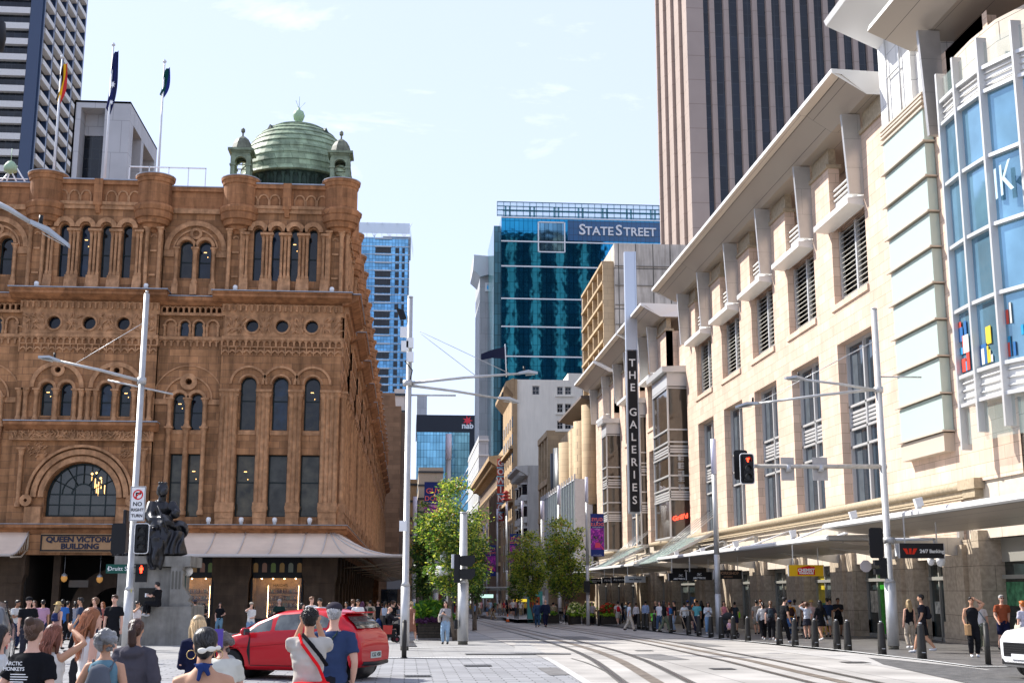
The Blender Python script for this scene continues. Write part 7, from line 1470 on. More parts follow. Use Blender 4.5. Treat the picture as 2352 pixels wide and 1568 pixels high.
suv=[(-2.3,.35,.62,.62,.60),(-2.22,.25,.80,.80,.76),(-2.0,.24,.98,.98,.86),(-1.5,.23,1.06,1.06,.9),(-1.0,.23,1.10,1.12,.92),(-.4,.23,1.12,1.56,.92),(.2,.23,1.13,1.68,.92),(1.2,.24,1.15,1.68,.91),(1.8,.25,1.16,1.60,.90),(2.1,.3,1.12,1.3,.86),(2.25,.36,.8,.8,.80)]
wp=mat('white_car_paint',(.72,.72,.72),.3,coat=.8)
r,body,hw,itp,side,dense=car('white_suv',(15.7,27.6,0),radians(12),4.5,1.84,1.68,suv,'front of a white car cut off by the right frame edge',wp,0)
for s_ in(-1,1):
 side('headlight',dense([(-2.15,.83),(-1.75,.93),(-1.7,.86),(-2.1,.74)],3),s_,mat('headlight_glass',(.35,.37,.4),.1,coat=1.),.012)
for nm,y0,y1,z0_,z1_,mt,x_ in(('grille',-.52,.52,.48,.78,plast,-2.31),('lower_grille',-.6,.6,.3,.42,plast,-2.30),('number_plate',-.24,.24,.42,.54,mat('plate_white',(.6,.6,.6),.5),-2.33)):
 m=MB();m.loc=True;m.box(x_,x_+.1,y0,y1,z0_,z1_);m.build(nm,mt,r)
m=MB();m.loc=True;[m.box(-2.325,-2.3,-.5,.5,.5+k*.05,.515+k*.05)for k in range(6)];m.build('grille_bars',black,r)
m=MB();m.loc=True;m.add([(-1.02,-.72,1.16),(-1.02,.72,1.16),(-.35,.64,1.56),(-.35,-.64,1.56)],[(0,1,2,3)]);m.build('windscreen',glC,r);side('side_window',dense([(-.7,1.16),(1.7,1.2),(1.5,1.55),(-.1,1.55)]),-1,glC)
side('fog_recess',dense([(-2.2,.5),(-2.0,.62),(-1.95,.4),(-2.15,.36)]),-1,plast,.008)
gp_=mat('grey_car_paint',(.10,.105,.11),.3,coat=.8,metal=.4)
r,body,hw,itp,side,dense=car('grey_suv',(-9.3,28.2,0),radians(-75),4.5,1.84,1.68,suv,'rear of a dark grey car cut off by the left frame edge',gp_,0)
for s_ in(-1,1):side('side_window',dense([(-.7,1.16),(1.75,1.2),(1.6,1.55),(-.1,1.55)]),s_,glC);side('tail_light',dense([(1.95,.95),(2.2,.85),(2.15,.75),(1.95,.8)]),s_,mat('tail_red',(.45,.01,.01),.15),.01)
m=MB();m.loc=True;m.add([(2.16,-.66,1.2),(2.16,.66,1.2),(1.86,.58,1.60),(1.86,-.58,1.60)],[(0,1,2,3)]);m.build('rear_window',glC,r);m=MB();m.loc=True;m.box(2.2,2.3,-.25,.25,.85,.97);m.build('number_plate',mat('plate_white',(.6,.6,.6),.5),r);m=MB();m.loc=True;m.box(2.18,2.32,-.8,.8,.4,.6);m.build('bumper',plast,r)
cv=mat('iron_cover',(.10,.10,.10),.55,metal=.5,brick=(.08,.08,(.04,.04,.04),.015,.2,'floor',0.));pt=mat('asphalt_patch',(.16,.155,.15),.9,var=.3,vs=3)
for x,y,s_,lab in((1.9,33.4,.35,'square iron cover in the granite paving in front of the centre'),(.3,29.5,.3,'square iron cover in the granite paving right of the red car'),(7.9,31.5,.3,'iron cover between the two tram tracks near the camera'),(8.1,43,.3,'iron cover between the two tram tracks, farther away'),(12.2,34,.35,'iron cover in the pale slab left of the dark setts')):
 clipsheet('access_cover',[(x-s_,y-s_),(x+s_,y-s_),(x+s_,y+s_),(x-s_,y+s_)],.002,cv,None,lab,'access cover')
for x,y,w_,h_ in((7.6,38,.5,2.2),(11.6,50,.4,3),(3.6,31,.25,1.5),(8.2,60,.6,3)):clipsheet('road_patch',[(x-w_,y-h_),(x+w_,y-h_+.2),(x+w_,y+h_),(x-w_,y+h_-.1)],-.0045,pt)
# ================================================================ PEOPLE  (facing +y, x to their right)
def smat(n,c,**k):return mat(n,c,k.pop('rough',.85),**k)
SK={'p':(.62,.36,.26),'t':(.48,.26,.16),'b':(.28,.14,.08),'d':(.11,.055,.035)}
def skin(k):return mat('skin_'+k,SK[k],.55,var=.06)
def cloth(c):return mat('cloth_%d_%d_%d'%tuple(int(x*99)for x in c),c,.9,var=.22,vs=5,bump=.25,bs=9,spec=.08)
def hairm(c):
 n='hair_%d_%d_%d'%tuple(int(x*200)for x in c)
 if n in MC:return MC[n]
 m=mat(n,c,.42,var=.5,vs=9,spec=.3);t=m.node_tree;tc_=t.nodes.new('ShaderNodeTexCoord');mp_=t.nodes.new('ShaderNodeMapping');mp_.inputs['Scale'].default_value=(160,60,8);nz_=t.nodes.new('ShaderNodeTexNoise');nz_.inputs['Scale'].default_value=1;nz_.inputs['Detail'].default_value=3;bp_=t.nodes.new('ShaderNodeBump');bp_.inputs['Strength'].default_value=.55;bp_.inputs['Distance'].default_value=.01
 t.links.new(tc_.outputs['Object'],mp_.inputs[0]);t.links.new(mp_.outputs[0],nz_.inputs['Vector']);t.links.new(nz_.outputs['Fac'],bp_.inputs['Height']);t.links.new(bp_.outputs[0],t.nodes['Principled BSDF'].inputs['Normal']);return m
def ik(a,t,l1,l2,pole):
 a,t=Vector(a),Vector(t);d=t-a;L_=min(d.length,(l1+l2)*.998);d.normalize();x=(l1*l1-l2*l2+L_*L_)/(2*L_);h=sqrt(max(0,l1*l1-x*x));p=Vector(pole);p=(p-d*p.dot(d)).normalized();return a+d*x+p*h,a+d*L_
POSE=dict(stand=dict(hl=(-.135,.02,.47),hr=(.135,.02,.47),fl=(-.05,0,0),fr=(.055,.03,0)),hips=dict(hl=(-.1,.10,.60),hr=(.12,.04,.50),fl=(-.055,0,0),fr=(.06,.04,0)),walk=dict(hl=(-.14,.10,.50),hr=(.14,-.09,.49),fl=(-.04,-.17,.035),fr=(.045,.16,0)),walk2=dict(hl=(-.14,-.10,.50),hr=(.13,.12,.52),fl=(-.04,.13,0),fr=(.045,-.13,.02)),phone=dict(hl=(-.02,.16,.68),hr=(.05,.17,.70),fl=(-.05,0,0),fr=(.06,.03,0),nod=.022),camera=dict(hl=(-.045,.14,.90),hr=(.05,.14,.90),fl=(-.06,0,0),fr=(.06,0,0),nod=.012),browl=dict(hl=(-.055,.10,.955),hr=(.12,.06,.50),fl=(-.05,0,0),fr=(.055,.04,0)),browr=dict(hl=(-.11,.06,.52),hr=(.055,.10,.955),fl=(-.05,0,0),fr=(.055,.04,0)),cross=dict(hl=(.05,.10,.66),hr=(-.04,.11,.64),fl=(-.05,0,0),fr=(.055,.02,0)),chin=dict(hl=(.02,.12,.62),hr=(.045,.11,.87),fl=(-.05,0,0),fr=(.055,.02,0)),push=dict(hl=(-.10,.26,.60),hr=(.10,.26,.60),fl=(-.04,-.1,.01),fr=(.045,.12,0)),lean=dict(hl=(-.12,.16,.50),hr=(.13,.10,.49),fl=(-.04,-.16,.03),fr=(.045,.14,0),lean=.07),ride=dict(hl=(-.12,.20,.58),hr=(.12,.2,.58),fl=(-.05,.05,.03),fr=(.06,-.05,.1),lean=.05),sit=dict(hl=(-.04,.24,.70),hr=(.06,.24,.70),fl=(-.07,.29,.26),fr=(.06,.25,.24),sit=1,nod=.03))
def lerp3(a,b,t):return a+(b-a)*t
def geo(pose,sex,top,bot,hair,vox,hold=None):
 P=POSE[pose];f=sex=='f';sh=.092 if f else .108;hp=.052;ln=P.get('lean',0);nod=P.get('nod',0);hz=.50 if not P.get('sit')else .50
 def T(p):return Vector((p[0],p[1]+ln*max(0,(p[2]-.5)/.4),p[2]))
 body=MB();torso=[(0,0,.455,.075,.06),(0,0,.50,.096 if f else .09,.066),(0,0,.56,.082,.058),(0,0,.62,.070 if f else .078,.052),(0,0,.70,.083 if f else .092,.062),(0,0,.765,.088 if f else .100,.056),(0,-.003,.79,.080 if f else .090,.048),(0,-.004,.812,.058 if f else .064,.040),(0,-.004,.836,.036,.034)]
 torso=[(c[0],c[1]+ln*max(0,(c[2]-.5)/.4),c[2],c[3],c[4])for c in torso]
 def tor(mb,g_,z0=0,z1=9):loft(mb,[(a,b,c,d+g_,e+g_)for a,b,c,d,e in torso if z0<=c<=z1])
 tor(body,0);nk=T((0,-.004,.82));hd=T((0,.008+nod,.932-nod*.5));body.tube([nk,T((0,.0,.86)),hd-Vector((0,.004,.03))],[.034,.029,.03],10)
 ell(body,hd+Vector((0,-.004,.012)),(.041,.050,.050),14);ell(body,hd+Vector((0,.012,-.024)),(.033,.036,.042),12);body.tube([hd+Vector((0,.044,.012)),hd+Vector((0,.060,-.012))],[.006,.0095],6);ell(body,hd+Vector((0,.046,-.034)),(.014,.008,.009),8)
 for s_ in(-1,1):ell(body,hd+Vector((s_*.043,-.004,-.004)),(.007,.012,.018),8)
 arms=[];legs=[]
 for s_,h_ in((-1,P['hl']),(1,P['hr'])):
  S0=T((s_*sh,0,.787));h_=T(h_)if h_[2]>.55 else Vector(h_);el,wr=ik(S0,h_,.165,.148,(s_*.6,-.8 if h_[2]<.8 else-.1,-.5)if pose!='camera' else(s_*.35,.1,-1));arms.append((S0,el,wr))
  body.tube([T((s_*sh*.55,-.002,.80)),S0,lerp3(S0,el,.5),el,lerp3(el,wr,.35),wr],[.022,.028 if f else .032,.026 if f else .031,.022,.023,.0155],10)
  d=(wr-el).normalized();up=Vector((0,1,0))if abs(d.y)<.7 else Vector((0,0,1));sd=d.cross(up).normalized();nr=sd.cross(d).normalized()
  pa=wr+d*.028;m_=[];body.tube([wr,pa,wr+d*.05],[.015,.021,.018],8,flat=.55)if 0 else ell(body,pa,(.013+.010*abs(sd.x),.013+.010*abs(sd.y),.026),8)
  for q_ in range(4):b0=wr+d*.042+sd*(q_-1.5)*.0098;L_=(.038,.044,.041,.032)[q_];b1=b0+d*L_*.55+nr*.004*s_;b2=b1+(d*.8+nr*.5*(1 if h_[2]>.6 else .4)).normalized()*L_*.5;body.tube([b0,b1,b2],[.0055,.0052,.0045],6)
  tb_=wr+d*.018+sd*-.012*s_;body.tube([wr+d*.012,tb_+(d*.5-sd*s_).normalized()*.016,tb_+(d-sd*s_*.5).normalized()*.034],[.009,.007,.0055],6)
 for s_,ft in((-1,P['fl']),(1,P['fr'])):
  H0=Vector((s_*hp,0,hz));
  kn,an=ik(H0,Vector(ft)+Vector((0,-.012,.045)),.246,.226,(s_*.12,1,0));legs.append((H0,kn,an))
  body.tube([H0,lerp3(H0,kn,.4),kn,lerp3(kn,an,.3),an],[.056 if f else .052,.047,.034,.036,.021],10)
  rz_=-.5*(ft[2]>.02);fz=Vector(ft);ell(body,fz+Vector((0,.03,.018+.0)),(.024,.068,.018),10);ell(body,fz+Vector((0,-.01,.025)),(.022,.028,.026),8)
 G={'body':remesh(body,vox,'person_body',skin('p'),mesh_only=True,sm=2)}
 cl=MB();gap=.011;sl={'tee':.62,'long':2,'tank':0,'jacket':2,'dress':.5,'hoodie':2,'sundress':0,'halter':-1}[top];g_=gap+(.008 if top in('jacket','hoodie')else 0)
 if top=='halter':loft(cl,[(a,b,c,d+g_,e+g_)for a,b,c,d,e in torso if c<=.66])
 else:
  tor(cl,g_*.9,.44,.815);loft(cl,[(0,T((0,0,.80)).y,.80,.07,.05),(0,T((0,0,.83)).y-.004,.826,.047,.042)])
  if top in('tank','sundress'):pass
  else:
   for S0,el,wr in arms:
    r_=.026 if f else .030;S1=Vector((S0.x*.5,S0.y,S0.z+.014))
    if sl<=1:e_=lerp3(S0,el,sl*1.05);cl.tube([S1,S0,lerp3(S0,e_,.5),e_],[.026+g_*.6,r_+g_,r_+g_,r_+g_+.003],10)
    else:cl.tube([S1,S0,lerp3(S0,el,.5),el,lerp3(el,wr,.9)],[.026+g_*.6,r_+g_,r_+g_,.021+g_+.004,.016+g_],10)
 if top in('dress','sundress'):loft(cl,[(0,0,.60,.085,.065),(0,0,.5,.11,.085),(0,0,.36,.13,.11),(0,.0,.24,.145,.125)])
 if top=='hoodie':ell(cl,T((0,-.055,.80)),(.075,.045,.045))
 if top=='jacket' or top=='hoodie':loft(cl,[(0,0,.44,.105,.078),(0,0,.52,.106,.078)])
 sw=random.Random(5)
 def wr_(co):n_=noise.noise(co*24)*.005+noise.noise(Vector((co.x*9+co.z*7,co.y*9,co.z*34)))*.005;return co*(1)+Vector((n_,n_,0))
 G['top']=remesh(cl,vox,'clothing',skin('p'),mesh_only=True,sm=2,fn=wr_)
 if bot!='none':
  cl=MB();loft(cl,[(a,b,c,d+.009,e+.010)for a,b,c,d,e in torso if c<=.57])
  if bot=='skirt':loft(cl,[(0,0,.56,.09,.068),(0,0,.48,.115,.09),(0,0,.36,.135,.11)])
  else:
   k={'trousers':1.92,'wide':1.97,'shorts':.85}[bot];ex=.006 if bot!='wide' else .003
   for H0,kn,an in legs:
    if k>1:e_=lerp3(kn,an,k-1);cl.tube([H0,lerp3(H0,kn,.4),kn,lerp3(kn,an,.4),e_],[.06,.056+ex*.6,.043+ex,.040+ex*1.2,.030+ex*1.7],10)
    else:cl.tube([H0,lerp3(H0,kn,.45),lerp3(H0,kn,k)],[.062,.063,.056],10)
  G['bottom']=remesh(cl,vox,'trousers',skin('p'),mesh_only=True,sm=2,fn=wr_)
 sho=MB()
 for ft in(P['fl'],P['fr']):fz=Vector(ft);ell(sho,fz+Vector((0,.032,.018)),(.028,.074,.022),10);ell(sho,fz+Vector((0,-.012,.03)),(.026,.032,.032),8)
 G['shoes']=remesh(sho,max(.008,vox),'shoes',skin('p'),mesh_only=True,sm=1)
 h=MB();C=hd+Vector((0,-.014,.022))
 if hair!='bald':
  ell(h,C,(.050,.056,.050),16)
  if hair in('short','cap','helmet','hat'):ell(h,hd+Vector((0,-.022,-.005)),(.042,.036,.036))
  if hair=='short':ell(h,hd+Vector((0,.018,.052)),(.040,.032,.016));
  if hair in('long','hatlong','caplong'):
   h.tube([hd+Vector((0,-.03,.02)),hd+Vector((0,-.055,-.06)),hd+Vector((0,-.065,-.13)),hd+Vector((0,-.062,-.20))],[.048,.054,.052,.028],12,flat=.55)
   for s_ in(-1,1):h.tube([hd+Vector((s_*.036,.004,.03)),hd+Vector((s_*.048,-.008,-.03)),hd+Vector((s_*.055,-.02,-.12))],[.014,.018,.012],8)
  if hair=='curly':
   rr=random.Random(3)
   for _ in range(70):
    a,e=rr.uniform(0,2*pi),rr.uniform(-.95,1);q_=sqrt(1-e*e);v=Vector((q_*cos(a)*.062,q_*sin(a)*.060-.018,e*.060+.004))
    if v.y>.03 and v.z<.035:continue
    ell(h,hd+v,(.014,.014,.014),6)
  if hair=='bun':ell(h,hd+Vector((0,-.055,.052)),(.028,.026,.026));ell(h,hd+Vector((0,-.03,-.02)),(.036,.03,.03))
  if hair=='lowbun':ell(h,hd+Vector((0,-.062,-.028)),(.026,.022,.026));ell(h,hd+Vector((0,-.03,-.012)),(.040,.034,.036))
  if hair=='pony':ell(h,hd+Vector((0,-.03,-.01)),(.040,.034,.034));h.tube([hd+Vector((0,-.06,.03)),hd+Vector((0,-.085,-.01)),hd+Vector((.004,-.082,-.08)),hd+Vector((.006,-.07,-.13))],[.018,.026,.028,.008],9)
  if hair in('short','curly'):fn=lambda co:co+Vector((noise.noise(co*90),noise.noise(co*90+Vector((9,0,0))),noise.noise(co*90+Vector((0,9,0)))))*.006
  else:fn=lambda co:co+Vector((noise.noise(Vector((co.x*130,co.y*60,co.z*9)))*.0035,noise.noise(Vector((co.x*130+7,co.y*60,co.z*9)))*.003,0))
  if vox<.01 and hair!='curly':
   rs=random.Random(4);sm_=MB()
   for _ in range(240):
    a,e=rs.uniform(0,2*pi),rs.uniform(-.1,1);q_=sqrt(1-e*e);v=Vector((q_*cos(a),q_*sin(a),e))
    if v.y>.55 and v.z<.5:continue
    p0=C+Vector((v.x*.050,v.y*.056,v.z*.050))*1.0;ln_={'long':.20,'short':.03,'cap':.02}.get(hair,.045)*rs.uniform(.7,1.1)
    if hair=='short':d=(v*.6+Vector((rs.gauss(0,.5),rs.gauss(0,.5),.1))).normalized();pts_=[p0-v*.006,p0+d*.004,p0+d*.009]
    elif hair=='long':pts_=[p0-v*.004,p0+Vector((v.x*.006,-.012,-.03)),Vector((hd.x+v.x*.050+rs.gauss(0,.004),hd.y-.050-.022*abs(rs.gauss(0,1)),hd.z-.08)),Vector((hd.x+v.x*.045+rs.gauss(0,.008),hd.y-.072+rs.gauss(0,.01),hd.z-.04-ln_))]
    else:t_=Vector((0,-.06,.0))+hd;pts_=[p0-v*.003,(p0+t_)*.5+v*.012,t_+Vector((rs.gauss(0,.01),rs.gauss(0,.006),rs.gauss(0,.014)))]
    sm_.tube(pts_,[.0022]*(len(pts_)-1)+[.0008],4,False)
   o_=sm_.build('hair_strands',skin('p'),None,rm=False);G['strands']=o_.data;bpy.data.objects.remove(o_)
  G['hair']=remesh(h,max(.006,vox*.8),'hair',skin('p'),mesh_only=True,sm=1,fn=fn)
 hat=MB()
 if hair in('cap','caplong'):ell(hat,hd+Vector((0,-.010,.036)),(.054,.060,.040),16);hat.prism([(-.034,.03),(.034,.03),(.028,.095),(0,.105),(-.028,.095)],hd.z+.026,hd.z+.032,'w');hat.v=[v if i<len(hat.v)-10 else Vector((v.x,v.y+hd.y,v.z))for i,v in enumerate(hat.v)]
 if hair in('hat','hatlong'):hat.lathe([(.001,hd.z+.085),(.03,hd.z+.085),(.052,hd.z+.07),(.058,hd.z+.035),(.105,hd.z+.026),(.105,hd.z+.020),(.05,hd.z+.028)],hd.x,hd.y-.01,18)
 if hair=='helmet':ell(hat,hd+Vector((0,-.008,.03)),(.062,.075,.05),14)
 if hat.v:o_=hat.build('hat',skin('p'),None);G['hat']=o_.data;bpy.data.objects.remove(o_)
 fc=MB();
 for s_ in(-1,1):ell(fc,hd+Vector((s_*.017,.0445,.008)),(.0075,.004,.0035),8);fc.tube([hd+Vector((s_*.009,.0475,.019)),hd+Vector((s_*.027,.042,.020))],.0022,4)
 o_=fc.build('eyes',skin('p'),None);G['eyes']=o_.data;bpy.data.objects.remove(o_)
 gg=MB()
 for s_ in(-1,1):ell(gg,hd+Vector((s_*.018,.047,.008)),(.0145,.006,.0105),10);gg.tube([hd+Vector((s_*.032,.044,.01)),hd+Vector((s_*.045,.0,.01))],.002,4)
 gg.tube([hd+Vector((-.006,.052,.011)),hd+Vector((.006,.052,.011))],.002,4);o_=gg.build('sunglasses',skin('p'),None);G['sunglasses']=o_.data;bpy.data.objects.remove(o_)
 lp=MB();ell(lp,hd+Vector((0,.0525,-.031)),(.0125,.0035,.0032),8);o_=lp.build('lips',skin('p'),None);G['lips']=o_.data;bpy.data.objects.remove(o_)
 G['_arms']=arms;G['_hd']=hd;return G
GC={};PN=[0]
def person(x,y,H_,yaw,pose,sex,top,tc_,bot,bc,hair,hc,sk_,lab,shoe=(.5,.5,.5),vox=.014,glasses=False,face=True,hatc=None,group=None,z=None):
 key=(pose,sex,top,bot,hair,vox)
 if key not in GC:GC[key]=geo(*key)
 G=GC[key];r=empty('person',(x,y,gz(y)+.005 if z is None else z),radians(yaw),lab,'person',group);r.scale=(H_,H_,H_);PN[0]+=1
 ms={'body':skin(sk_),'top':cloth(tc_),'bottom':cloth(bc),'shoes':cloth(shoe),'hair':hairm(hc),'strands':mat('strand_%d'%int(sum(hc)*400),tuple(min(1,x*1.9+.012)for x in hc),.35,spec=.5),'hat':cloth(hatc or(.02,.02,.025)),'eyes':mat('eye_dark',(.03,.02,.015),.3),'sunglasses':mat('sunglass_black',(.01,.01,.01),.15),'lips':mat('lip_rose',(.42,.13,.11),.5)}
 nm={'body':'body','top':{'tee':'tshirt','long':'shirt','tank':'tank_top','jacket':'jacket','dress':'dress','sundress':'dress','hoodie':'hoodie','halter':'halter_top'}[top],'bottom':{'trousers':'trousers','wide':'trousers','shorts':'shorts','skirt':'skirt','none':''}[bot],'shoes':'shoes','hair':'hair','strands':'hair_strands','hat':'hat','eyes':'eyes','sunglasses':'sunglasses','lips':'lips'}
 for k in('body','top','bottom','shoes','hair','strands','hat','eyes','sunglasses','lips'):
  if k not in G or(k=='eyes' and(glasses or not face))or(k=='sunglasses' and not glasses)or(k=='lips' and not face):continue
  o=bpy.data.objects.new(nm[k],G[k]);COL.objects.link(o);attach(o,r,True);o.material_slots[0].link='OBJECT';o.material_slots[0].material=ms[k]
 return r
def W_(r,p):return Matrix.Translation(r.location)@Matrix.Rotation(r.rotation_euler.z,4,'Z')@(Vector(p)*r.scale[0])
def lpiece(r,nm,cat,lab,m_,build,vox=.012,grp=None,sm=2):
 mb=MB();build(mb);o=remesh(mb,vox,nm,m_,None,sm)if vox else mb.build(nm,m_,None);o.location=r.location;o.rotation_euler=r.rotation_euler;o.scale=r.scale;return tag(o,lab,cat,grp)
def backpack(r,c,lab,s_=1.,zc=.69):
 def b(mb):loft(mb,[(0,-.098,zc-.12*s_,.065,.032),(0,-.105,zc-.08*s_,.078,.042),(0,-.105,zc+.03,.076,.04),(0,-.098,zc+.09*s_,.055,.03),(0,-.09,zc+.11*s_,.02,.015)]);loft(mb,[(0,-.145,zc-.1*s_,.05,.018),(0,-.148,zc-.03,.05,.018)]);[mb.tube([(s2*.05,-.08,zc+.08),(s2*.065,-.01,.825),(s2*.065,.066,.76),(s2*.07,.05,.66),(s2*.06,-.07,zc-.08)],.011,6)for s2 in(-1,1)]
 return lpiece(r,'backpack','backpack',lab,cloth(c),b)
def tote(r,side_,c,lab,zc=.48,strap=True):
 def b(mb):loft(mb,[(side_*.15,-.0,zc-.10,.028,.075),(side_*.155,0,zc,.034,.085),(side_*.15,0,zc+.09,.018,.075)]);mb.tube([(side_*.15,.05,zc+.08),(side_*.115,.02,.83),(side_*.15,-.05,zc+.08)],.008,5)
 return lpiece(r,'tote_bag','bag',lab,cloth(c),b)
def handbag(r,p,c,lab,s_=.06):
 def b(mb):loft(mb,[(p[0],p[1],p[2]-s_,.03,s_),(p[0],p[1],p[2]+s_*.7,.022,s_*.9)]);mb.tube([(p[0],p[1]+s_*.7,p[2]+s_*.6),(p[0],p[1],p[2]+s_*2),(p[0],p[1]-s_*.7,p[2]+s_*.6)],.006,5)
 return lpiece(r,'handbag','bag',lab,cloth(c),b)
def phone(r,p,lab,c=(.02,.02,.02),s_=(.022,.004,.042)):
 def b(mb):mb.box(p[0]-s_[0],p[0]+s_[0],p[1]-s_[1],p[1]+s_[1],p[2]-s_[2],p[2]+s_[2])
 return lpiece(r,'mobile_phone','phone',lab,mat('phone_shell_%d'%int(c[2]*100),c,.3),b,0)
def gx(px,Y):return onY(px,1405,Y).x
BK,NV,WH,GY,JN,BE,RD=(.012,.012,.014),(.02,.03,.07),(.68,.67,.65),(.25,.25,.26),(.22,.33,.48),(.50,.42,.32),(.4,.03,.04)
HB,HD,HN,HG,HR,HY=(.012,.010,.009),(.05,.025,.014),(.16,.08,.04),(.30,.29,.28),(.28,.09,.03),(.42,.30,.16)
V1=.0085
# ---- foreground crowd seen from behind
a=person(gx(712,13.3),13.3,1.73,4,'camera','m','tee',(.50,.46,.40),'shorts',(.3,.28,.25),'short',HB,'t','man in cream t-shirt with red shoulder bag photographing the red car',vox=V1)
def b(mb):loft(mb,[(.02,-.105,.44,.10,.03),(.02,-.11,.50,.115,.045),(.02,-.105,.575,.11,.035)]);mb.tube([(.10,-.09,.57),(.06,-.075,.66),(-.04,-.075,.79),(-.06,-.02,.845),(-.06,.07,.79)],.0125,6,flat=.5)
bg_=lpiece(a,'shoulder_bag','bag','bright red shoulder bag with white lettering on the man in cream t-shirt',cloth((.75,.015,.02)),b,.006)
Fb=Fr(tuple(W_(a,(.03,-.158,.50))),(cos(radians(4)),sin(radians(4)),0),(sin(radians(4)),-cos(radians(4)),0));t_=text_mb('Supreme',.07,Fb,0,0,.01,.006,white);t_.parent=bg_;t_.matrix_parent_inverse=(Matrix.Translation(bg_.location)@Matrix.Rotation(bg_.rotation_euler.z,4,'Z')@Matrix.Diagonal((*bg_.scale,1))).inverted();t_.name='bag_lettering'
def b(mb):mb.tube([(-.04,-.03,.845),(-.0,-.078,.80),(.07,-.082,.72),(.11,-.05,.66)],.017,6,flat=.4)
lpiece(a,'camera_strap','strap','wide black camera strap across the back of the man in cream t-shirt',cloth(BK),b,.006)
def b(mb):mb.box(-.045,.045,.135,.175,.90,.955);mb.tube([(0,.17,.925),(0,.23,.925)],.022,10)
lpiece(a,'camera','camera','black camera held up to the eye by the man in cream t-shirt',black,b,0)
a=person(gx(768,14.6),14.6,1.76,-10,'hips','m','tee',(.035,.055,.12),'trousers',(.02,.02,.025),'cap',HG,'p','grey haired man in dark cap and navy t-shirt beside the man in cream t-shirt',vox=V1,hatc=(.04,.035,.045))
def b(mb):mb.tube([(.05,-.05,.84),(0,-.08,.76),(-.07,-.07,.64),(-.08,-.06,.5)],.014,6,flat=.5);loft(mb,[(-.09,-.07,.36,.04,.02),(-.09,-.07,.52,.035,.018)])
lpiece(a,'sling_bag','bag','dark green sling bag on the back of the man in navy t-shirt',cloth((.03,.05,.045)),b)
a=person(gx(474,8.5),8.5,1.68,4,'phone','f','halter',(.03,.05,.16),'trousers',(.1,.1,.12),'lowbun',HB,'t','bare backed woman in blue halter top with black hair bun and cream clip',vox=V1)
POSE['phone'];H0=GC[('phone','f','halter','trousers','lowbun',V1)]['_hd']
def b(mb):ell(mb,H0+Vector((.03,-.088,-.012)),(.02,.01,.011));ell(mb,H0+Vector((-.005,-.09,-.018)),(.018,.01,.012));ell(mb,H0+Vector((.055,-.075,-.008)),(.012,.008,.01))
lpiece(a,'hair_clip','hair clip','cream hair clip below the black hair bun of the bare backed woman',cloth((.75,.70,.60)),b,.004)
def b(mb):ell(mb,Vector((.0,-.05,.845)),(.03,.014,.014));mb.tube([(-.006,-.056,.84),(-.014,-.062,.79)],[.012,.008],6);mb.tube([(.01,-.056,.84),(.026,-.06,.81)],[.012,.009],6);mb.tube([(-.036,-.02,.85),(0,-.042,.85),(.036,-.02,.85)],.006,5)
lpiece(a,'neck_bow','bow','dark blue bow tied at the neck of the bare backed woman',cloth((.02,.04,.14)),b,.005)
for s_ in(-1,1):
 def b(mb,s_=s_):wheel(mb,tuple(H0+Vector((s_*.052,-.01,-.036))),.017,.0016,'x' if 0 else 'y',16)
 lpiece(a,'hoop_earring','earring','thin gold hoop earring on the bare backed woman, '+('left' if s_<0 else 'right')+' ear',mat('gold',(.7,.5,.2),.25,metal=.9),b,0)
phone(a,(.035,.22,1.0-.06),'purple cased phone raised in front of the bare backed woman',(.10,.07,.34),(.018,.004,.036))
a=person(gx(458,15.5),15.5,1.63,25,'phone','f','long',(.012,.014,.04),'trousers',(.012,.012,.03),'long',HY,'p','blonde long haired woman in dark navy top behind the bare backed woman',vox=V1)
a=person(gx(516,12.6),12.6,1.52,15,'phone','f','tee',(.60,.58,.50),'trousers',(.2,.2,.2),'curly',(.12,.10,.09),'p','short curly haired woman in white floral t-shirt left of the red car',vox=V1)
a=person(gx(248,12.0),12.0,1.55,-4,'hips','f','tank',(.12,.22,.27),'trousers',(.04,.05,.1),'curly',(.22,.215,.21),'t','woman with grey curly hair in teal patterned sleeveless top with backpack',vox=V1)
backpack(a,(.10,.11,.13),'slate grey backpack on the woman with grey curly hair',1.15,.68)
a2=handbag(a,(-.16,.04,.50),(.01,.35,.05),'bright green carrier bag held beside the grey curly haired woman',.07)
a=person(gx(315,13.2),13.2,1.62,-6,'hips','f','hoodie',(.075,.07,.085),'trousers',(.02,.02,.025),'pony',(.05,.02,.012),'t','woman with reddish ponytail in charcoal hoodie carrying a blue tote',vox=V1)
bg_=tote(a,1,(.14,.27,.44),'sky blue canvas tote bag lettered A.P. hanging from the charcoal hoodie',.52)
Fb=Fr(tuple(W_(a,(.14,-.105,.485))),(cos(radians(-6)),sin(radians(-6)),0),(sin(radians(-6)),-cos(radians(-6)),0));t_=text_mb('A.P.',.12,Fb,0,0,.012,.006,white,bold=.004);t_.parent=bg_;t_.matrix_parent_inverse=(Matrix.Translation(bg_.location)@Matrix.Rotation(bg_.rotation_euler.z,4,'Z')@Matrix.Diagonal((*bg_.scale,1))).inverted();t_.name='bag_lettering'
a=person(gx(212,14.0),14.0,1.72,-62,'hips','f','tank',(.66,.64,.62),'trousers',(.3,.35,.42),'long',(.20,.07,.025),'p','woman with very long auburn hair and white top looking right',vox=V1)
tote(a,-1,(.02,.02,.022),'large black slouchy shoulder bag on the auburn haired woman',.60)
a=person(gx(82,11.5),11.5,1.66,-18,'hips','f','tee',(.010,.010,.012),'trousers',(.5,.45,.36),'bun',(.07,.035,.02),'p','woman with messy brown bun in black t-shirt printed with white lines',vox=V1)
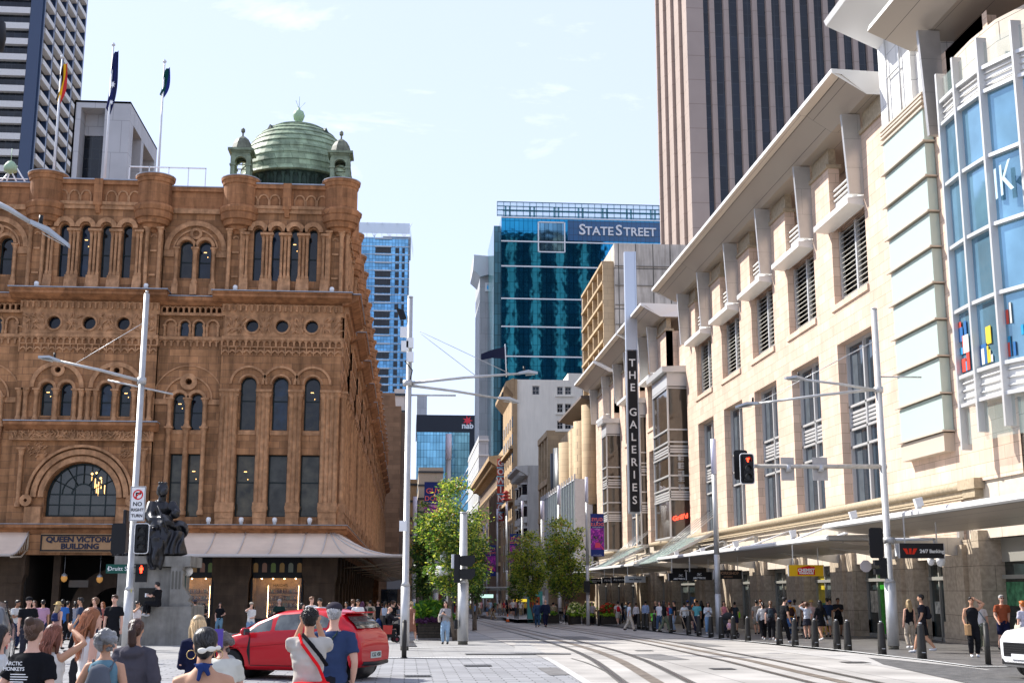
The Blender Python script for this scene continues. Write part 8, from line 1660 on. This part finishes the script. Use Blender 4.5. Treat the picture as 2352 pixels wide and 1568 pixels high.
Fb=Fr(tuple(W_(a,(-.0,-.087,.68))),(cos(radians(-18)),sin(radians(-18)),0),(sin(radians(-18)),-cos(radians(-18)),0));pr0=text_mb('ARCTIC\nMONKEYS',.045,Fb,-.07,.13,.01,.004,white,'shirt_lettering')
m=MB(Fb)
for k in range(12):m.box(-.10,.02+.05*random.random(),.004,.008,.06-k*.021,.067-k*.021)
o=m.build('shirt_print',white,None)
for t_ in(pr0,o):t_.parent=a;t_.matrix_parent_inverse=(Matrix.Translation(a.location)@Matrix.Rotation(a.rotation_euler.z,4,'Z')@Matrix.Diagonal((*a.scale,1))).inverted();KIDS.setdefault(a.name,[]).append(t_)
a=person(gx(128,13.2),13.2,1.57,-40,'browr','f','tank',(.66,.62,.56),'trousers',(.45,.4,.33),'long',(.13,.04,.02),'t','woman shading her forehead with raised hand, long brown hair and cream top',vox=V1)
handbag(a,(.17,.0,.50),(.50,.46,.42),'pale grey leather handbag hanging beside the woman shading her forehead',.08)
a=person(gx(4,12.6),12.6,1.58,-70,'cross','f','tee',(.62,.62,.60),'trousers',(.05,.07,.15),'long',HB,'p','black haired woman in white t-shirt at the left frame edge looking right',vox=V1)
# ---- middle distance, left side
L=[(65,36,1.74,-150,'stand','m','tee',BK,'trousers',(.03,.03,.04),'cap',HD,'p','man in black cap and black t-shirt left of the striding navy shirt man',(.02,.02,.02)),(38,46,1.72,-120,'phone','m','tee',(.55,.55,.53),'trousers',NV,'short',HB,'b','bearded man in pale grey t-shirt looking at his phone at the far left',0),(98,50,1.72,20,'stand','m','tee',(.42,.25,.35),'trousers',NV,'short',HB,'t','man in pink shirt seen from behind under the left awning',0),(133,46,1.62,-20,'walk','f','sundress',(.45,.27,.24),'none',BK,'hatlong',HY,'p','woman in dusty pink dress and straw sun hat walking away',(.5,.36,.16)),(143,53,1.75,15,'stand','m','tee',(.04,.14,.42),'trousers',BK,'short',HB,'d','man in bright blue shirt behind the woman in straw hat',0),(184,43.5,1.77,105,'walk','m','tee',(.035,.05,.09),'trousers',BK,'short',HB,'t','man in slate navy t-shirt and black trousers striding left',0),(217,41,1.76,170,'stand','f','tee',(.03,.03,.035),'trousers',(.03,.03,.05),'curly',HN,'p','tall woman with long wavy brown hair and dark button top',0),(262,36,1.80,172,'stand','m','tee',BK,'shorts',BK,'short',HD,'p','young man in black t-shirt with small white chest mark facing us',0),(315,46,1.66,-130,'chin','f','tank',(.62,.58,.58),'trousers',(.1,.12,.2),'bun',HB,'t','woman in sunglasses and white tank top eating beside the pedestal',0),(12,55,1.7,30,'stand','m','tee',(.05,.05,.06),'trousers',BK,'short',HB,'t','dark haired man in shade at the far left frame edge',0),(155,58,1.7,-30,'stand','m','jacket',(.02,.02,.03),'trousers',BK,'short',HB,'t','man in dark jacket in the shaded entrance doorway',0),(78,57,1.72,160,'walk','f','tee',(.2,.1,.1),'trousers',BK,'long',HD,'p','woman in dull red top in shade behind the black capped man',0),(235,56,1.66,150,'stand','f','tee',(.35,.12,.1),'trousers',BK,'long',HR,'p','red haired woman half hidden behind the man in black t-shirt',0),(172,60,1.7,10,'stand','f','tank',(.3,.3,.34),'trousers',JN,'pony',HB,'t','woman in grey tank top in the dark entrance behind the striding man',0),(447,58,1.74,20,'walk','m','long',(.34,.22,.40),'trousers',NV,'cap',HD,'p','man in lilac shirt and cap walking away beside the globe lamp',(.05,.05,.07)),(468,67,1.62,170,'phone','f','tee',BK,'trousers',BK,'long',HB,'t','woman in black reading a phone by the sweet shop window',0),(505,66,1.66,175,'hips','f','tee',BK,'wide',(.16,.28,.36),'long',HB,'p','woman in black top and blue flared jeans leaning beside the shop pier',0),(577,52,1.63,-160,'chin','f','tee',WH,'trousers',JN,'caplong',HB,'p','woman in white t-shirt and beige cap touching her ear',(.40,.36,.30)),(641,58,1.78,175,'stand','m','tee',(.015,.035,.03),'trousers',BK,'short',(.45,.43,.40),'p','grey haired man in dark polo with green collar facing us',0),(694,50,1.60,-110,'stand','f','tee',BK,'trousers',JN,'long',HB,'p','woman in black top looking down behind the red car roof',0),(715,47,1.82,-140,'stand','m','tee',WH,'trousers',NV,'short',HN,'p','red haired bearded man in white shirt with dark backpack straps',0),(735,44,1.76,165,'phone','m','tee',(.60,.60,.62),'trousers',BK,'short',HB,'t','black haired young man in white t-shirt looking down above the car',0),(757,56,1.62,10,'stand','f','tee',(.1,.12,.1),'trousers',BK,'long',HY,'p','blonde haired woman in dark top just right of the two young men',0),(822,52,1.74,178,'stand','m','tee',WH,'trousers',GY,'short',HB,'t','young man in white t-shirt with backpack straps and sunglasses behind the car tail',0),(810,56,1.76,-5,'stand','m','jacket',(.012,.025,.07),'trousers',NV,'short',HN,'p','man in navy suit jacket seen from behind in the shade',0),(795,58,1.66,160,'stand','f','tee',(.03,.03,.06),'trousers',BK,'long',HB,'t','dark haired woman left of the navy suit jacket',0),(832,60,1.68,10,'stand','f','tee',(.05,.04,.06),'trousers',BK,'long',(.10,.02,.07),'p','woman with plum coloured hair behind the young man with sunglasses',0),(850,66,1.76,5,'walk','m','tee',(.42,.36,.28),'trousers',BK,'short',HB,'t','man in beige shirt with backpack walking away under the awning',0),(868,68,1.76,170,'stand','m','tee',BK,'trousers',BK,'short',HD,'p','man in black t-shirt facing us under the awning',0),(884,62,1.70,-20,'stand','f','tank',(.45,.50,.58),'trousers',BK,'pony',HB,'t','woman in pale blue top behind the wheelchair',0),(904,60,1.72,-70,'chin','f','tee',BK,'skirt',BK,'bun',HD,'p','woman all in black holding a cream tote, left of the central pole',0),(945,55.5,1.66,-35,'walk','f','dress',(.26,.12,.08),'none',BK,'curly',HY,'p','woman in brown patterned dress walking away right of the central pole',0),(962,66,1.7,120,'stand','f','tee',(.2,.18,.22),'trousers',BK,'curly',HB,'t','curly black haired person in speckled top behind the planter',0),(985,62,1.72,70,'chin','m','jacket',(.02,.05,.14),'trousers',BK,'short',HB,'t','man in blue denim jacket and glasses behind the green planter',0),(973,70,1.72,20,'stand','m','tee',(.1,.1,.11),'trousers',BK,'short',HB,'t','dark haired man at the back behind the green planter',0),(1024,50.8,1.68,168,'phone','f','long',(.30,.29,.29),'wide',(.28,.40,.52),'long',HD,'p','woman in grey shirt and loose light blue jeans using a phone',0),]
R=[(1360,97,1.72,170,'stand','m','tee',(.30,.28,.30),'trousers',BK,'cap',HD,'p','seated looking man in grey top behind the red leaved planter',(.3,.28,.26)),(1303,101,1.72,160,'stand','m','tee',(.45,.03,.03),'trousers',BK,'hat',HD,'p','man in red t-shirt and pale hat behind the cafe railing',(.3,.3,.32)),(1253,87,1.86,2,'walk','m','jacket',(.015,.02,.045),'trousers',(.015,.02,.04),'bald',HD,'p','right of the two suited men, bald in black suit',0),(1234,87.5,1.84,-2,'walk2','m','jacket',(.03,.06,.12),'trousers',(.03,.07,.13),'short',HB,'t','left of the two suited men, dark hair and blue suit',0),(1270,103,1.70,-20,'ride','m','tee',(.36,.31,.20),'trousers',BK,'helmet',HD,'p','cyclist in khaki top and helmet pushing a bicycle behind the suited men',0),(1391,108,1.70,175,'walk','f','jacket',(.35,.30,.28),'trousers',BK,'short',HB,'p','person in cardigan over pink top walking toward us past the dark shopfront',0),(1419,96,1.76,5,'walk','m','tee',(.62,.60,.58),'shorts',(.42,.40,.36),'helmet',HD,'p','man with red backpack, white t-shirt and shorts walking away',0),(1429,104,1.70,10,'walk','f','tee',(.03,.03,.05),'trousers',BK,'long',HB,'t','dark dressed woman beside the man with red backpack',0),(1445,74.5,1.70,-80,'walk','f','tee',(.56,.62,.70),'wide',(.52,.46,.38),'short',HB,'t','woman in pale blue t-shirt and cream flared trousers walking on the road',0),(1461,92,1.66,5,'stand','f','long',(.62,.60,.60),'trousers',BK,'bun',HD,'p','woman in white top and black trousers left of the pale blue shirt man',0),(1483,92,1.80,0,'stand','m','long',(.32,.42,.62),'trousers',(.03,.03,.045),'short',HB,'t','man in pale blue business shirt seen from behind by the green bicycle',0),(1506,82,1.76,60,'stand','m','tee',(.02,.02,.03),'shorts',(.03,.03,.05),'bald',HD,'t','bald man in dark t-shirt beside the green bicycle',0),(1515,74,1.72,150,'walk','f','tee',(.58,.58,.60),'trousers',(.05,.08,.14),'long',HB,'p','woman in white t-shirt and dark jeans behind the green trousered walker',0),(1526,69.5,1.74,-80,'walk','f','long',BK,'wide',(.13,.15,.10),'long',HB,'t','woman with long black hair, black top and wide olive trousers striding right',0),(1537,78,1.66,20,'stand','f','tee',(.40,.04,.04),'trousers',(.25,.2,.15),'short',HR,'p','orange haired person in red top with blue backpack',0),(1549,72,1.74,80,'stand','m','tee',BK,'trousers',(.24,.30,.38),'short',HB,'t','boy in black t-shirt and light jeans standing by the bollards',0),(1572,75,1.66,-15,'walk2','f','long',(.62,.62,.60),'trousers',BK,'bun',HB,'t','woman in white blouse and black trousers holding a pale frame',0),(1580,82,1.78,0,'stand','m','tee',(.07,.075,.09),'trousers',NV,'cap',HD,'p','man in blue cap and charcoal t-shirt at the shop doorway',(.03,.06,.25)),(1598,84,1.86,170,'stand','m','tee',(.60,.16,.03),'trousers',BK,'short',(.5,.25,.06),'p','tall fair haired man in orange shirt behind the striped teal shirt',0),(1594,79,1.66,100,'stand','f','tank',(.04,.03,.03),'shorts',(.03,.03,.04),'long',HD,'p','woman in black top behind the man in teal stripes',0),(1601,69,1.74,150,'stand','m','tee',(.10,.32,.34),'trousers',(.03,.03,.05),'cap',HB,'b','man in white and teal striped polo shirt and black cap',(.02,.02,.02)),(1611,78,1.78,20,'stand','f','hoodie',BK,'trousers',BK,'long',HB,'t','person in black hood beside the woman in striped shirt',0),(1626,66.5,1.68,178,'phone','f','long',(.52,.55,.58),'trousers',(.18,.30,.46),'long',HB,'t','woman in white striped shirt and blue jeans with long black hair',0),(1663,66,1.72,175,'push','f','tank',(.55,.18,.20),'trousers',(.03,.04,.08),'long',HD,'t','woman in red and white floral top pushing the stroller',0),(1675,72,1.72,0,'stand','f','tee',(.06,.04,.04),'shorts',BK,'long',HY,'p','blonde woman in dark top behind the stroller',0),(1688,72,1.68,-20,'stand','f','tee',(.03,.04,.05),'shorts',(.03,.03,.06),'bun',HB,'t','woman in dark top carrying a lime green bag',0),(1738,66,1.76,0,'stand','m','tee',(.40,.34,.28),'shorts',(.3,.26,.2),'short',HB,'t','man in beige t-shirt seen from behind, left of the waiting group',0),(1748,70,1.80,0,'stand','f','tee',(.12,.08,.07),'trousers',BK,'short',HR,'p','auburn haired person behind the man in beige t-shirt',0),(1752,55,1.64,-10,'walk','f','long',(.52,.50,.48),'trousers',BK,'pony',HB,'p','woman in off white top and black trousers with a grey shoulder bag',0),(1770,54.5,1.68,-15,'walk2','f','tee',(.04,.04,.045),'trousers',(.015,.015,.02),'pony',HN,'p','woman in black top with dark backpack walking away',0),(1797,50.5,1.82,-70,'lean','m','tee',(.012,.013,.02),'trousers',(.015,.015,.02),'short',HB,'p','large man in black t-shirt leaning forward as he walks right',0),(1815,60,1.72,8,'walk','m','tee',(.62,.28,.04),'trousers',(.06,.12,.25),'cap',HD,'t','man in orange and black striped top, blue cap and jeans with backpack',(.02,.06,.25)),(1826,67,1.80,0,'stand','m','long',(.60,.60,.62),'trousers',(.015,.018,.035),'short',HB,'d','man in white business shirt and navy trousers seen from behind',0),(1846,62,1.68,60,'stand','m','tee',(.2,.1,.06),'trousers',BK,'short',HD,'t','dark haired person just left of the woman with raised arm',0),(1853,56.5,1.64,-5,'browl','f','tee',(.55,.58,.64),'skirt',(.03,.03,.04),'curly',(.16,.08,.05),'p','brown curly haired woman in white top with arm raised and dark skirt',0),(1864,61,1.72,175,'stand','f','long',(.60,.42,.42),'trousers',(.55,.5,.45),'hat',HN,'p','woman in pale pink shirt and straw hat facing us',(.5,.34,.12)),(1884,53.5,1.70,5,'walk','f','long',BK,'skirt',BK,'long',HB,'t','woman with long black hair in black dress seen from behind',0),(1901,60,1.84,0,'stand','m','tee',(.02,.035,.08),'shorts',(.52,.52,.50),'short',HB,'t','man in dark navy t-shirt and white shorts beside the woman in black',0),(1908,66,1.84,90,'stand','m','tee',(.05,.05,.06),'trousers',BK,'short',HB,'t','tall man behind the man in white shorts',0),(1925,61,1.86,172,'phone','m','tee',(.02,.02,.022),'shorts',BK,'short',HB,'b','man in black printed t-shirt and shorts holding a drink by the yellow rack',0),(2088,44.3,1.70,5,'stand','f','tank',(.012,.012,.015),'trousers',(.42,.36,.29),'long',HY,'p','blonde woman in black sleeveless top and beige trousers right of the big pole',0),(2117,40,1.84,75,'walk','m','tee',(.02,.02,.022),'shorts',BK,'short',HB,'t','bearded man in black t-shirt and shorts striding left with backpack',0),(2232,36.6,1.74,165,'browl','m','tank',BK,'trousers',(.012,.012,.014),'short',HB,'t','man in black sleeveless top and track pants shading his eyes',0),(2252,42,1.66,170,'stand','f','tee',(.64,.63,.62),'trousers',(.16,.18,.13),'bun',HN,'p','woman in white t-shirt, sunglasses and olive trousers with crossbody strap',0),(2302,41,1.83,175,'walk2','m','tee',(.28,.075,.035),'shorts',(.015,.02,.04),'short',HG,'p','grey bearded man in rust t-shirt, sunglasses and navy shorts',0),(2349,36,1.62,20,'stand','f','tee',(.5,.48,.55),'trousers',(.4,.38,.36),'short',(.55,.16,.03),'p','orange haired woman in white top at the right frame edge',0),]
PD={}
for t in L+R:
 px_,Y,H_,yaw,pose,sex,top,tc_,bot,bc,hair,hc,sk_,lab,hatc=t
 PD[lab]=person(gx(px_,Y),Y,H_,yaw,pose,sex,top,tc_,bot,bc,hair,hc,sk_,lab,vox=.0115 if Y<62 else .016,hatc=hatc or None,glasses='sunglass' in lab or 'glasses' in lab,face=abs(yaw)>90,shoe=(.6,.6,.6)if(px_%3==0 or px_ in(2117,2232))else(.03,.03,.03))
def who(s_):return[PD[k]for k in PD if s_ in k][0]
backpack(who('straw sun hat'),(.02,.03,.09),'small navy backpack on the woman in straw sun hat',.8);backpack(who('man with red backpack'),(.5,.02,.03),'bright red backpack on the man walking away in shorts');backpack(who('in beige shirt with backpack'),(.05,.06,.04),'olive backpack under the awning');backpack(who('orange and black striped'),(.04,.02,.02),'dark maroon backpack on the orange striped top');backpack(who('woman in black top with dark backpack'),(.03,.035,.05),'dark slate backpack on the woman walking among the waiting group');backpack(who('striding left with backpack'),(.02,.02,.022),'black backpack on the striding bearded man');backpack(who('lilac shirt'),(.02,.02,.025),'black backpack on the man in lilac shirt')
backpack(who('orange haired person in red'),(.03,.12,.3),'blue backpack on the orange haired person in red')
tote(who('cream tote'),1,(.5,.45,.38),'cream tote bag on the woman in black left of the central pole');tote(who('off white top'),-1,(.16,.17,.2),'grey shoulder bag of the woman in off white top',.58);tote(who('lime green bag'),1,(.25,.6,.02),'lime green shoulder bag near the stroller',.56);tote(who('loose light blue jeans'),1,(.55,.47,.38),'cream canvas bag on the shoulder of the woman in loose blue jeans',.60)
a=who('shading his eyes');
def b(mb):loft(mb,[(.10,.11,.36,.062,.035),(.10,.11,.54,.062,.035)],4);mb.tube([(.07,.11,.54),(.09,.11,.60),(.13,.11,.54)],.005,5)
lpiece(a,'paper_bag','bag','brown paper carrier bag held by the man shading his eyes',cloth((.45,.27,.13)),b,.008)
phone(who('loose light blue jeans'),(.01,.185,.715),'phone in the hands of the woman in loose blue jeans');tote(who('orange haired woman in white top'),-1,(.55,.55,.42),'floral bag at the right frame edge')
def b(mb):mb.tube([(.07,.06,.80),(0,.075,.70),(-.075,.07,.58)],.009,5)
lpiece(who('crossbody strap'),'bag_strap','strap','teal crossbody strap over the woman in white t-shirt',cloth((.05,.16,.2)),b,.006)
z_=onY(360,1392,50.9).z
sp=gx(358,50.6);a=person(sp,50.9,1.78,75,'sit','m','tee',(.012,.012,.014),'trousers',(.014,.014,.017),'short',HB,'p','man in black sitting on the pedestal ledge reading a paper',vox=.011,z=z_-.455*1.78)
def b(mb):mb.box(-.05,.06,.26,.29,.66,.74)
lpiece(a,'folded_paper','newspaper','white folded paper read by the man sitting on the pedestal ledge',white,b,0)
x_,y_=gx(893,53.5),53.5;a=person(x_,y_,1.70,-75,'sit','m','jacket',(.02,.02,.022),'trousers',(.015,.015,.02),'bald',HG,'p','bald grey bearded man in black seated in the powered wheelchair',vox=.011,z=gz(y_)-.22)
r=empty('wheelchair',(x_,y_,gz(y_)),radians(-75),'black powered wheelchair with small wheels and red bag left of the central pole','wheelchair');m=MB();m.loc=True;m.box(-.26,.26,-.2,.3,.42,.52);m.box(-.25,.25,-.3,-.2,.5,1.1);m.box(-.2,.2,-.25,.25,.2,.42);m.tube([(-.28,-.2,.72),(-.28,.25,.72),(-.28,.3,.85)],.03,6);m.tube([(.28,-.2,.72),(.28,.25,.72)],.03,6);m.tube([(0,.2,.4),(0,.55,.15)],.03,6);m.box(-.15,.15,.5,.65,.1,.14);m.build('chair_frame',black,r)
for sx in(-.24,.24):
 for sy,R_ in((-.22,.17),(.3,.13)):m=MB();m.loc=True;m.tube([(sx-.04,sy,R_),(sx+.04,sy,R_)],R_,16);w0=m.build('wheel',mat('tyre_rubber',(.015,.015,.015),.8),r);m=MB();m.loc=True;m.tube([(sx-.045,sy,R_),(sx+.045,sy,R_)],R_*.5,10);m.build('hub',mat('hub_maroon',(.15,.02,.03),.5),w0)
m=MB();m.prism([(x_-.2,gz(y_)+.35),(x_+.14,gz(y_)+.35),(x_+.18,gz(y_)+.7),(x_-.22,gz(y_)+.7)],y_-.5,y_-.36,'n');tag(m.build('red_bag',cloth((.45,.06,.05))),'red fabric bag hung on the side of the wheelchair','bag');m=MB();ell(m,(x_-.42,y_-.1,gz(y_)+.7),(.15,.15,.28));tag(m.build('backpack',cloth((.015,.03,.1))),'dark blue backpack hung behind the wheelchair','backpack')
for i,(u,c,s_)in enumerate(((-19.9,(.02,.02,.02),'left'),(-18.5,(.02,.02,.03),'middle'),(-17.5,(.6,.58,.55),'right'))):
 person(u,Q0+.55,1.7,180 if i==1 else(-90 if i==0 else 90),'stand','f' if i==0 else 'm','tee',c,'trousers',BK,'short' if i else 'long',HD if i<2 else HG,'p','seated diner seen low in the arched cafe window, '+s_+' of three',vox=.02,z=5.05)
 # ---- distant crowds
rr=random.Random(21);tcn={'black':BK,'white':(.62,.60,.58),'grey':(.22,.22,.23),'navy':(.03,.04,.1),'red':(.38,.05,.05),'pale blue':(.3,.42,.55),'beige':(.45,.38,.3),'green':(.06,.14,.07),'pink':(.55,.3,.33),'yellow':(.6,.45,.06)}
bcn={'black':BK,'blue':(.08,.14,.26),'khaki':(.3,.24,.15),'grey':(.2,.2,.2)}
used=set();variants=[('stand','m','tee','trousers','short'),('walk','f','tee','trousers','long'),('walk2','m','jacket','trousers','short'),('phone','f','long','trousers','bun'),('stand','f','tank','wide','long'),('hips','m','tee','shorts','short')]
def crowd(n,fn,where_,grp):
 k=0;tries=0
 while k<n and tries<4000:
  tries+=1;t,b_=rr.choice(list(tcn)),rr.choice(list(bcn));v=rr.choice(variants);hn,hc_=rr.choice([('black hair',HB),('brown hair',HN),('blonde hair',HY),('dark hair',HD)]);vn={'stand':'standing','walk':'walking','walk2':'striding','phone':'on phone','hips':'waiting'}[v[0]]
  lab='%s, %s top and %s %s, %s %s'%(hn,t,b_,'shorts' if v[3]=='shorts' else 'trousers',vn,where_)
  if lab in used:continue
  used.add(lab);x,y=fn();k+=1;yaw=rr.choice([0,180,rr.uniform(-180,180)])
  person(x,y,rr.uniform(1.6,1.8),yaw,v[0],v[1],v[2],tcn[t],v[3],bcn[b_],v[4],hc_,rr.choice('pptb'),lab,vox=.02,face=False,group=grp,z=None if grp!='crowd on the tram platform' else gz(y)+.33)
def fp():Y=rr.uniform(130,165);return gx(rr.uniform(1100,1245),Y),Y
crowd(34,fp,'on the far tram platform','crowd on the tram platform')
def fl():Y=rr.uniform(70,125);return rr.uniform(-2.9,.4+(Y-70)*.02),Y
crowd(24,fl,'in shade left of the street','crowd on the left footpath')
def fr2():Y=rr.uniform(95,150);return rr.uniform(16.8,20.5),Y
crowd(12,fr2,'far along the right footpath','crowd on the right footpath')
def ff():Y=rr.uniform(180,260);return gx(rr.uniform(1035,1110),Y),Y
crowd(14,ff,'at the far end of the street','crowd at the far end of the street')
def fc_():Y=rr.uniform(84,100);return gx(rr.uniform(958,1040),Y),Y
crowd(10,fc_,'behind the left tree','crowd behind the left tree')
for px_,Y,lab,tc_,ps,yw,tp in((1091,130,'man in pale blue shirt and black trousers crossing the tracks leftward',(.2,.34,.55),'walk',-80,'long'),(1133,128,'woman in black top with white carrier bag crossing the tracks',BK,'walk',85,'tee')):
 person(gx(px_,Y),Y,1.72,yw,ps,'m' if 'man in' in lab[:6]else 'f',tp,tc_,'trousers',BK if 'pale' in lab else(.3,.24,.15),'short' if 'pale' in lab else 'long',HB,'t',lab,vox=.014,face=False)
b=gnd(2035/1.7415,2473/1.7415);m=MB();ell(m,(b.x,b.y,b.z+.12),(.13,.06,.06));ell(m,(b.x-.12,b.y,b.z+.2),(.04,.035,.04));m.tube([(b.x-.06,b.y,b.z+.14),(b.x-.12,b.y,b.z+.2)],.035,6);m.tube([(b.x+.1,b.y,b.z+.12),(b.x+.22,b.y,b.z+.08)],[.04,.015],6);m.tube([(b.x,b.y-.02,b.z),(b.x,b.y-.02,b.z+.08)],.008,4);m.tube([(b.x+.03,b.y+.02,b.z),(b.x+.03,b.y+.02,b.z+.08)],.008,4);m.tube([(b.x-.15,b.y,b.z+.2),(b.x-.19,b.y,b.z+.19)],[.012,.004],4)
tag(remesh(m,.012,'pigeon',mat('pigeon_grey',(.12,.12,.13),.7)),'grey pigeon standing on the tram road','pigeon')
